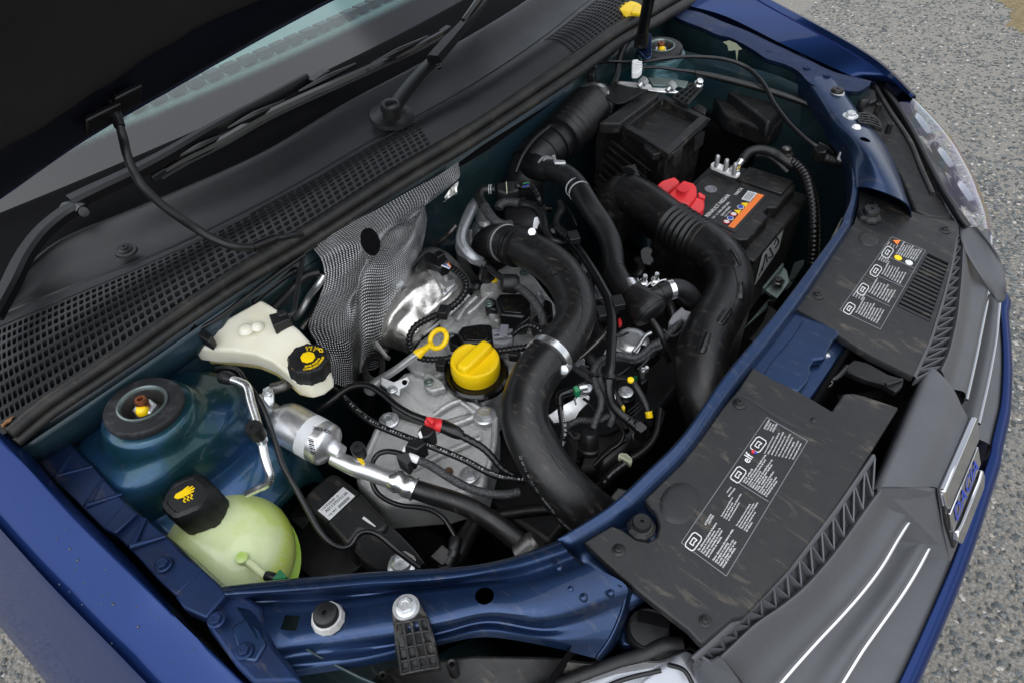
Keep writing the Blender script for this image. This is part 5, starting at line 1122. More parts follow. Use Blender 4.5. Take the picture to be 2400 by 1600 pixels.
# ================================================================== foil insulation blanket
ib = thing('foil_blanket', 'crinkled silver foil insulation blanket hanging on the bulkhead', 'insulation')
def fx_(*q): return [s_(x,y,None,x=xx) for s_,x,y,xx in q]
rows = [fx_((S4,2150,130,-.058),(S4,2352,0,-.056),(S2,200,1470,-.054),(S2,450,1330,-.054),(S2,650,1220,-.056),(S2,805,1115,-.058)),
        fx_((S4,2215,220,-.05),(S4,2460,100,-.045),(S2,280,1560,-.04),(S2,490,1450,-.04),(S2,690,1320,-.045),(S2,800,1240,-.05)),
        fx_((S4,2240,340,-.05),(S4,2480,240,-.04),(S5,280,60,-.03),(S5,420,-10,-.03),(S5,560,-130,-.035),(S5,590,-200,-.045)),
        fx_((S4,2200,500,-.05),(S4,2470,390,-.03),(S5,210,170,-.02),(S5,400,110,-.02),(S5,520,0,-.025),(S5,590,-60,-.04)),
        fx_((S4,2130,680,-.04),(S4,2400,560,-.02),(S5,140,320,-.01),(S5,310,290,-.008),(S5,470,190,-.015),(S5,570,80,-.03)),
        fx_((S4,2180,800,-.03),(S4,2400,740,-.005),(S5,150,560,.0),(S5,310,520,.0),(S5,450,340,-.005),(S5,540,240,-.02)),
        fx_((S4,2250,930,-.02),(S4,2420,950,.0),(S5,150,820,.01),(S5,290,760,.01),(S5,410,560,.0),(S5,500,400,-.01)),
        fx_((S4,2250,1060,-.02),(S4,2420,1100,.0),(S5,130,1000,.01),(S5,260,960,.01),(S5,380,760,.0),(S5,480,600,-.01))]
def fd(p): return V((1,-.2,.5))*(.005*noise.noise(p*14)+.0022*noise.noise(p*45))
g_, f_ = patch(rows, 8, 8, fd)
NUu = 5*8+1; uvs = [((i % NUu)*.0072, (i//NUu)*.0066) for i in range(len(g_))]
ibm = mk('blanket', (g_, f_), 'foil_weave', ib, smooth=80, uv=uvs)
pp = S5(190,108,None,x=-.018); mk('hole', lathe(pp+V((.004,0,.004)), V((.8,-.45,.5)), [(.0,0),(.011,.0),(.013,.002),(0,.0025)], 20, sq=1.5, ref=(0,0,1)), 'dark', ib)
mk('crumpled_edge', patch([[S2(700,1370,.87), S2(760,1290,.88), S2(795,1260,.885)], [S2(715,1390,.865), S2(770,1340,.875), S2(805,1310,.88)], [S2(690,1400,.86), S2(740,1370,.865), S2(800,1340,.87)]], 5, 5, lambda p: V((1,0,1))*.006*noise.noise(p*90)), 'shield', ib, smooth=30)
# ================================================================== bulkhead dressing under the seal on the far side
tag(mk('bulkhead_bracket', prism(S2, [(1690,480,.885),(1745,455,.885),(1760,480,.88),(1745,520,.88),(1700,510,.88)], .88, .02), 'plastic', bevel=.002), 'small black bracket under the seal near the white cable clip', 'bracket')
# ================================================================== engine
en = thing('engine', 'cast aluminium car engine with silver heat shield and black ignition coils', 'engine')
# dark block and gearbox filling the bay below
mk('block', join(wbox(.0,.36,-.30,.10,.25,.60)), 'plastic', en, bevel=.01)
gb = mk('gearbox', wbox(.02,.34,.10,.40,.25,.54), 'plastic', en, bevel=.02)
hc = mk('cylinder_head_cover', prism(S5, [(470,880,.728),(560,735,.735),(720,600,.742),(900,440,.752),(950,350,.757),(1180,230,.765),(1330,330,.765),(1470,520,.758),(1490,640,.752),(1440,780,.745),(1330,900,.738),(1160,1010,.732),(980,1230,.722),(700,1130,.722),(560,1060,.722)], .74, .09, .03), 'cast', en, bevel=.006, seg=3)
# raised pads and ribs on the cover
for q, z, h in (([(690,650),(760,600),(880,640),(830,760),(740,760)],.752,.02), ([(960,500),(1060,440),(1330,440),(1400,600),(1300,680),(1050,640)],.758,.012), ([(700,760),(1060,640),(1250,700),(1330,760),(1250,860),(760,860)],.748,.012), ([(420,900),(560,860),(700,900),(760,960),(640,1040),(500,1000)],.738,.012)):
    mk('cover_pad', prism(S5, q, z, h, .05), 'cast', hc, bevel=.004, seg=3)
for q in ([(560,740,.742),(720,620,.748),(880,470,.756)], [(870,600,.764),(940,540,.766),(1010,470,.768)], [(800,640,.757),(850,560,.760),(930,480,.764)]):
    tube('cover_rib', S5, q, 14, 'cast', hc)
tube('gasket_line', S5, [(555,770,.738),(700,650,.744),(905,452,.756)], 7, 'dark', hc)
for x, y, z, r in ((1018,412,.775,62),(725,640,.762,48)):
    p = S5(x,y,z); rr = S5.r(r,p); mk('boss', lathe(p, (0,0,1), [(rr*1.05,-.03),(rr,-.002),(rr*.92,0),(rr*.45,0)], 28), 'cast', hc, smooth=40)
p = S5(930,400,.768); mk('rubber_plug', lathe(p, (0,0,1), [(.009,-.003),(.008,.003),(0,.006)], 18), 'rubber', hc, smooth=70)
for x, y, z in ((1262,316,.772),(1018,528,.768),(760,752,.758),(603,1062,.748)):
    p = S5(x,y,z); bolt(p, S5.r(24,p), 'zinc_green', hc)
# ignition coils
def coil(pts, z, h, plug):
    o = mk('ignition_coil', prism(S5, pts, z, h), 'satin_black', en, bevel=.003)
    c = sum((S5(*q, z+.0006) for q in pts), V())/len(pts)
    mk('coil_top', prismw([c+(S5(*q, z+.0006)-c)*.72 for q in pts], .002), 'oil_film', o, bevel=.001)
    return o
c1 = coil([(800,720),(830,680),(960,662),(1035,668),(1045,780),(1000,800),(830,790)], .778, .034, 1)
mk('coil_ear', prism(S5, [(735,770),(790,720),(850,760),(830,830),(740,800)], .762, .02), 'satin_black', c1, bevel=.003)
c2 = coil([(1060,500),(1090,455),(1240,455),(1300,480),(1300,560),(1260,620),(1090,600)], .785, .036, 1)
mk('coil_ear', prism(S5, [(985,510),(1020,480),(1075,500),(1070,570),(990,550)], .768, .02), 'satin_black', c2, bevel=.003)
c3 = coil([(1350,520),(1400,490),(1450,510),(1460,600),(1400,640),(1350,600)], .782, .036, 1)
g = mk('coil_plug', join(prism(S5, [(1035,700,.785),(1120,690,.785),(1185,695,.782),(1180,780,.778),(1120,800,.778),(1045,790,.78)], .78, .022)), 'grey_plastic', c1, bevel=.002)
for k in range(2): mk('plug_ridge', sweep([S5(1050,730+k*30,.787), S5(1110,725+k*30,.787), S5(1175,722+k*30,.784)], [.0018]*3, 6), 'grey_plastic', c1)
mk('plug_clip', obox(S5(1120,712,.789), V((.005,.003,0)), V((-.006,.009,0)), V((0,0,.002))), 'grey_plastic', c1, bevel=.001)
mk('sensor_plug', prism(S5, [(1300,640,.785),(1380,560,.79),(1440,600,.788),(1380,700,.78)], .785, .03), 'satin_black', en, bevel=.003)
p = S5(1360,490,.795); st = mk('stud_washer', lathe(p, (.1,0,1), [(S5.r(44,p),-.02),(S5.r(42,p),-.002),(S5.r(22,p),.002),(S5.r(16,p),.01),(0,.012)], 20), 'grey_plastic', en, smooth=40)
p = S5(1665,275,.81); mk('stud_washer', lathe(p, (.1,0,1), [(S5.r(36,p),-.02),(S5.r(34,p),-.002),(S5.r(14,p),.002),(S5.r(10,p),.01),(0,.012)], 20), 'grey_plastic', en, smooth=40)
# oil filler ring
p = S5(932,1010,.748); r = S5.r(222,p)
mk('filler_ring', lathe(p, (.03,0,1), [(r,-.006),(r,.002),(r*.93,.005),(r*.80,.0),(0,0)], 48), 'gloss_black', en, smooth=40)
# exhaust heat shield: pressed bright metal with folds
hsr = [[(560,150,.775),(660,140,.78),(760,200,.785),(850,300,.782),(900,410,.765)],
       [(500,300,.782),(600,270,.792),(700,330,.794),(790,420,.782),(840,470,.765)],
       [(400,400,.775),(500,390,.795),(600,420,.792),(700,500,.780),(740,560,.760)],
       [(320,500,.765),(420,480,.79),(530,520,.782),(620,590,.772),(660,640,.752)],
       [(240,620,.745),(340,600,.775),(440,620,.765),(540,680,.755),(590,720,.742)],
       [(190,700,.71),(280,720,.75),(370,740,.745),(450,790,.738),(520,800,.73)],
       [(200,820,.67),(270,830,.71),(340,840,.705),(400,860,.70),(460,880,.70)]]
def hd(p): return V((.3,-.2,1))*(.006*noise.noise(V((p.x*30,p.y*30,4)))+.004*abs(noise.noise(p*42)))
es = mk('heat_shield', patch([rowpx(S5,q) for q in hsr], 7, 6, hd), 'shield', en, smooth=60, solid=.001)
mk('shield_strap', prism(S5, [(570,200,.80),(620,240,.803),(720,370,.803),(780,350,.80),(790,390,.795),(710,470,.79),(690,440,.793),(720,420,.798),(600,300,.80)], .80, .003), 'alu', es, bevel=.001)
p = S5(708,452,.796); bolt(p, S5.r(16,p), 'zinc', es)
tube('exhaust_port', S5, [(300,500,.74,90),(230,700,.70,100),(150,900,.65,110),(90,1050,.6,110)], 100, 'steel_dark', en)
tube('manifold_rim', S5, [(190,720,.74),(300,880,.735),(330,900,.735)], 16, 'shield', en)
# turbo housing near the pipe elbow
p = N3(600,820,.72); mk('throttle_body', lathe(p, (0,0,1), [(.045,-.1),(.045,0),(.036,.004),(.034,-.02),(0,-.02)], 36), 'cast_fine', en, smooth=40)
mk('turbo_housing', prism(N3, [(440,640,.745),(520,620,.745),(640,690,.745),(560,820,.74),(460,800,.74)], .745, .06), 'cast_fine', en, bevel=.006)
p = N3(650,670,.76); mk('actuator', lathe(p, (.1,-.1,1), [(.016,-.04),(.016,0),(.011,.004),(.011,.02),(0,.021)], 24), 'alu', en, smooth=40)
mk('actuator_label', prism(N3, [(600,680,.7815),(650,650,.7815),(705,670,.7815),(650,705,.7815)], .782, .0012), 'paper', en)
p = N3(620,560,.775); mk('coolant_flange', lathe(p, (.1,0,1), [(.02,-.05),(.018,-.01),(.012,-.004),(.012,.03)], 24), 'alu', en, smooth=50)
# lifting eye
le = mk('lifting_eye', prism(S5, [(150,1060,.735),(140,960,.75),(175,890,.758),(235,852,.762),(285,870,.762),(302,930,.757),(300,1010,.745),(250,1040,.738),(200,1080,.733)], .75, .004), 'satin_black', en, bevel=.0015)
p = S5(220,945,.754); cut(le, lathe(p, (0,0,1), [(S5.r(46,p),-.03),(S5.r(46,p),.03)], 24))
# timing cover and mounting bracket
tc = mk('timing_cover', prism(S5, [(330,1080,.725),(430,990,.73),(560,960,.732),(720,1060,.732),(880,1180,.728),(1010,1250,.722),(930,1330,.715),(660,1360,.71),(450,1260,.712),(320,1180,.718)], .72, .12, .03), 'cast_fine', en, bevel=.008, seg=3)
mk('cover_arm', prism(S5, [(560,1010,.745),(600,985,.745),(700,1055,.745),(725,1100,.744),(620,1130,.742),(570,1100,.743)], .745, .012), 'cast', tc, bevel=.003)
for q in ([(640,1290,.722),(740,1220,.73),(840,1180,.733)], [(830,1200,.732),(940,1290,.726),(1000,1330,.722)], [(860,1180,.733),(970,1260,.728),(1020,1300,.724)]):
    tube('cover_rib', S5, q, 22, 'cast_fine', tc)
mb = mk('mount_bracket', prism(S5, [(230,1370,.70),(320,1270,.708),(560,1350,.715),(930,1240,.722),(1020,1235,.723),(1068,1300,.722),(1062,1500,.712),(1010,1700,.70),(990,1800,.694),(720,1880,.688),(280,1920,.682),(90,1740,.69),(150,1520,.695)], .7, .06, .03), 'cast_fine', en, bevel=.008, seg=3)
for q in ([(1060,1310,.726),(1050,1500,.718),(1000,1700,.706)], [(250,1400,.704),(180,1560,.70),(110,1720,.695)], [(620,1400,.718),(850,1330,.724),(1000,1260,.728)], [(420,1700,.696),(700,1560,.708),(960,1450,.718)]):
    tube('bracket_rib', S5, q, 24, 'cast_fine', mb)
for x, y, z, r in ((988,1298,.728,56),(328,1330,.712,48),(880,1705,.708,48)):
    p = S5(x,y,z); bolt(p, S5.r(r,p), 'zinc', mb)
p = S8(738,105,.7035); mk('rust_spot', lathe(p, (0,0,1), [(.006,-.002),(.005,.001),(.002,.0016),(0,.0016)], 9), 'rust', mb)
# intake side: valve cover edge, pale bracket, injectors
mk('intake_bracket', prism(N6, [(740,960,.732),(900,870,.737),(1000,900,.737),(1140,990,.732),(980,1140,.727),(950,1210,.722),(750,1160,.722),(560,1260,.695),(640,1120,.722)], .732, .006), 'alu', en, bevel=.002)
p = N6(960,1020,.735); mk('bracket_dish', lathe(p, (.1,0,1), [(.024,-.002),(.020,.0025),(.010,.003),(0,.001)], 28), 'alu', en, smooth=70)
tube('bracket_rod', N6, [(960,1180,.742),(1040,1080,.744),(1110,980,.746),(1180,940,.747)], 26, 'alu', en)
mk('intake_manifold', prism(N6, [(480,430,.74),(600,470,.74),(720,700,.73),(660,820,.725),(560,760,.73),(480,560,.735)], .735, .05), 'plastic', en, bevel=.006)
mk('intake_plenum', prism(N4, [(300,1100,.66),(900,1100,.66),(1300,900,.66),(1500,1100,.66),(1100,1568,.65),(500,1600,.65)], .66, .06), 'plastic', en, bevel=.01)
mk('cover_foot', prism(N6, [(470,470,.745),(540,440,.748),(600,470,.745),(520,545,.735),(490,520,.738)], .745, .02), 'cast', en, bevel=.003)
# ================================================================== oil cap, dipstick
p = S5(925,972,.755); oc = thing('oil_filler_cap', 'bright yellow oil filler cap with raised grip bar', 'cap')
r = S5.r(170,p); axo = V((.04,.02,1)).normalized()
mk('cap', lathe(p, axo, [(r*.97,-.006),(r,.002),(r,.0155),(r*.96,.019),(r*.86,.020),(r*.80,.019),(0,.019)], 56), 'yellow', oc, smooth=40)
gx = (S5(1000,850,.78)-S5(830,1010,.78)).normalized(); gy = axo.cross(gx)
g = []
for u in (-1,-.75,-.3,.3,.75,1):
    wd_ = (.20 if abs(u) == 1 else .27 if abs(u) > .5 else .28)
    g.append((u*r*.84, wd_*r))
top = [p+axo*.030+gx*a_+gy*b_ for a_, b_ in g]+[p+axo*.030+gx*a_-gy*b_ for a_, b_ in reversed(g)]
mk('grip', prismw(top, .016, .14), 'yellow', oc, bevel=.004, seg=4)
ds = thing('dipstick', 'oil dipstick with yellow ring handle in a metal tube', 'dipstick')
c = S5(668,768,.80); t_ = []
hx_ = (S5(735,720,.81)-S5(600,820,.79)).normalized(); hy_ = (S5(700,840,.795)-S5(640,700,.805)).normalized(); hy_ = (hy_-hx_*hy_.dot(hx_)).normalized()
P = [c+hx_*S5.r(70,c)*math.cos(k*math.pi/8)+hy_*S5.r(62,c)*math.sin(k*math.pi/8) for k in range(17)]
mk('ring', sweep(P, [.0036]*17, 10), 'yellow', ds, smooth=70)
tube('handle', S5, [(625,800,.795,20),(570,840,.785,24),(535,865,.78,36),(520,880,.778,38)], 24, 'yellow', ds)
tube('tube', S5, [(545,860,.778,26),(480,900,.77,26),(380,975,.755,26),(280,1040,.74,30),(220,1090,.73,40),(195,1120,.722,46)], 26, 'zinc', ds)
mk('bracket', prism(S5, [(270,1020,.752),(360,1060,.75),(460,1020,.752),(470,1050,.75),(450,1090,.746),(405,1110,.744),(400,1160,.738),(340,1130,.74),(270,1080,.745)], .75, .004), 'zinc', ds, bevel=.0012)
p = S5(350,1115,.745); bolt(p, S5.r(24,p), 'zinc', ds)
p = S5(435,1065,.753); mk('bracket_hole', lathe(p, (.4,0,1), [(.0035,-.001),(.0035,.0006),(0,.0006)], 14), 'dark', ds)
tube('lower_tube', S5, [(195,1120,.70,44),(190,1250,.66,40),(180,1420,.60,40)], 42, 'rubber', ds)
# ================================================================== charge pipe
cp = thing('charge_air_pipe', 'thick black curved charge air pipe with steel band clamp', 'hose')
m1 = [(560,950,.745,150),(570,850,.775,150),(640,760,.80,150),(760,750,.815,165),(900,790,.822,185)]
tube('elbow', N3, [(690,1000,.72,215),(690,900,.765,215),(730,815,.795,212),(830,790,.812,205),(960,830,.818,205)], 200, 'rubber_pipe', cp, seg=28)
tube('pipe', S5, [(1190,110,.815,128),(1300,165,.822,132),(1430,240,.826,136),(1540,350,.828,139),(1605,480,.828,140),(1618,600,.826,140),(1570,720,.824,142),(1490,830,.822,146)], 138, 'rubber_pipe', cp, seg=28)
tube('cuff', S5, [(1535,770,.823,156),(1480,845,.822,158),(1420,915,.820,160)], 156, 'rubber_pipe', cp, seg=28)
tube('lower_hose', S5, [(1440,890,.820,160),(1370,970,.818,162),(1300,1090,.812,164),(1262,1230,.804,164),(1272,1370,.795,166),(1340,1520,.784,170),(1430,1670,.772,174),(1550,1820,.758,180),(1660,1930,.742,186),(1800,2050,.715,190),(1920,2150,.69,190)], 165, 'rubber_pipe', cp, seg=28)
def band(name, sec, a_, b_, r, m, parent, over=1.04):
    """metal band: short tube between two traced centre points"""
    A_, B_ = sec(*a_), sec(*b_); d_ = (B_-A_).normalized(); c_ = A_.lerp(B_,.5); h = (B_-A_).length/2; rr = sec.r(r,c_)*over
    return mk(name, lathe(c_, d_, [(rr*.9,-h),(rr,-h),(rr,h),(rr*.9,h)], 36), m, parent, smooth=40)
band('band_clamp', S5, (1447,875,.820), (1418,908,.820), 161, 'alu_bright', cp, 1.07)
p = S5(1545,965,.822); mk('clamp_screw', lathe(p, (.2,-.6,.35), [(.0062,-.010),(.0062,.010),(.004,.011),(0,.011)], 16), 'zinc', cp, smooth=40)
mk('clamp_tag', prism(S5, [(1320,778,.848),(1345,768,.849),(1410,810,.847),(1405,838,.846),(1375,832,.846),(1325,800,.848)], .848, .003), 'satin_black', cp, bevel=.001)
P, R_ = path(N3, [(850,800,.816,208),(900,810,.818,210)]); 
band('wire_clamp', N3, (845,795,.812), (858,800,.813), 208, 'steel_dark', cp, 1.03)
band('wire_clamp', N3, (875,805,.814), (886,808,.815), 208, 'zinc', cp, 1.035)
band('pipe_lip', N3, (985,850,.817), (1010,860,.818), 208, 'rubber_pipe', cp, 1.05)
band('dashed_ring', N3, (925,825,.816), (945,832,.817), 208, 'rubber', cp, 1.045)
p = N3(1165,680,.85); mk('clamp_coil', lathe(p, (.3,-.5,.5), [(.004,-.006),(.0055,-.006),(.0055,.006),(.004,.006)], 14), 'zinc', cp)
# printed text running along the lower hose
def hose_text(s, sec, pts, m, parent, name='hose_print', size=.006, tube_=None):
    """letters set along a traced line on a hose, lying on its surface"""
    P = [sec(*q) for q in pts]; n_ = len(s); out = []
    for k, ch in enumerate(s):
        if ch == ' ': continue
        u = (len(P)-1)*k/n_; a_ = crs(P,u); b_ = crs(P,u+.05); nrm_ = (CAM-a_).normalized()
        if tube_:
            xy = [(V((q[0],q[1],0))) for q in pts]; xa, xb = crs(xy,u), crs(xy,u+.05)
            a_, nrm_ = on_tube(*tube_, sec, xa.x, xa.y); b_, _ = on_tube(*tube_, sec, xb.x, xb.y)
        out.append(textmesh(ch, a_, b_-a_, nrm_, size=size, lift=.0005))
    return mk(name, join(*[o_ for o_ in out if o_[0]]), m, parent, smooth=0)
LH = [(1440,890,.820,160),(1370,970,.818,162),(1300,1090,.812,164),(1262,1230,.804,164),(1272,1370,.795,166),(1340,1520,.784,170),(1430,1670,.772,174),(1550,1820,.758,180),(1660,1930,.742,186),(1800,2050,.715,190)]
hose_text('TENNECO  GERMANY  16/12/14 11:09:57', S8, [(1590,510,.772),(1520,450,.785),(1440,350,.798),(1370,260,.812),(1310,170,.822),(1270,80,.830),(1240,0,.834)], 'print_dim', cp, size=.0052, tube_=path(S5, LH))

# mould seam and ring on the charge pipe
CPp = path(S5, [(1190,110,.815,128),(1300,165,.822,132),(1430,240,.826,136),(1540,350,.828,139),(1605,480,.828,140),(1618,600,.826,140),(1570,720,.824,142),(1490,830,.822,146)])
def seam(tp, sec, px, parent, m='rubber_pipe', r=.0008):
    Q = [on_tube(*tp, sec, x, y) for x, y in px]; return mk('mould_seam', sweep([q+n_*.0002 for q, n_ in Q], [r]*len(Q), 6), m, parent, smooth=60)
seam(CPp, S5, [(1330,110),(1450,180),(1570,300),(1650,450),(1665,580),(1630,700),(1560,800)], cp)
seam(path(S5, LH), S5, [(1500,960),(1420,1060),(1380,1180),(1365,1300),(1385,1430),(1440,1550),(1530,1680),(1640,1800)], cp)
q, n_ = on_tube(*CPp, N3, 1160, 770); mk('mould_ring', lathe(q, n_, [(N3.r(84,q),-.0006),(N3.r(84,q),.0005),(N3.r(80,q),.0005),(N3.r(80,q),-.0006)], 32, loop=True), 'rubber_pipe', cp)
q, n_ = on_tube(*CPp, N3, 1420, 1060); mk('mould_ring', lathe(q, n_, [(N3.r(110,q),-.0006),(N3.r(110,q),.0004),(N3.r(104,q),.0004),(N3.r(104,q),-.0006)], 32, loop=True), 'rubber_pipe', cp)
# ================================================================== air intake: bellows, breather, airbox, duct
bl = thing('intake_bellows', 'black ribbed intake elbow clamped to the air filter box', 'hose')
tube('bellows', S2, [(1700,750,.835,140),(1640,815,.838,142),(1570,890,.838,144),(1500,960,.835,146)], 142, 'rubber', bl, rib=(.0135,.085), seg=30)
tube('elbow', S2, [(1520,940,.835,132),(1450,1000,.832,136),(1380,1060,.826,138),(1310,1140,.815,138),(1270,1240,.795,136),(1260,1340,.77,134),(1260,1420,.74,130)], 136, 'rubber', bl, seg=28)
tube('collar', S2, [(1780,690,.832,128),(1720,735,.834,132),(1690,765,.835,136)], 130, 'rubber', bl, seg=28)
tube('elbow_rib', S2, [(1440,870,.868,14),(1330,960,.866,14),(1250,1070,.858,14),(1200,1190,.84,14)], 14, 'rubber', bl)
for a_, b_, r in (((1465,985,.834),(1448,1000,.833),138), ((1385,1050,.827),(1370,1066,.826),138), ((1318,1130,.817),(1308,1146,.815),138)):
    A_, B_ = S2(*a_), S2(*b_); c_ = A_.lerp(B_,.5); rr = S2.r(r,c_)*1.07
    mk('ring_rib', lathe(c_, (B_-A_).normalized(), [(rr*.9,-.002),(rr,-.0015),(rr,.0015),(rr*.9,.002)], 36), 'rubber', bl, smooth=40)
band('band_clamp', S2, (1735,722,.834), (1752,708,.833), 134, 'alu_bright', bl, 1.05)
for x, y in ((1648,650),(1697,672)):
    p = S2(x,y,.865); mk('clamp_screw', lathe(p, (.5,-.6,.4), [(.006,-.006),(.006,.005),(.004,.007),(0,.007)], 14), 'alu_bright', bl, smooth=40)
tube('side_spout', S2, [(1300,1140,.825,90),(1370,1165,.835,84),(1440,1180,.84,78)], 84, 'rubber', bl, seg=22)
bh = thing('breather_hose', 'black breather hose with two white stripes and spring clamps', 'hose')
hp_ = [(1420,1170,.84,72),(1500,1190,.845,76),(1580,1240,.846,78),(1650,1330,.845,78),(1720,1440,.838,76),(1790,1540,.828,76)]
tube('hose', S2, hp_+[(1850,1660,.818,76),(1870,1760,.81,76),(1880,1850,.805,74),(1930,1950,.80,74),(1985,2040,.796,76)], 76, 'rubber', bh, seg=24)
for k in (0,1):
    a_, b_ = ((1400+k*22,1160+k*6,.838),(1410+k*22,1163+k*6,.8385)); band('spring_clamp', S2, a_, b_, 78, 'zinc', bh, 1.10)
mk('clamp_ear', prism(S2, [(1450,1070,.872),(1472,1065,.872),(1480,1100,.87),(1540,1105,.868),(1548,1125,.866),(1470,1125,.868)], .87, .004), 'zinc', bh, bevel=.001)
for a_, b_ in (((1618,1290,.8455),(1622,1296,.8455)), ((1640,1318,.8453),(1644,1324,.8453))): band('white_stripe', S2, a_, b_, 78, 'print_grey', bh, 1.012)
band('hose_bead', N6, (735,185,.803), (745,205,.803), 138, 'rubber', bh, 1.03)
band('ear_clamp', N6, (880,370,.798), (930,450,.797), 136, 'alu_bright', bh, 1.02)
dv_ = thing('diverter_valve', 'black two-port valve body between the breather hose clamps', 'valve')
tube('body', N6, [(940,440,.795,150),(1010,520,.793,185),(1100,600,.79,215),(1160,660,.788,225),(1190,700,.786,215)], 200, 'rubber_pipe', dv_, seg=30)
band('lid_ring', N6, (1140,650,.788), (1185,695,.786), 232, 'rubber_pipe', dv_, 1.02)
tube('lid', N6, [(1150,660,.787,222),(1200,720,.785,205),(1215,738,.784,160)], 200, 'plastic', dv_, seg=30)
tube('side_port', N6, [(1130,520,.80,100),(1230,480,.80,105),(1300,460,.80,110)], 105, 'rubber_pipe', dv_, seg=22)
tube('signal_hose', N6, [(1190,780,.79,34),(1260,880,.785,36),(1320,1000,.775,38),(1350,1120,.76,38),(1400,1280,.73,38)], 36, 'rubber', dv_)
sh = thing('return_hose', 'short black hose with steel ear clamp curving under the intake duct', 'hose')
tube('hose', N6, [(1280,465,.80,118),(1400,420,.80,120),(1500,400,.798,122),(1600,440,.79,122),(1680,520,.775,118),(1740,650,.75,110)], 120, 'rubber', sh, seg=24)
band('ear_clamp', N6, (1390,425,.80), (1450,408,.80), 122, 'alu_bright', sh, 1.03)
cb_ = thing('wire_bracket', 'two nickel slotted screws on a small clip bracket', 'bracket')
for x, y, z in ((1100,275,.80),(1245,250,.80)):
    p = N6(x,y,z); rr = N6.r(32,p); mk('screw', lathe(p, (.15,0,1), [(rr*1.7,-.010),(rr*1.7,-.007),(rr,-.006),(rr,.004),(rr*.8,.006),(0,.006)], 20), 'alu_bright', cb_, smooth=40)
mk('clip', sweep([N6(x,y,.79) for x,y in ((1010,280),(1060,380),(1085,400),(1180,330),(1205,370),(1290,310),(1365,290))], [.0016]*7, 8), 'alu', cb_, smooth=60)
mk('black_tab', prism(N2, [(590,820,.77),(620,785,.775),(670,775,.775),(705,810,.77),(690,860,.77),(720,900,.765),(680,950,.76),(620,930,.765),(600,880,.77)], .77, .004), 'plastic', cb_, bevel=.001)
# airbox
ab = thing('air_filter_box', 'black plastic air filter box with recessed square lid', 'air box')
L_ = [(600,745,.838),(965,455,.838),(1030,500,.837),(1360,655,.836),(1418,700,.834),(1400,740,.832),(1060,1015,.834),(1030,1020,.834),(860,925,.836),(640,790,.838)]
lid = mk('lid', frame4([N1(*q) for q in ((600,748,.838),(968,455,.838),(1418,695,.835),(1050,1022,.835))], [N1(*q) for q in ((690,752,.8385),(988,512,.8385),(1322,682,.8355),(1042,945,.8355))], .014, .019), 'plastic_dusty', ab, bevel=.002)
mk('lid_seam', sweep([N1(x,y,z) for x,y,z in ((600,755,.832),(820,880,.83),(1050,1025,.829),(1240,870,.829),(1418,705,.829))], [.0028]*5, 6), 'plastic_dusty', ab, smooth=0)
mk('well_ledge', prism(N1, [(1035,915,.8205),(1180,760,.8205),(1225,722,.8205),(1290,725,.8205),(1050,940,.8205)], .8205, .004), 'plastic_dusty', ab, bevel=.001)
bx_ = [N1(*q) for q in ((615,790,.822),(960,500,.822),(1380,715,.82),(1040,1015,.82))]
mk('lower_case', prismw(bx_, .20, -.06), 'plastic_dusty', ab, bevel=.003)
mk('rear_cover', prism(N1, [(400,740,.842),(520,660,.846),(830,430,.85),(935,455,.85),(960,480,.85),(600,740,.845),(540,750,.842)], .845, .02), 'plastic_dusty', ab, bevel=.003)
mk('rear_flap', prism(N1, [(280,430,.858),(420,405,.862),(480,395,.864),(560,385,.864),(860,430,.86),(640,550,.855),(560,560,.853),(450,500,.856)], .858, .003), 'plastic_dusty', ab, bevel=.001)
mk('side_case', prism(N1, [(380,800,.80),(540,760,.80),(900,930,.80),(880,1190,.76),(820,1240,.75),(420,900,.77)], .79, .12), 'plastic_dusty', ab, bevel=.003)
for k in range(9):                                # cooling fins on the side
    y0 = 905+k*62
    P = [N1(520-k*22, y0, .800-.012*k), N1(700-k*30, y0+135, .79-.012*k), N1(885-k*45, y0+275, .775-.012*k)]
    mk('fin', sweep(P, [.0022]*3, 5), 'plastic_dusty', ab, smooth=0)
mk('latch_tab', prism(N1, [(820,930,.83),(870,925,.832),(960,970,.83),(975,1015,.828),(905,1030,.826),(830,970,.828)], .83, .012), 'plastic_dusty', ab, bevel=.0015)
mk('latch_tab', prism(N1, [(1090,1020,.826),(1180,955,.828),(1165,1020,.82),(1110,1070,.816)], .826, .02), 'plastic_dusty', ab, bevel=.0015)
mk('latch_tab', prism(N1, [(1290,860,.826),(1380,810,.828),(1378,850,.82),(1290,915,.816)], .826, .02), 'plastic_dusty', ab, bevel=.0015)
# ladder grid beside the lid
gq = [N1(*q) for q in ((1085,500,.845),(1215,400,.85),(1345,410,.848),(1340,450,.846),(1210,580,.84))]
gd = mk('grid_frame', outline([N1(*q) for q in ((1085,505,.845),(1250,385,.85),(1348,425,.848),(1210,575,.842))], .0035), 'plastic_dusty', ab, smooth=50)
for t in (.25,.5,.75):
    a_, b_ = N1(1085,505,.845).lerp(N1(1250,385,.85),t), N1(1210,575,.842).lerp(N1(1348,425,.848),t); mk('grid_bar', sweep([a_,a_.lerp(b_,.5),b_], [.0024]*3, 6), 'plastic_dusty', gd)
for t in (.35,.68):
    a_, b_ = N1(1085,505,.845).lerp(N1(1210,575,.842),t), N1(1250,385,.85).lerp(N1(1348,425,.848),t); mk('grid_bar', sweep([a_,a_.lerp(b_,.5),b_], [.0024]*3, 6), 'plastic_dusty', gd)
mk('small_connector', prism(N1, [(1250,590,.83),(1330,560,.83),(1400,610,.83),(1380,660,.825),(1290,630,.825)], .83, .02), 'plastic', ab, bevel=.002)
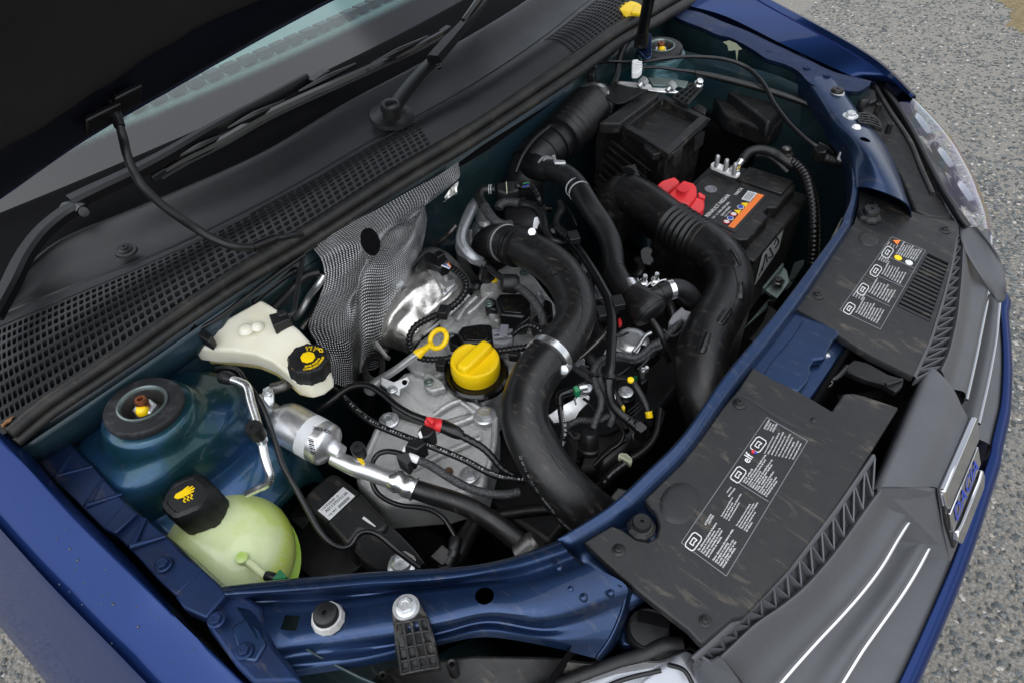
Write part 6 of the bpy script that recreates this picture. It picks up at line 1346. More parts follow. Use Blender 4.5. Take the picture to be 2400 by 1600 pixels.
p = N1(1325,378,.855); mk('mount_stud', lathe(p, (.3,-.2,.8), [(.0085,-.010),(.0085,.0),(.006,.002),(.006,.008),(0,.009)], 16), 'alu_bright', ab, smooth=40)
# bolted metal bracket by the far tower
kb = thing('tower_bracket', 'silver sheet metal bracket with two long studs behind the air box', 'bracket')
mk('plate', prism(N1, [(560,350,.862),(800,370,.862),(880,380,.862),(900,415,.86),(1000,420,.86),(1060,410,.86),(1140,450,.855),(1110,460,.854),(960,450,.854),(700,410,.856),(550,375,.858)], .86, .003), 'alu', kb, bevel=.001)
mk('back_plate', prism(N1, [(860,320,.865),(980,325,.866),(1150,345,.866),(1230,355,.864),(1200,415,.858),(1140,400,.858),(1060,395,.858),(900,390,.86)], .862, .003), 'zinc_green', kb, bevel=.001)
for x, y in ((820,355),(1080,395)):
    a_, b_ = N1(x,y,.868), N1(x-50,y+50,.862)
    mk('stud', sweep([a_, a_.lerp(b_,.5), b_], [.0045]*3, 12), 'zinc', kb, smooth=50)
    mk('nut', lathe(a_, (b_-a_), [(.009,-.004),(.009,.006),(.006,.007)], 6), 'zinc', kb, smooth=20)
# intake duct (snorkel)
du = thing('air_intake_duct', 'large black air intake duct with bellows section and slotted bosses', 'duct')
tube('elbow', N2, [(370,560,.70,200),(350,440,.74,200),(370,340,.765,196),(440,290,.775,190),(520,300,.778,190)], 195, 'rubber_pipe', du, seg=30)
tube('upper_duct', N2, [(440,285,.776,192),(560,330,.778,188),(700,420,.778,186),(850,530,.776,184),(930,585,.775,184)], 186, 'rubber_pipe', du, seg=30)
tube('bellows', N2, [(890,560,.776,190),(1000,640,.775,194),(1100,700,.775,196),(1180,745,.775,196)], 194, 'rubber', du, rib=(.0105,.06), seg=32)
tube('lower_duct', N2, [(1130,715,.775,200),(1260,810,.775,204),(1360,920,.775,206),(1410,1060,.772,208),(1405,1200,.768,212),(1330,1370,.764,222),(1240,1530,.76,232),(1180,1680,.757,240),(1150,1850,.752,246),(1165,2050,.742,246),(1220,2250,.725,240),(1290,2420,.70,235)], 212, 'rubber_pipe', du, seg=32)
mk('mount_lug', prism(N2, [(412,45,.815),(545,18,.818),(600,155,.805),(555,170,.804),(460,195,.80)], .81, .004), 'plastic_dusty', du, bevel=.001)
p = N2(478,82,.816); mk('lug_hole', lathe(p, (.3,0,1), [(.0075,-.001),(.0075,.0012),(0,.0012)], 16, sq=1.6, ref=(1,.5,0)), 'dark', du)
DU = path(N2, [(1130,715,.775,200),(1260,810,.775,204),(1360,920,.775,206),(1410,1060,.772,208),(1405,1200,.768,212),(1330,1370,.764,222),(1240,1530,.76,232),(1180,1680,.757,240),(1150,1850,.752,246)])
for x, y, dx, dy in ((1455,885,42,80),(1520,1190,3,88),(1368,1420,-52,76),(1170,1660,-38,108)):
    Q = []
    for t in (-1.02,-.9,-.45,0,.45,.9,1.02):
        q, nn = on_tube(*DU, N2, x+dx*t, y+dy*t); Q.append((q,nn))
    s_ = mk('slot_boss', sweep([q-nn*.0055 for q,nn in Q], [.003,.0078,.009,.009,.009,.0078,.003], 14), 'rubber_pipe', du, smooth=70)
    mk('slot', sweep([q+nn*.0032 for q,nn in Q[1:-1]], [.0006,.0011,.0011,.0011,.0006], 6), 'dark', s_, smooth=0)
seam(DU, N2, [(1210,700),(1340,810),(1440,950),(1480,1100),(1470,1250),(1400,1420),(1320,1580)], du)
# ================================================================== battery
ba = thing('battery', 'black car battery with orange and white label', 'battery')
bz = .752
def bw(u, v, z=bz): return V((.186+.17*u, .252+.203*v, z))     # u forward, v across
mk('case', wbox(.181,.361,.247,.460,.565,.728), 'plastic_dusty', ba, bevel=.004)
mk('case_lip', wbox(.176,.368,.242,.466,.722,.731), 'plastic_dusty', ba, bevel=.003)
mk('lid', prismw([bw(.12,.0), bw(.86,.0), bw(.93,.05), bw(.93,.42), bw(.86,.46), bw(.86,.54), bw(.93,.58), bw(.93,.97), bw(.86,1.0), bw(.40,1.0), bw(.12,.97), bw(.05,.6)], .024), 'plastic_dusty', ba, bevel=.003)
mk('vent_block', wbox(.252,.336,.405,.455,.75,.757), 'plastic_dusty', ba, bevel=.002)
la = [N2(*q) for q in ((1190,520,bz+.001),(1440,190,bz+.001),(1765,300,bz+.001),(1465,650,bz+.001))]
lab = mk('label', prismw(la, .002), 'plastic_label', ba, bevel=.0003)
Z2 = bz+.0016
mk('orange_strip', prismw([N2(*q,Z2) for q in ((1665,288),(1728,305),(1452,608),(1398,592))], .0012), 'orange', lab)
mk('barcode', prismw([N2(*q,Z2) for q in ((1580,264),(1668,288),(1610,368),(1520,340))], .0012), 'paper', lab)
for k in range(12):
    t = .06+.075*k; w2 = .02 if k % 3 else .04
    a_, b_, c_, d_ = (N2(*q,Z2+.0003) for q in ((1580,270),(1655,291),(1602,358),(1530,337)))
    mk('bar', prismw([a_.lerp(b_,t), a_.lerp(b_,t+w2), d_.lerp(c_,t+w2), d_.lerp(c_,t)], .0004), 'print_black', lab, smooth=0)
def line(s, a_, b_, m, parent, nm='lettering'):
    A_, B_ = N2(*a_,Z2), N2(*b_,Z2); v_, f_ = textmesh(s, A_, B_-A_, V((0,0,1)), width=(B_-A_).length, lift=.0003); return mk(nm, (v_,f_), m, parent, smooth=0)
line('RENAULT NISSAN', (1212,510), (1418,310), 'print_white', lab); line('12V - L1 50Ah 420A (EN)', (1262,525), (1415,375), 'print_white', lab)
line('24410 0056R', (1345,500), (1425,415), 'print_white', lab); line('Made in Spain', (1375,505), (1425,450), 'print_white', lab); line('VARTA', (1475,310), (1540,245), 'print_white', lab)
for x, y, m_ in ((1383,550,'paper'),(1417,516,'blue_mark'),(1448,480,'paper'),(1512,414,'blue_mark')):
    p = N2(x,y,Z2); rr = N2.r(30,p); o = mk('safety_symbol', lathe(p, (0,0,1), [(rr,-.001),(rr,.0004),(0,.0004)], 20), 'red' if m_ == 'paper' else 'paper', lab); mk('symbol_field', lathe(p, (0,0,1), [(rr*.8,0),(rr*.8,.0008),(0,.0008)], 20), m_, o)
for x, y in ((1487,452),(1550,386)):
    o = mk('safety_symbol', prismw([N2(x+a_,y+b_,Z2+.0004) for a_, b_ in ((-35,-10),(32,-12),(8,28))], .001), 'yellow', lab)
p = N2(1237,253,bz); mk('cell_eye', lathe(p, (0,0,1), [(.011,-.001),(.011,.0015),(.008,.002),(.0065,.0006),(0,.0006)], 24), 'grey_plastic', ba, smooth=40)
fl_ = [N2(*q) for q in ((1662,962,.60),(1720,830,.62),(1902,620,.66),(1862,800,.63),(1640,1130,.57))]
fx = .3625
fp = [N2(x,y,x=fx) if 0 else N2(x,y,None,x=fx) for x,y in ((1712,850),(1902,620),(1862,795),(1640,1130))]
fs = mk('side_sticker', (fp+[q+V((.0008,0,0)) for q in fp], [(0,1,2,3),(7,6,5,4),(0,4,5,1),(1,5,6,2),(2,6,7,3),(3,7,4,0)]), 'paper', ba, smooth=0)
for q in (((1710,1000),(1745,850),(1755,920)), ((1680,1050),(1720,950)), ((1780,790),(1810,860),(1770,880)), ((1820,760),(1845,700),(1862,740),(1830,790))):
    P = [N2(x,y,None,x=fx+.0014) for x,y in q]; P = P if len(P) > 2 else [P[0],P[0].lerp(P[1],.5),P[1]]
    mk('pen_mark', sweep(P, [.0012]*len(P), 5), 'print_black', fs, smooth=0)
# terminals
bt = thing('battery_terminal', 'white metal battery terminal bar with three studs', 'terminal')
mk('bar', prismw([N1(*q) for q in ((1432,1110,.768),(1470,1088,.77),(1570,1130,.77),(1640,1170,.77),(1712,1190,.77),(1680,1222,.766),(1600,1200,.766),(1440,1135,.766))], .008), 'white', bt, bevel=.002)
for x, y, z in ((1500,1050,.786),(1583,1085,.786),(1664,1120,.786)):
    p = N1(x,y,z); mk('stud', lathe(p-V((0,0,.02)), (0,0,1), [(.0042,0),(.0042,.020),(.003,.0225),(0,.0225)], 14), 'zinc', bt, smooth=40)
p = N1(1655,1165,.772); bolt(p, .0062, 'zinc', bt); mk('paint_mark', lathe(p+V((.002,-.003,.003)), (0,0,1), [(.0055,0),(.005,.002),(0,.003)], 12), 'yellow', bt)
mk('cable_lug', sweep([N1(1680,1130,.782), N1(1710,1095,.785), N1(1745,1060,.787)], [.006,.0065,.0065], 12), 'alu_bright', bt, smooth=50)
kc = thing('battery_cable', 'thick black battery cable with corrugated sleeve arching over the battery', 'cable')
tube('cable', N1, [(1725,1075,.788,42),(1790,1010,.793,44),(1880,985,.795,44),(2000,1010,.79,44),(2100,1070,.785,44),(2200,1130,.778,46)], 44, 'rubber', kc, seg=14)
tube('cable', N1, [(1840,1030,.785,32),(1960,1040,.782,32),(2060,1110,.775,32),(2140,1190,.765,32)], 32, 'rubber', kc)
tube('sleeve', S3, [(740,1105,.784,34),(800,1150,.78,36),(850,1220,.775,38),(880,1320,.765,38),(900,1430,.75,38),(905,1560,.73,38),(905,1700,.70,38),(895,1820,.67,38)], 38, 'satin_black', kc, rib=(.0075,.09), seg=14)
rc = thing('terminal_cover', 'bright red plastic cover over the positive battery terminal', 'cover')
mk('hood', prismw([N2(*q) for q in ((735,215,.79),(790,170,.797),(905,130,.80),(960,180,.795),(900,240,.788),(840,290,.783))], .03), 'red', rc, bevel=.003)
mk('body', prismw([N2(*q) for q in ((835,300,.80),(985,160,.806),(1085,190,.806),(1110,225,.804),(1115,310,.795),(1040,400,.79),(960,360,.793),(880,330,.797))], .05), 'red', rc, bevel=.004, seg=3)
mk('front', prismw([N2(*q) for q in ((980,400,.785),(1110,315,.79),(1185,350,.788),(1180,420,.782),(1140,475,.775),(1060,440,.78))], .035), 'red', rc, bevel=.003)
mk('hook', prismw([N2(*q) for q in ((1120,280,.795),(1145,280,.795),(1190,310,.79),(1185,335,.788),(1130,320,.79))], .006), 'red', rc, bevel=.001)
p = N2(985,245,.8065); mk('plus_mark', join(lathe(p, (0,0,1), [(.010,-.001),(.010,.0006),(.008,.0006)], 20), obox(p+V((0,0,.0003)), V((.006,0,0)), V((0,.0016,0)), V((0,0,.0006))), obox(p+V((0,0,.0003)), V((.0016,0,0)), V((0,.006,0)), V((0,0,.0007)))), 'red', rc)
# battery tray bracket
tb_ = thing('battery_tray_bracket', 'grey-green metal bracket with bolt beside the battery base', 'bracket')
mk('plate', prism(S6, [(550,415,.625),(690,265,.64),(720,300,.64),(738,375,.635),(650,490,.62),(600,460,.62)], .63, .004), 'zinc_green', tb_, bevel=.001)
mk('flange', prism(S6, [(548,412,.635),(690,240,.65),(700,262,.65),(560,425,.634)], .64, .016), 'zinc_green', tb_, bevel=.001)
mk('rail', prism(S6, [(425,690,.60),(560,570,.605),(740,400,.61),(835,255,.62),(840,220,.62),(770,240,.62),(700,440,.608),(600,480,.604),(500,600,.60)], .61, .006), 'zinc_green', tb_, bevel=.0015)
p = S6(660,372,.64); bolt(p, S6.r(28,p), 'steel_dark', tb_)
for x,y in ((608,528),(740,358)):
    p = S6(x,y,.612); mk('rail_hole', lathe(p, (0,0,1), [(.006,-.001),(.006,.0012),(0,.0012)], 14), 'dark', tb_)
# ================================================================== fuse box / resonator lid at the far wing
fx_ = thing('resonator_box', 'large faceted black plastic box lid beside the far inner wing', 'box')
mk('lid', prismw([N1(x,y,.785) for x,y in ((1370,350),(1500,180),(1800,260),(2130,430),(2175,590),(2120,690),(2010,800),(1940,805),(1600,680),(1560,650))], .035), 'plastic_dusty', fx_, bevel=.005, seg=3)
mk('raised_top', prismw([N1(x,y,.805) for x,y in ((1470,345),(1560,210),(1800,275),(2090,430),(2120,560),(1990,720),(1950,725),(1720,540))], .03, .06), 'plastic_dusty', fx_, bevel=.008, seg=3)
mk('rim', prismw([N1(x,y,z) for x,y,z in ((1360,370,.765),(1390,345,.765),(1590,660,.755),(1960,800,.75),(2020,790,.75),(2170,650,.755),(2180,690,.752),(2020,880,.74),(1950,885,.74),(1570,740,.745),(1540,720,.745))], .03), 'plastic_dusty', fx_, bevel=.003)
mk('lower_box', wbox(.06,.21,.57,.69,.45,.75), 'dark', fx_, bevel=.01)
# ================================================================== bonnet release cable, clip
rcb = thing('release_cable', 'thin black bonnet release cable looping across the far wing to the catch', 'cable')
tube('cable', N1, [(390,190,.885,14),(500,178,.89,14),(720,182,.90,14),(860,172,.905,15),(1050,145,.905,15),(1250,132,.902,15),(1450,140,.897,16),(1600,165,.89,17),(1740,215,.882,18),(1860,310,.872,20),(1950,430,.86,21),(2010,550,.85,21),(2080,650,.842,21),(2180,770,.832,20),(2350,920,.82,20),(2470,985,.815,22)], 18, 'satin_black', rcb)
tube('cable', N1, [(800,232,.895,14),(950,230,.893,14),(1100,250,.888,15),(1290,275,.882,16),(1480,310,.874,18)], 16, 'satin_black', rcb)
tube('cable_sleeve', N1, [(1290,280,.882,22),(1450,310,.874,28),(1700,370,.862,30),(1950,440,.85,30),(2200,520,.838,28),(2400,600,.828,24),(2560,690,.82,20)], 26, 'rubber', rcb)
wcl = mk('cable_clip', prism(N1, [(712,155,.915),(770,150,.915),(775,175,.912),(805,180,.912),(805,240,.905),(770,275,.902),(710,278,.902)], .91, .012), 'white', rcb, bevel=.002)
for k in range(3): mk('clip_tooth', sweep([N1(750,178+k*22,.917), N1(775,178+k*22,.917), N1(800,182+k*22,.915)], [.0016]*3, 6), 'white', wcl)
tube('cable_end', S3, [(940,1000,.816,24),(1000,1030,.815,22),(1050,1055,.815,18)], 22, 'satin_black', rcb)
tag(tube('wing_hose', S2, [(2010,240,.90,24),(1960,300,.89,24),(1920,400,.88,22),(1905,500,.875,22),(1880,580,.87,22)], 24, 'rubber', None), 'black hose dropping from the seal end behind the white clip', 'hose')
# wiring box and lamp motor near the far blue panel
lm = thing('lamp_adjuster', 'black cylindrical lamp adjuster with white cap behind the far blue panel', 'motor')
tube('barrel', S3, [(900,1060,.80,40),(980,1085,.80,44),(1060,1105,.80,42),(1110,1115,.80,38)], 42, 'plastic', lm, rib=(.008,.05), seg=18)
p = S3(1108,1062,.83); mk('cap', lathe(p, (.1,0,1), [(S3.r(28,p),-.01),(S3.r(28,p),.002),(S3.r(20,p),.004),(0,.003)], 20), 'print_grey', lm, smooth=40)
mk('plug', prism(S3, [(900,1010,.82),(960,990,.825),(1000,1010,.825),(990,1050,.82),(920,1050,.815)], .82, .02), 'satin_black', lm, bevel=.002)
p = S3(710,1055,.77); tag(mk('earth_bolt', lathe(p, (0,0,1), [(.016,-.012),(.014,0),(.009,.002),(.009,.010),(.005,.013),(0,.013)], 14), 'steel_dark', smooth=40), 'dark bolt between the box lid and the battery cable', 'bolt')
p = S3(655,505,.83); tag(mk('wing_plug', lathe(p, (.3,-1,.4), [(.012,-.004),(.012,.003),(.009,.010),(.009,.020),(0,.022)], 8), 'print_grey', smooth=30), 'grey plastic plug in the far inner wing wall', 'plug')
# far-corner details: pale spatter on the wing wall
tag(mk('sealant_patch', (lambda P: (P+[q+V((0,-.002,0)) for q in P], [tuple(range(len(P))), tuple(range(2*len(P)-1,len(P)-1,-1))]))([S3(x,y,None,y=.612) for x,y in ((280,290),(320,280),(370,300),(410,340),(385,345),(375,420),(368,345),(320,350),(310,310))]), 'green_pale', smooth=0), 'pale sealant smear on the far inner wing wall', 'sealant')
# horn-side box and washer tank seen low beside the far blue panel
tag(mk('washer_tank', prism(S6, [(1000,120,.70),(1060,0,.70),(1100,-80,.70),(1120,-60,.70),(1060,60,.70),(1010,170,.70)], .70, .15), 'reservoir', bevel=.004), 'pale washer tank edge showing below the blue crossmember', 'tank')
# ================================================================== refrigerant line with canister
rl_ = thing('refrigerant_line', 'bright aluminium refrigerant canister with pipes and crimped black hose', 'pipe')
A_, B_ = S4(1985,1350,.79), S4(2255,1500,.782); d_ = (B_-A_).normalized(); L_ = (B_-A_).length; r = S4.r(150, A_)
can = mk('canister', lathe(A_, d_, [(r*.45,-.022),(r*.75,-.014),(r*.95,-.006),(r,.002),(r,L_*.92),(r*.97,L_),(r*.86,L_*1.06),(r*.55,L_*1.12),(r*.40,L_*1.2),(r*.36,L_*1.35)], 48), 'alu', rl_, smooth=50)
mk('paper_band', lathe(A_+d_*L_*.52, d_, [(r*1.004,-.0),(r*1.006,.0),(r*1.006,L_*.26),(r*1.004,L_*.26)], 48), 'paper', rl_, smooth=40)
tube('inlet_pipe', S4, [(1790,1180,.80,46),(1860,1240,.797,50),(1930,1300,.793,56),(1980,1345,.79,60)], 52, 'alu', rl_, seg=18)
tube('outlet_pipe', S8, [(-60,15,.775,52),(20,50,.772,60),(100,85,.769,62),(200,115,.765,62),(280,145,.762,62),(350,170,.76,62)], 60, 'alu', rl_, seg=20)
tube('crimp', S8, [(335,165,.76,66),(370,175,.759,80),(395,185,.758,80),(415,195,.757,64),(440,208,.756,78),(480,222,.755,80),(505,232,.754,72)], 76, 'alu_bright', rl_, seg=24)
band('crimp_rim', S8, (500,228,.754), (512,233,.7535), 84, 'alu_bright', rl_, 1.02)
tube('hose', S8, [(505,232,.754,68),(620,270,.75,70),(740,305,.746,70),(860,350,.742,70),(980,415,.735,70),(1090,490,.728,72),(1190,570,.72,74),(1290,650,.71,76)], 70, 'rubber_pipe', rl_, seg=22)
vn = V((.15,-.1,1)).normalized()
p = S5(112,1515,.80); rr = S5.r(50,p)
mk('valve_neck', lathe(p, vn, [(rr*.9,-.03),(rr*.9,-.014)], 20), 'alu', rl_)
mk('valve_cap', lathe(p, vn, [(rr*.95,-.018),(rr,-.014),(rr,.0),(rr*.85,.003),(rr*.3,.003),(rr*.25,.001),(0,.001)], 28), 'plastic', rl_, smooth=40)
mk('paint_mark', prism(S8, [(105,15,.790),(130,5,.79),(160,50,.78),(140,58,.78)], .785, .003), 'yellow', rl_)
v_ = [hose_text('244RR-92-44076R', S4, [(2150,1390,.829),(2210,1400,.829),(2270,1420,.826)], 'print_black', rl_, size=.006, name='lettering')]
for k in range(9):
    q = S4(2125+k*2,1450+k*13,.822-.0018*k); q2 = S4(2160+k*2,1462+k*13,.821-.0018*k)
    mk('bar', sweep([q, q.lerp(q2,.5), q2], [.0005+.0004*(k%2)]*3, 4), 'print_black', rl_, smooth=0)
# thin aluminium pipe with service valve
ap = thing('service_pipe', 'thin bent aluminium pipe with black screw cap over the strut tower', 'pipe')
tube('pipe', S4, [(1545,1030,.86,26),(1600,1045,.862,28),(1660,1065,.862,28),(1705,1100,.86,30),(1730,1200,.853,31),(1760,1300,.846,31),(1795,1420,.838,31),(1820,1560,.828,30),(1845,1650,.82,29),(1862,1710,.812,29),(1840,1765,.803,29),(1770,1800,.795,27),(1700,1835,.788,25)], 29, 'alu_bright', ap, seg=16)
p = S4(1748,1378,.868); rr = S4.r(60,p)
mk('valve_body', lathe(p, vn, [(rr*.7,-.03),(rr*.8,-.014)], 18), 'zinc', ap); mk('valve_cap', lathe(p, vn, [(rr*.95,-.018),(rr,-.014),(rr,0),(rr*.88,.003),(rr*.3,.003),(rr*.26,.0015),(0,.0015)], 30), 'plastic', ap, smooth=40)
mk('paint_mark', prism(S4, [(1785,1415,.857),(1822,1400,.856),(1818,1435,.852),(1795,1440,.852)], .856, .003), 'yellow', ap)
tube('end_union', S4, [(1530,1030,.858,44),(1570,1035,.86,48),(1610,1048,.861,36)], 44, 'plastic', ap)
tag(tube('low_pipe', S4, [(1870,1110,.82,40),(1950,1090,.82,42),(1990,1060,.82,42),(2010,1030,.825,40)], 42, 'steel_dark', None), 'short dark steel pipe stub under the brake reservoir', 'pipe')
cpd = thing('pipe_clamp', 'zinc pipe clamp with bolt beside the refrigerant canister', 'clamp')
mk('plate', prism(S4, [(1805,1110,.825),(1850,1085,.826),(1885,1100,.825),(1885,1200,.815),(1850,1230,.812),(1815,1190,.815)], .82, .006), 'zinc', cpd, bevel=.0015); p = S4(1845,1135,.826); bolt(p, S4.r(26,p), 'zinc', cpd)
tag(tube('vacuum_hose', S4, [(1490,975,.85,17),(1560,965,.855,17),(1640,985,.857,17),(1690,1060,.855,18),(1760,1150,.85,20),(1810,1240,.842,20),(1860,1370,.83,20),(1905,1500,.815,20),(1950,1640,.80,20),(2050,1815,.785,20),(2120,1945,.775,20),(2200,2085,.765,20),(2280,2175,.757,20),(2352,2205,.75,20),(2420,2185,.75,20),(2475,2110,.755,20),(2550,2090,.758,20),(2630,2130,.755,20),(2750,2235,.745,20),(2890,2340,.73,20)], 20, 'satin_black', None), 'long thin black hose winding from the tower across the engine mount', 'hose')
# ================================================================== engine mount with sticker
em = thing('engine_mount', 'black engine mount cover with white part number sticker', 'mount')
zt = .715
mp = [(60,600),(160,480),(370,310),(430,300),(500,325),(760,540),(1100,905),(1060,1000),(960,1040),(740,1010),(600,1190),(350,910),(150,750)]
mt = mk('cover', prism(N5, mp, zt, .07, .02), 'plastic_cover', em, bevel=.005, seg=3)
mk('cover_flank', prism(N5, [(600,1190,.705),(740,1030,.71),(960,1050,.71),(1100,910,.71),(1250,1050,.70),(1420,1230,.69),(1560,1410,.68),(1300,1480,.675),(940,1500,.675),(680,1260,.69)], .70, .06), 'plastic_cover', em, bevel=.006, seg=3)
sk = [N5(*q,zt+.0012) for q in ((235,760),(545,470),(690,580),(378,878))]
st = mk('sticker', prismw(sk, .001), 'paper', em)
def ln(s, a_, b_):
    A_, B_ = N5(*a_,zt+.0014), N5(*b_,zt+.0014); return textmesh(s, A_, B_-A_, V((0,0,1)), width=(B_-A_).length, lift=.0003)
mk('lettering', join(ln('113752043R -A',(285,768),(495,580)), ln('AS1137S7513R',(340,785),(610,545)), ln('146 843',(372,835),(470,745))), 'print_black', st, smooth=0)
for k in range(11):
    t = k/10.5; a_ = N5(480+t*130,702-t*118,zt+.0016); b_ = N5(505+t*125,728-t*118,zt+.0016); mk('bar', sweep([a_,a_.lerp(b_,.5),b_], [.0005]*3, 4), 'print_black', st, smooth=0)
mk('cover_joint', sweep([N5(350,912,zt+.0003), N5(560,715,zt+.0003), N5(765,540,zt+.0003)], [.0007]*3, 5), 'dark', em)
mk('chalk_mark', sweep([N5(790,845,zt+.0008), N5(850,890,zt+.0008), N5(940,955,zt+.0006)], [.0019,.0017,.0008], 6, flat=.4), 'print_white', em)
p = N5(1265,1430,.70); o = mk('star_bolt', lathe(p, (0,0,1), [(.016,-.004),(.016,.002),(.012,.004),(.011,.010),(.006,.014),(.005,.008),(0,.008)], 24, lobes=(6,.06,0)), 'zinc', em, smooth=35)
mk('rubber_ring', lathe(N5(500,1240,.64), (0,0,1), [(.05,-.03),(.055,0),(.05,.02),(.03,.022)], 32), 'rubber', em, smooth=60)
mk('lower_bracket', wbox(.20,.33,-.50,-.38,.5,.62), 'dark', em, bevel=.01)
# ================================================================== fuel lines over the timing cover
fh = thing('fuel_line', 'black fuel line with bright red quick connector over the timing cover', 'fuel line')
tube('line', S5, [(-160,1260,.775,22),(-80,1200,.785,22),(20,1120,.795,22),(100,1085,.80,23),(190,1088,.802,23),(280,1140,.80,24),(380,1225,.797,24),(480,1285,.794,25),(570,1320,.792,26),(610,1338,.792,28)], 24, 'satin_black', fh, seg=14)
tube('red_collar', S5, [(585,1330,.793,32),(640,1345,.792,38),(672,1358,.791,46),(700,1368,.79,46)], 42, 'red', fh, seg=18)
mk('red_clip', prism(S5, [(580,1310,.805),(610,1295,.806),(640,1330,.805),(625,1350,.803)], .805, .008), 'red', fh, bevel=.001)
tube('connector', S5, [(690,1362,.79,48),(740,1385,.789,48),(790,1410,.787,46),(830,1432,.785,34)], 46, 'satin_black', fh, seg=18)
tube('ribbed_line', S5, [(820,1428,.785,28),(900,1470,.782,26),(980,1520,.777,25),(1040,1580,.77,24),(1100,1650,.76,24),(1180,1700,.752,24),(1280,1740,.745,24)], 25, 'satin_black', fh, rib=(.008,.04), seg=14)
f2 = thing('fuel_line', 'black printed fuel line running under the red connector', 'fuel line')
l2 = [(-60,1110,.77),(10,1165,.775),(110,1265,.778),(220,1345,.778),(340,1400,.778),(470,1450,.777),(590,1495,.775),(720,1545,.772),(860,1605,.768),(1000,1680,.762),(1100,1715,.757),(1260,1735,.75)]
tube('line', S5, l2, 24, 'satin_black', f2, seg=14)
hose_text('92 00 CX 10 0412 03 >PA12< LIRATT EVOH PA6 MSIC 316-14  AZ15153 00 47', S5, [(x+4,y+6,z+.0095) for x,y,z in l2[1:]], 'print_grey', f2, size=.0042, tube_=path(S5, l2, 24))
for q in ([(525,1400),(560,1355),(640,1350),(645,1400),(600,1440),(530,1450)], [(470,1450),(560,1450),(590,1480),(520,1530),(440,1500)], [(400,1560),(440,1500),(520,1530),(500,1580),(430,1600)]):
    mk('retainer', prism(S5, q, .79-.00004*(q[0][1]-1400), .025), 'plastic', f2, bevel=.002)
mk('retainer_tag', prism(S5, [(528,1415,.792),(545,1395,.792),(560,1440,.791),(540,1445,.791)], .79, .002), 'white', f2)
mk('retainer_tag', prism(S5, [(420,1530,.786),(438,1500,.786),(440,1540,.785),(425,1550,.785)], .786, .002), 'white', f2)
f3 = thing('braided_line', 'braided black hose with white collar bending around the timing cover', 'hose')
tube('loop', N5, [(905,180,.77,32),(930,120,.775,33),(990,60,.778,34),(1090,35,.78,34),(1200,50,.782,34),(1300,80,.783,36)], 33, 'satin_black', f3)
tube('loop_tail', N5, [(900,380,.74,32),(920,470,.735,32),(990,570,.728,32),(1120,650,.72,32),(1280,700,.715,32),(1480,720,.71,32),(1640,760,.705,32),(1770,850,.70,32),(1860,980,.695,32),(1930,1110,.69,32)], 32, 'satin_black', f3)
tube('white_collar', N5, [(1345,95,.783,48),(1390,110,.782,50),(1470,145,.78,50)], 50, 'white', f3, seg=16)
tube('braid', N5, [(1460,140,.78,52),(1600,200,.776,54),(1760,300,.77,54),(1920,400,.764,54),(2080,480,.758,54),(2240,530,.754,54),(2400,560,.75,54),(2560,560,.747,54),(2700,530,.745,54)], 54, 'braid', f3, seg=16)
mk('clip_block', prism(N5, [(1190,70,.79),(1340,40,.792),(1380,150,.785),(1330,215,.78),(1200,120,.785)], .79, .02), 'plastic', f3, bevel=.002)
# ================================================================== wiring harness on the engine
hw = thing('injector_harness', 'corrugated black wiring conduit curling round the dipstick', 'wiring')
tube('conduit', S5, [(745,270,.80,22),(800,310,.80,24),(850,370,.798,25),(852,440,.795,25),(800,515,.79,25),(710,580,.784,25),(600,630,.778,24),(520,675,.772,24),(475,740,.765,23),(470,810,.76,22),(500,870,.757,22),(570,905,.757,22),(680,908,.758,22),(790,890,.76,22),(900,870,.758,20)], 24, 'satin_black', hw, rib=(.0062,.12), seg=12)
tube('conduit', S5, [(1010,860,.762,22),(1100,848,.768,23),(1180,838,.772,24),(1280,822,.774,24),(1330,790,.774,22)], 23, 'satin_black', hw, rib=(.0062,.12), seg=12)
mk('plug', join(prism(S5, [(560,190,.818),(600,165,.82),(660,185,.82),(720,200,.818),(740,230,.815),(680,285,.81),(590,240,.814)], .818, .022)), 'satin_black', hw, bevel=.002)
mk('plug_latch', prism(S5, [(640,170,.826),(680,155,.827),(715,180,.826),(660,210,.824)], .826, .008), 'satin_black', hw, bevel=.001)
for k, m_ in enumerate(('print_white','blue_mark','print_grey','orange')):
    tube('wire', S5, [(690+k*12,262-k*8,.812,5),(715+k*9,272-k*5,.81,5),(745+k*3,285-k*3,.806,5)], 5, m_, hw)
for x, y, z in ((705,585,.795),(692,940,.755),(1195,870,.765)):
    p = S5(x,y,z); mk('clip', obox(p, V((.006,.003,0)), V((-.004,.008,0)), V((0,0,.007))), 'plastic', hw, bevel=.0015)
tube('coil_lead', S5, [(1180,740,.783,20),(1230,700,.785,20),(1290,675,.787,21),(1350,690,.788,21),(1390,730,.786,20)], 20, 'satin_black', hw, rib=(.006,.1))
ox = thing('oxygen_sensor', 'bronze oxygen sensor with corrugated lead beside the heat shield', 'sensor')
tube('lead', S5, [(150,775,.745,14),(90,700,.755,14),(40,610,.765,14),(18,520,.775,14),(22,440,.785,15)], 14, 'satin_black', ox, rib=(.006,.1))
tube('lead', S5, [(15,440,.785,20),(60,400,.79,20),(140,405,.792,20),(220,430,.792,20),(300,440,.79,18),(370,390,.79,18)], 18, 'rubber', ox)
tube('lead', S5, [(370,385,.79,16),(430,330,.792,24),(480,280,.795,24),(530,220,.798,22),(570,180,.80,20)], 22, 'rubber', ox)
mk('cable_tie', prism(S5, [(355,370,.80),(400,345,.80),(430,375,.80),(400,400,.798),(360,400,.798)], .80, .006), 'print_grey', ox, bevel=.001)
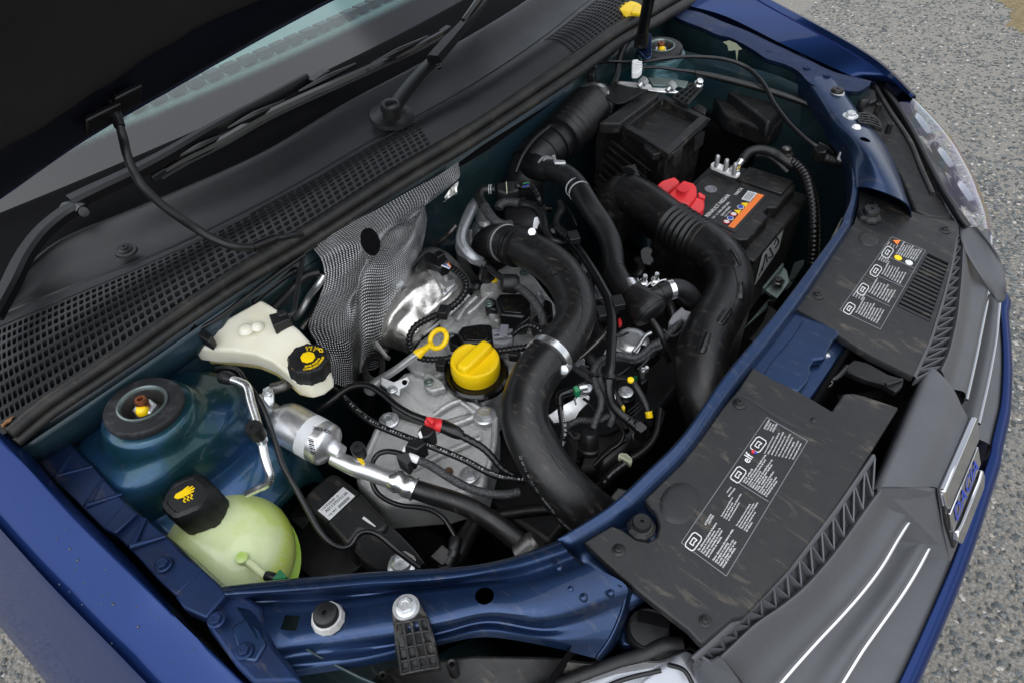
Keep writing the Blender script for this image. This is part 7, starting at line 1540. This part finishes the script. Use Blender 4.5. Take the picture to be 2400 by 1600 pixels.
tube('body', S5, [(150,765,.745,24),(190,795,.738,30),(235,825,.73,30),(300,860,.72,28)], 28, 'steel_dark', ox); band('hex', S5, (190,790,.738), (215,808,.734), 32, 'copper', ox, 1.05)
# foil-sleeved vent pipe with yellow ring
vp = thing('sleeved_vent_pipe', 'silver sleeved vent pipe with black elbow and yellow ring', 'hose')
tube('sleeve', N3, [(545,360,.835,64),(500,420,.838,64),(450,520,.838,62),(410,620,.835,60),(382,720,.83,60),(385,800,.825,62),(440,890,.818,64),(520,970,.81,64),(600,1010,.80,60)], 62, 'sleeve', vp, seg=18)
tube('elbow', N3, [(585,1000,.80,52),(630,1020,.80,50),(640,1060,.795,52),(640,1120,.785,58)], 52, 'satin_black', vp, seg=18)
p = N3(662,1170,.778); rr = N3.r(98,p)
mk('quick_connector', lathe(p, (0,0,1), [(rr*.9,-.012),(rr,-.008),(rr,.004),(rr*.8,.012),(rr*.65,.02)], 30), 'satin_black', vp, smooth=40)
p2 = N3(690,1190,.773); mk('yellow_ring', lathe(p2, (0,0,1), [(rr*.72,-.004),(rr*.98,-.004),(rr*.98,.004),(rr*.72,.004)], 30), 'yellow', vp, smooth=40)
tube('braided_tail', N3, [(650,1050,.798,36),(720,1100,.80,38),(790,1160,.802,38),(850,1200,.804,40)], 38, 'satin_black', vp, seg=14)
p = N3(935,1250,.805); rr = N3.r(108,p); ga = V((.6,.55,-.15))
mk('grommet', lathe(p, ga, [(rr*.6,-.016),(rr*.95,-.013),(rr,-.004),(rr,.006),(rr*.8,.010),(rr*.4,.010)], 30), 'rubber', vp, smooth=45)
tube('braid', N3, [(960,1260,.806,44),(1050,1310,.808,50),(1150,1400,.808,50),(1220,1500,.805,50),(1270,1600,.80,50),(1300,1720,.795,48)], 48, 'braid', vp, seg=16)
# ================================================================== harness along the charge pipe
ha = thing('main_harness', 'black taped wiring harness running down beside the charge pipe', 'wiring')
tube('trunk', S5, [(1500,-10,.815,26),(1560,70,.818,30),(1640,160,.82,32),(1720,280,.82,33),(1790,400,.82,34),(1840,500,.82,34),(1862,620,.818,34),(1862,760,.815,35),(1858,900,.81,36),(1850,1010,.805,36),(1848,1120,.79,34),(1870,1220,.775,30),(1930,1290,.765,30),(1990,1330,.76,34)], 33, 'satin_black', ha, seg=14, flat=.75)
tube('end_boot', S5, [(1960,1310,.763,32),(2010,1350,.76,36),(2050,1370,.758,44)], 36, 'satin_black', ha, rib=(.007,.08))
mk('end_plug', prism(N4, [(1250,1000,.775),(1310,960,.778),(1400,1040,.776),(1395,1070,.774),(1330,1120,.772),(1240,1060,.774)], .775, .02), 'satin_black', ha, bevel=.002)
mk('end_socket', prism(N4, [(1190,1130,.755),(1250,1060,.76),(1350,1130,.76),(1350,1180,.756),(1290,1210,.752),(1210,1190,.752)], .757, .03), 'plastic', ha, bevel=.002)
band('retaining_ring', S5, (1850,1020,.804), (1848,1050,.802), 44, 'rubber', ha, 1.1)
for x, y, z in ((1600,70,.835),(1905,520,.82),(1800,590,.815)):
    p = S5(x,y,z); mk('clip', obox(p, V((.005,.006,0)), V((-.008,.007,0)), V((0,0,.005))), 'plastic', ha, bevel=.001)
tube('upper_lead', N3, [(1470,350,.83,38),(1490,430,.828,42),(1440,520,.826,40),(1430,600,.824,40),(1480,680,.822,40),(1560,740,.82,44)], 40, 'rubber', ha)
tube('upper_lead', N3, [(1510,370,.826,12),(1570,440,.824,12),(1620,530,.82,12),(1655,610,.815,10)], 12, 'rubber', ha)
bh2 = thing('braided_harness', 'pair of braided black wiring sleeves splitting below the trunk harness', 'wiring')
br1 = [(1540,20,.775),(1440,60,.775),(1340,150,.775),(1230,200,.775),(1120,180,.778),(1020,170,.782),(900,190,.786),(800,250,.79),(745,340,.79),(740,430,.786),(780,560,.782),(830,680,.778),(825,800,.772),(780,920,.766),(730,1060,.758)]
tube('braid', N4, br1, 42, 'braid', bh2, seg=14)
tube('braid', N4, [(x+18,y+34,z-.006) for x,y,z in br1[:8]]+[(790,370,.785),(810,470,.782),(860,580,.778),(920,700,.772),(960,820,.765),(975,930,.758),(930,1030,.75)], 42, 'braid', bh2, seg=14)
tube('braid', N4, [(930,900,.755),(820,960,.75),(700,970,.745),(560,965,.742),(460,1010,.74),(400,1060,.735)], 42, 'braid', bh2, seg=14)
tube('braid', N4, [(720,480,.782),(640,420,.778),(560,370,.775),(500,320,.772)], 34, 'braid', bh2, seg=14)
band('tie', N4, (745,400,.788), (752,440,.787), 52, 'rubber', bh2, 1.15)
p = N4(690,1170,.755); rr = N4.r(130,p); mk('grommet', lathe(p, (-.15,.35,1), [(rr*1.05,-.022),(rr*1.08,-.016),(rr*.9,-.014),(rr*.88,.004),(rr*.7,.008),(rr*.3,.008)], 30), 'rubber', bh2, smooth=40)
tube('tail', N4, [(640,1260,.735,44),(610,1350,.725,44),(580,1430,.715,46),(530,1560,.70,50)], 46, 'satin_black', bh2, rib=(.009,.08))
# green-clipped fuel connector with printed hose
gc = thing('fuel_rail_connector', 'black elbow connector with green clip under the charge pipe', 'connector')
tube('hose', N4, [(330,780,.762,38),(335,860,.758,38),(350,960,.752,38),(365,1060,.746,38),(360,1150,.74,38),(335,1280,.73,38)], 38, 'satin_black', gc, seg=14)
hose_text('AZ15153 00 47 06 - 316', N4, [(355,830,.772),(365,950,.766),(378,1060,.759),(372,1160,.752),(345,1270,.742)], 'print_grey', gc, size=.0045)
tube('elbow', N4, [(325,790,.764,46),(315,690,.768,48),(345,640,.77,50),(430,610,.772,52),(520,585,.773,52)], 48, 'satin_black', gc, seg=16)
mk('green_clip', prism(N4, [(485,545,.80),(545,530,.80),(580,595,.797),(520,620,.797)], .80, .012), 'green_plastic', gc, bevel=.001)
tube('metal_end', N4, [(560,570,.773,44),(620,555,.773,44),(660,550,.773,40)], 42, 'alu', gc)
br_ = thing('injector_bracket', 'curved bare metal bracket under the charge pipe', 'bracket')
mk('plate', prism(N4, [(180,900,.725),(330,790,.73),(500,700,.735),(560,650,.738),(640,640,.738),(695,660,.736),(680,740,.73),(560,850,.722),(500,960,.718),(400,980,.715),(250,1000,.715)], .73, .003), 'alu', br_, bevel=.001)
tube('rim', N4, [(520,770,.745),(510,700,.747),(560,660,.748),(640,650,.747)], 14, 'alu_bright', br_)
# yellow-dot hose, oil filter area, low hoses
yh = thing('coolant_hose', 'thin black hose with yellow dot and yellow tape end', 'hose')
tube('hose', N4, [(980,450,.77,42),(1100,455,.772,42),(1190,480,.773,42),(1270,570,.77,42),(1340,690,.763,42),(1390,800,.757,42),(1420,900,.75,42)], 42, 'rubber', yh, seg=14)
band('yellow_tape', N4, (1410,850,.754), (1424,930,.748), 43, 'yellow', yh, 1.02)
p = N4(1192,467,.786); mk('yellow_dot', lathe(p, (.1,-.2,1), [(.0042,-.002),(.004,.001),(0,.0016)], 16), 'yellow', yh, smooth=70)
tube('end_sleeve', N4, [(1400,940,.745,52),(1410,990,.74,56),(1405,1020,.735,52)], 54, 'plastic', yh)
tag(tube('lower_hose', N4, [(1550,830,.735,40),(1530,980,.735,40),(1500,1130,.735,42),(1420,1270,.735,44),(1290,1380,.735,46),(1150,1460,.733,48),(1020,1560,.73,50)], 44, 'rubber', None), 'black rubber hose in the shade above the pale green clip', 'hose')
gclip = tag(mk('hose_clip', prism(N4, [(1030,1400,.755),(1060,1350,.757),(1150,1360,.757),(1220,1430,.754),(1200,1500,.75),(1130,1440,.75)], .755, .010), 'green_pale', bevel=.002), 'pale green plastic clip on a hose near the blue crossmember', 'clip')
of = thing('vacuum_pump', 'black ribbed plastic housing low in the bay beneath the harness grommet', 'housing')
mk('body', prism(N4, [(750,1400,.70),(900,1250,.705),(1100,1120,.71),(1250,1180,.71),(1100,1400,.70),(850,1600,.69)], .70, .06), 'plastic', of, bevel=.008)
tube('rim', N4, [(740,1520,.70),(860,1400,.705),(1010,1280,.708),(1140,1200,.71)], 26, 'plastic', of)
mk('screw_post', lathe(N4(1130,620,.735), (0,0,1), [(.014,-.05),(.014,-.004),(.010,0),(.009,.004),(0,.004)], 18), 'satin_black', of, smooth=40); bolt(N4(1130,620,.738), .007, 'zinc', of)
inj = thing('injector_plug', 'black injector plug with yellow lock and grey clips', 'connector')
tube('body', N4, [(980,600,.74,40),(1040,720,.735,46),(1090,800,.73,46)], 44, 'plastic', inj); mk('yellow_lock', prism(N4, [(1075,800,.745),(1100,760,.747),(1130,800,.745),(1110,850,.742)], .745, .010), 'yellow', inj, bevel=.001)
mk('steel_clip', prism(N4, [(960,640,.75),(1000,640,.75),(1010,700,.747),(970,700,.747)], .75, .004), 'zinc', inj)
for q, m_, lb_ in (([(385,1440),(410,1425),(425,1475),(395,1490)],'red','small red connector lock beside the trunk harness'),):
    tag(mk('connector_lock', prism(N2, q, .77, .008), m_, bevel=.001), lb_, 'connector')
tag(mk('green_connector', prism(N4, [(1170,440,.72),(1280,405,.72),(1260,450,.715),(1200,470,.715)], .72, .01), 'green_plastic', bevel=.001), 'dark green connector low behind the yellow-dot hose', 'connector')
gp = tag(mk('sensor_housing', prism(N6, [(1390,820,.755),(1440,720,.76),(1560,610,.765),(1600,660,.765),(1720,690,.762),(1620,800,.755),(1560,760,.757),(1450,860,.75)], .76, .02), 'grey_plastic', bevel=.002), 'grey plastic housing edge beside the slotted intake duct', 'housing')
tag(tube('rail_braid', N6, [(1700,740,.75,44),(1560,790,.75,44),(1450,900,.748,46),(1340,1010,.745,46),(1200,1090,.742,46)], 45, 'braid', None), 'braided sleeve passing behind the diverter valve', 'wiring')
# upper cluster near the bellows: purge valve, hoses
pv = thing('purge_valve', 'small black purge valve with connector below the intake elbow', 'valve')
mk('body', prism(N3, [(765,130,.85),(1000,105,.852),(1020,215,.845),(880,260,.84),(770,220,.845)], .85, .03), 'plastic', pv, bevel=.003)
mk('latch', prism(N3, [(870,120,.856),(960,115,.857),(965,235,.848),(880,250,.846)], .855, .008), 'plastic', pv, bevel=.001)
mk('tan_strip', prism(N3, [(872,125,.858),(882,124,.858),(890,245,.848),(880,247,.848)], .856, .002), 'green_pale', pv)
tube('hose', N3, [(750,205,.85,50),(660,210,.85,50),(600,230,.85,52),(580,300,.846,54),(630,390,.84,54)], 52, 'rubber', pv, seg=16)
for t in ((690,208),(712,206)): band('white_band', N3, (t[0]-4,t[1],.85), (t[0]+4,t[1],.85), 52, 'print_grey', pv, 1.03)
tube('braid', N3, [(630,385,.84,52),(690,480,.836,54),(760,560,.832,54),(850,600,.828,52),(930,590,.825,50)], 53, 'braid', pv, seg=16)
tube('lead', N3, [(1010,170,.848,36),(1080,180,.848,34),(1150,180,.848,34),(1200,240,.845,34),(1240,320,.84,32),(1260,380,.83,30)], 34, 'satin_black', pv, rib=(.008,.08))
tube('green_wire', N3, [(1060,150,.856,7),(1095,138,.857,7),(1130,140,.856,7)], 7, 'green_plastic', pv); tube('blue_wire', N3, [(1060,185,.854,7),(1090,175,.855,7),(1120,158,.855,7)], 7, 'blue_mark', pv)
vh = thing('vacuum_hose_loop', 'braided black hose joined to a smooth hose below the purge valve', 'hose')
tube('braid', N3, [(790,420,.82,54),(820,370,.824,54),(900,345,.826,54),(1000,360,.826,52),(1060,370,.826,50)], 53, 'braid', vh, seg=16)
tube('hose', N3, [(1060,370,.826,46),(1160,390,.826,48),(1240,450,.824,50),(1290,550,.82,50),(1310,660,.815,48),(1370,760,.81,46),(1460,790,.807,46),(1540,780,.805,44)], 48, 'rubber', vh, seg=16)
band('joint', N3, (1045,360,.826), (1075,375,.826), 60, 'rubber', vh, 1.1)
tbp = thing('throttle_flap', 'black throttle housing with white code sticker behind the charge pipe elbow', 'housing')
p = N3(1130,600,.79); mk('body', lathe(p, (.7,.6,.1), [(.03,-.035),(.034,-.03),(.034,.02),(.030,.022),(.030,.03),(0,.03)], 36), 'plastic', tbp, smooth=40)
mk('sticker', prism(N3, [(1190,520,.822),(1225,510,.822),(1248,560,.818),(1215,640,.812),(1170,640,.812),(1175,580,.817)], .82, .001), 'paper', tbp)
tag(tube('steam_pipe', N3, [(60,860,.76,30),(140,790,.775,30),(210,730,.785,30),(270,670,.795,32),(320,610,.80,34)], 30, 'steel_dark', None), 'thin tarnished metal pipe beside the silver sleeve', 'pipe')
# darker clutter under the harness: rails, stubs and plugs
lc_ = thing('intake_plumbing', 'dark cluster of intake stubs, rails and plugs between the charge pipe and duct', 'plumbing')
for sec_, q, r_, m_ in ((N6,[(300,1130,.74),(400,1230,.735),(490,1330,.73)],75,'rubber'),(N6,[(330,1240,.74),(440,1110,.745),(560,980,.75),(650,880,.755)],24,'steel_dark'),(N4,[(1500,170,.70),(1420,250,.70),(1350,330,.70)],64,'satin_black'),
    (N4,[(1150,860,.715),(1230,800,.715),(1290,750,.715)],12,'plastic'),(N4,[(1180,890,.715),(1260,825,.715),(1320,775,.715)],12,'plastic'),(N4,[(1210,920,.715),(1290,850,.715),(1350,800,.715)],12,'plastic'),
    (N4,[(560,260,.73),(640,300,.73),(740,330,.725)],30,'satin_black'),(N4,[(480,1080,.70),(560,1160,.70),(600,1260,.69),(560,1400,.68)],40,'rubber'),(N4,[(1000,950,.70),(1080,1010,.70),(1130,1100,.70)],60,'plastic'),
    (N4,[(1600,860,.70),(1560,1000,.70),(1480,1160,.69),(1340,1290,.69)],24,'rubber'),(N6,[(560,640,.73),(620,740,.73),(660,820,.725)],60,'plastic'),(N6,[(1010,1400,.70),(1110,1300,.705),(1160,1230,.71)],50,'satin_black'),
    (N6,[(1900,700,.70),(1860,850,.70),(1800,1000,.70)],60,'rubber'),(N2,[(560,900,.72),(600,960,.72),(580,1030,.72),(520,1060,.71)],40,'rubber'),(N2,[(780,1230,.68),(860,1320,.68),(900,1450,.67)],50,'rubber'),(N3,[(1600,860,.77),(1650,930,.77),(1680,1010,.765)],60,'plastic'),
    (N3,[(1180,300,.80),(1220,380,.80),(1300,420,.79),(1380,420,.79)],40,'satin_black'),(S5,[(1700,640,.74),(1760,700,.74),(1790,790,.735)],40,'plastic'),(S5,[(1640,900,.75),(1690,860,.755),(1790,760,.765),(1830,700,.77)],16,'steel_dark')):
    tube('plumbing_piece', sec_, q, r_, m_, lc_, seg=14)
for x, y, z, s_ in ((1340,350,.715,.004),(1385,330,.715,.004),(650,1380,.725,.003),(600,1340,.72,.003),(560,240,.74,.008),(640,560,.745,.009)):
    p = N4(x,y,z); mk('metal_glint_stud', lathe(p, (.2,-.1,1), [(s_,-.006),(s_,.002),(s_*.6,.004),(0,.004)], 12), 'zinc', lc_, smooth=40)
for q in ([(1050,600),(1110,540),(1220,560),(1230,640),(1150,700)], [(300,600),(360,560),(440,640),(380,700)], [(1280,420),(1380,380),(1420,470),(1320,520)]):
    mk('plug_body', prism(N4, q, .70, .03), 'plastic', lc_, bevel=.003)
wl_ = thing('sensor_leads', 'loose thin sensor leads with small plugs around the charge pipe', 'wiring')
for sec_, q, r_, m_ in ((S5,[(1410,640,.775),(1440,700,.775),(1430,780,.77),(1390,830,.765)],12,'braid'),(S5,[(1640,210,.80),(1700,330,.80),(1730,450,.795),(1720,560,.79),(1760,640,.78)],14,'satin_black'),(S5,[(1690,560,.775),(1760,520,.78),(1840,560,.785),(1900,520,.785)],14,'satin_black'),
    (S5,[(1650,960,.77),(1720,1010,.775),(1790,1020,.78),(1850,1050,.785)],20,'braid'),(S5,[(1620,1090,.765),(1700,1060,.77),(1760,1090,.772)],14,'satin_black'),(S5,[(1890,1030,.77),(1960,980,.765),(2040,900,.76),(2080,820,.755)],16,'satin_black'),
    (N6,[(620,900,.775),(700,960,.775),(800,980,.772),(900,940,.77)],14,'satin_black'),(N6,[(1330,900,.765),(1420,980,.755),(1500,960,.75),(1600,860,.748)],16,'braid'),(N4,[(620,700,.745),(700,760,.75),(760,840,.752),(800,900,.75)],20,'satin_black'),
    (N4,[(1000,1000,.735),(1100,1120,.735),(1060,1240,.73),(950,1320,.725)],22,'satin_black'),(N4,[(430,1100,.73),(500,1180,.735),(600,1180,.74)],22,'braid'),(N3,[(1420,560,.815),(1350,640,.81),(1380,700,.81),(1480,720,.812)],16,'satin_black'),
    (S5,[(1300,620,.79),(1250,660,.785),(1210,690,.785)],10,'satin_black'),(S5,[(1390,860,.745),(1350,900,.74),(1300,910,.738),(1220,905,.74)],14,'satin_black')):
    tube('lead', sec_, q, r_, m_, wl_, seg=10)
for sec_, q, z_, m_ in ((N6,[(480,360),(540,330),(600,390),(540,430)],.775,'grey_plastic'),(N6,[(620,560),(670,540),(700,600),(650,630)],.77,'plastic'),(N6,[(740,560),(790,540),(800,610),(750,630)],.77,'plastic'),(N4,[(560,230),(620,210),(640,270),(580,300)],.755,'grey_plastic'),(N4,[(640,390),(680,385),(690,430),(650,440)],.76,'white'),(N4,[(1310,330),(1360,320),(1380,360),(1330,370)],.72,'zinc'),(N3,[(1360,640),(1420,620),(1420,700),(1370,710)],.81,'zinc'),(N3,[(1600,690),(1650,670),(1680,740),(1620,760)],.815,'plastic'),(N6,[(250,1290),(310,1270),(330,1330),(270,1350)],.76,'grey_plastic')):
    mk('plug', prism(sec_, q, z_, .016), m_, wl_, bevel=.0015)
# low hoses in front of the mount
lh = thing('heater_hose', 'black coolant hose with flat clamp beside the engine mount', 'hose')
tube('hose', N5, [(2150,930,.68,110),(2060,1100,.68,108),(1980,1250,.68,106),(1880,1380,.68,104),(1780,1500,.675,104)], 105, 'rubber', lh, seg=20)
tube('stub', N5, [(1930,1110,.70,80),(1910,1200,.70,82),(1890,1290,.695,84),(1830,1420,.69,84)], 82, 'rubber', lh, seg=18)
band('clamp', N5, (1905,1260,.697), (1880,1330,.695), 84, 'satin_black', lh, 1.06)
mk('flat_plate', prism(N5, [(1610,1320,.70),(1760,1170,.705),(1840,1240,.705),(1850,1350,.70),(1760,1440,.695)], .70, .004), 'plastic', lh, bevel=.001)
tag(tube('lower_radiator_hose', S8, [(1040,420,.66,44),(1150,400,.66,46),(1300,380,.66,46),(1420,370,.66,46),(1550,360,.66,46)], 46, 'rubber', None), 'black radiator hose passing under the charge pipe', 'hose')
tag(tube('fan_hose', S8, [(930,460,.62,60),(860,540,.62,60),(800,620,.62,58)], 58, 'rubber', None), 'black hose stub under the refrigerant hose', 'hose')
p = S8(1320,610,.73); tag(mk('hose_fitting', lathe(p, (.3,.6,.5), [(.014,-.02),(.014,.004),(.010,.008),(0,.008)], 24), 'steel_dark', smooth=40), 'dark grey round fitting at the end of the refrigerant hose', 'fitting')
# radiator fan shroud behind the crossmember, mostly in shade
fsd = thing('fan_shroud', 'black fan shroud deep in the bay behind the blue crossmember', 'shroud')
mk('shroud', join(wbox(.44,.465,-.36,.30,.35,.70)), 'plastic', fsd, bevel=.004)
tube('harness', S8, [(1760,240,.72,34),(1800,200,.73,36),(1860,130,.74,36),(1950,60,.745,36)], 36, 'satin_black', fsd, rib=(.008,.06))
mk('plug', prism(S8, [(1830,300,.735),(1900,210,.74),(1990,240,.74),(1950,320,.735),(1870,345,.73)], .735, .03), 'plastic', fsd, bevel=.003)
mk('mesh_guard', prism(S7, [(1990,430,.66),(2050,330,.66),(2140,420,.66),(2100,520,.65)], .66, .004), 'plastic', fsd)
# dry leaf in the corner of the scuttle
lfm = patch([[S4(0,1345,.91), S4(40,1320,.912), S4(95,1290,.912)], [S4(5,1365,.913), S4(50,1345,.916), S4(98,1305,.912)], [S4(10,1375,.908), S4(40,1370,.91), S4(70,1340,.91)]], 4, 4, lambda p: V((0,0,.004*noise.noise(p*160))))
tag(mk('dry_leaf', lfm, 'leaf', smooth=40), 'crumpled brown dry leaf at the end of the rubber seal', 'leaf')
# cowl end cap behind the seal
mk('end_cover', prism(S4, [(-260,1400,.905),(-200,1140,.915),(80,1050,.915),(230,1190,.91),(100,1330,.905),(0,1420,.90)], .91, .01), 'plastic_cowl', sp, bevel=.003)
# ================================================================== finish: hang every part on its thing
bpy.context.view_layer.update()
def wloc(o): return o.location.copy()
for r in ROOTS:
    pts = []
    for c in r.children_recursive:
        if c.type == 'MESH':
            for k in c.bound_box: pts.append(c.location+V((k[0]*c.scale[0], k[1]*c.scale[1], k[2]*c.scale[2])))
    if pts: r.location = V((sum(p.x for p in pts)/len(pts), sum(p.y for p in pts)/len(pts), min(p.z for p in pts)))
for o in bpy.data.objects:
    if o.parent: 
        s = o.parent.scale
        o.matrix_parent_inverse = (Matrix.Translation(o.parent.location) @ o.parent.rotation_euler.to_matrix().to_4x4() @ Matrix.Diagonal((*s,1))).inverted()
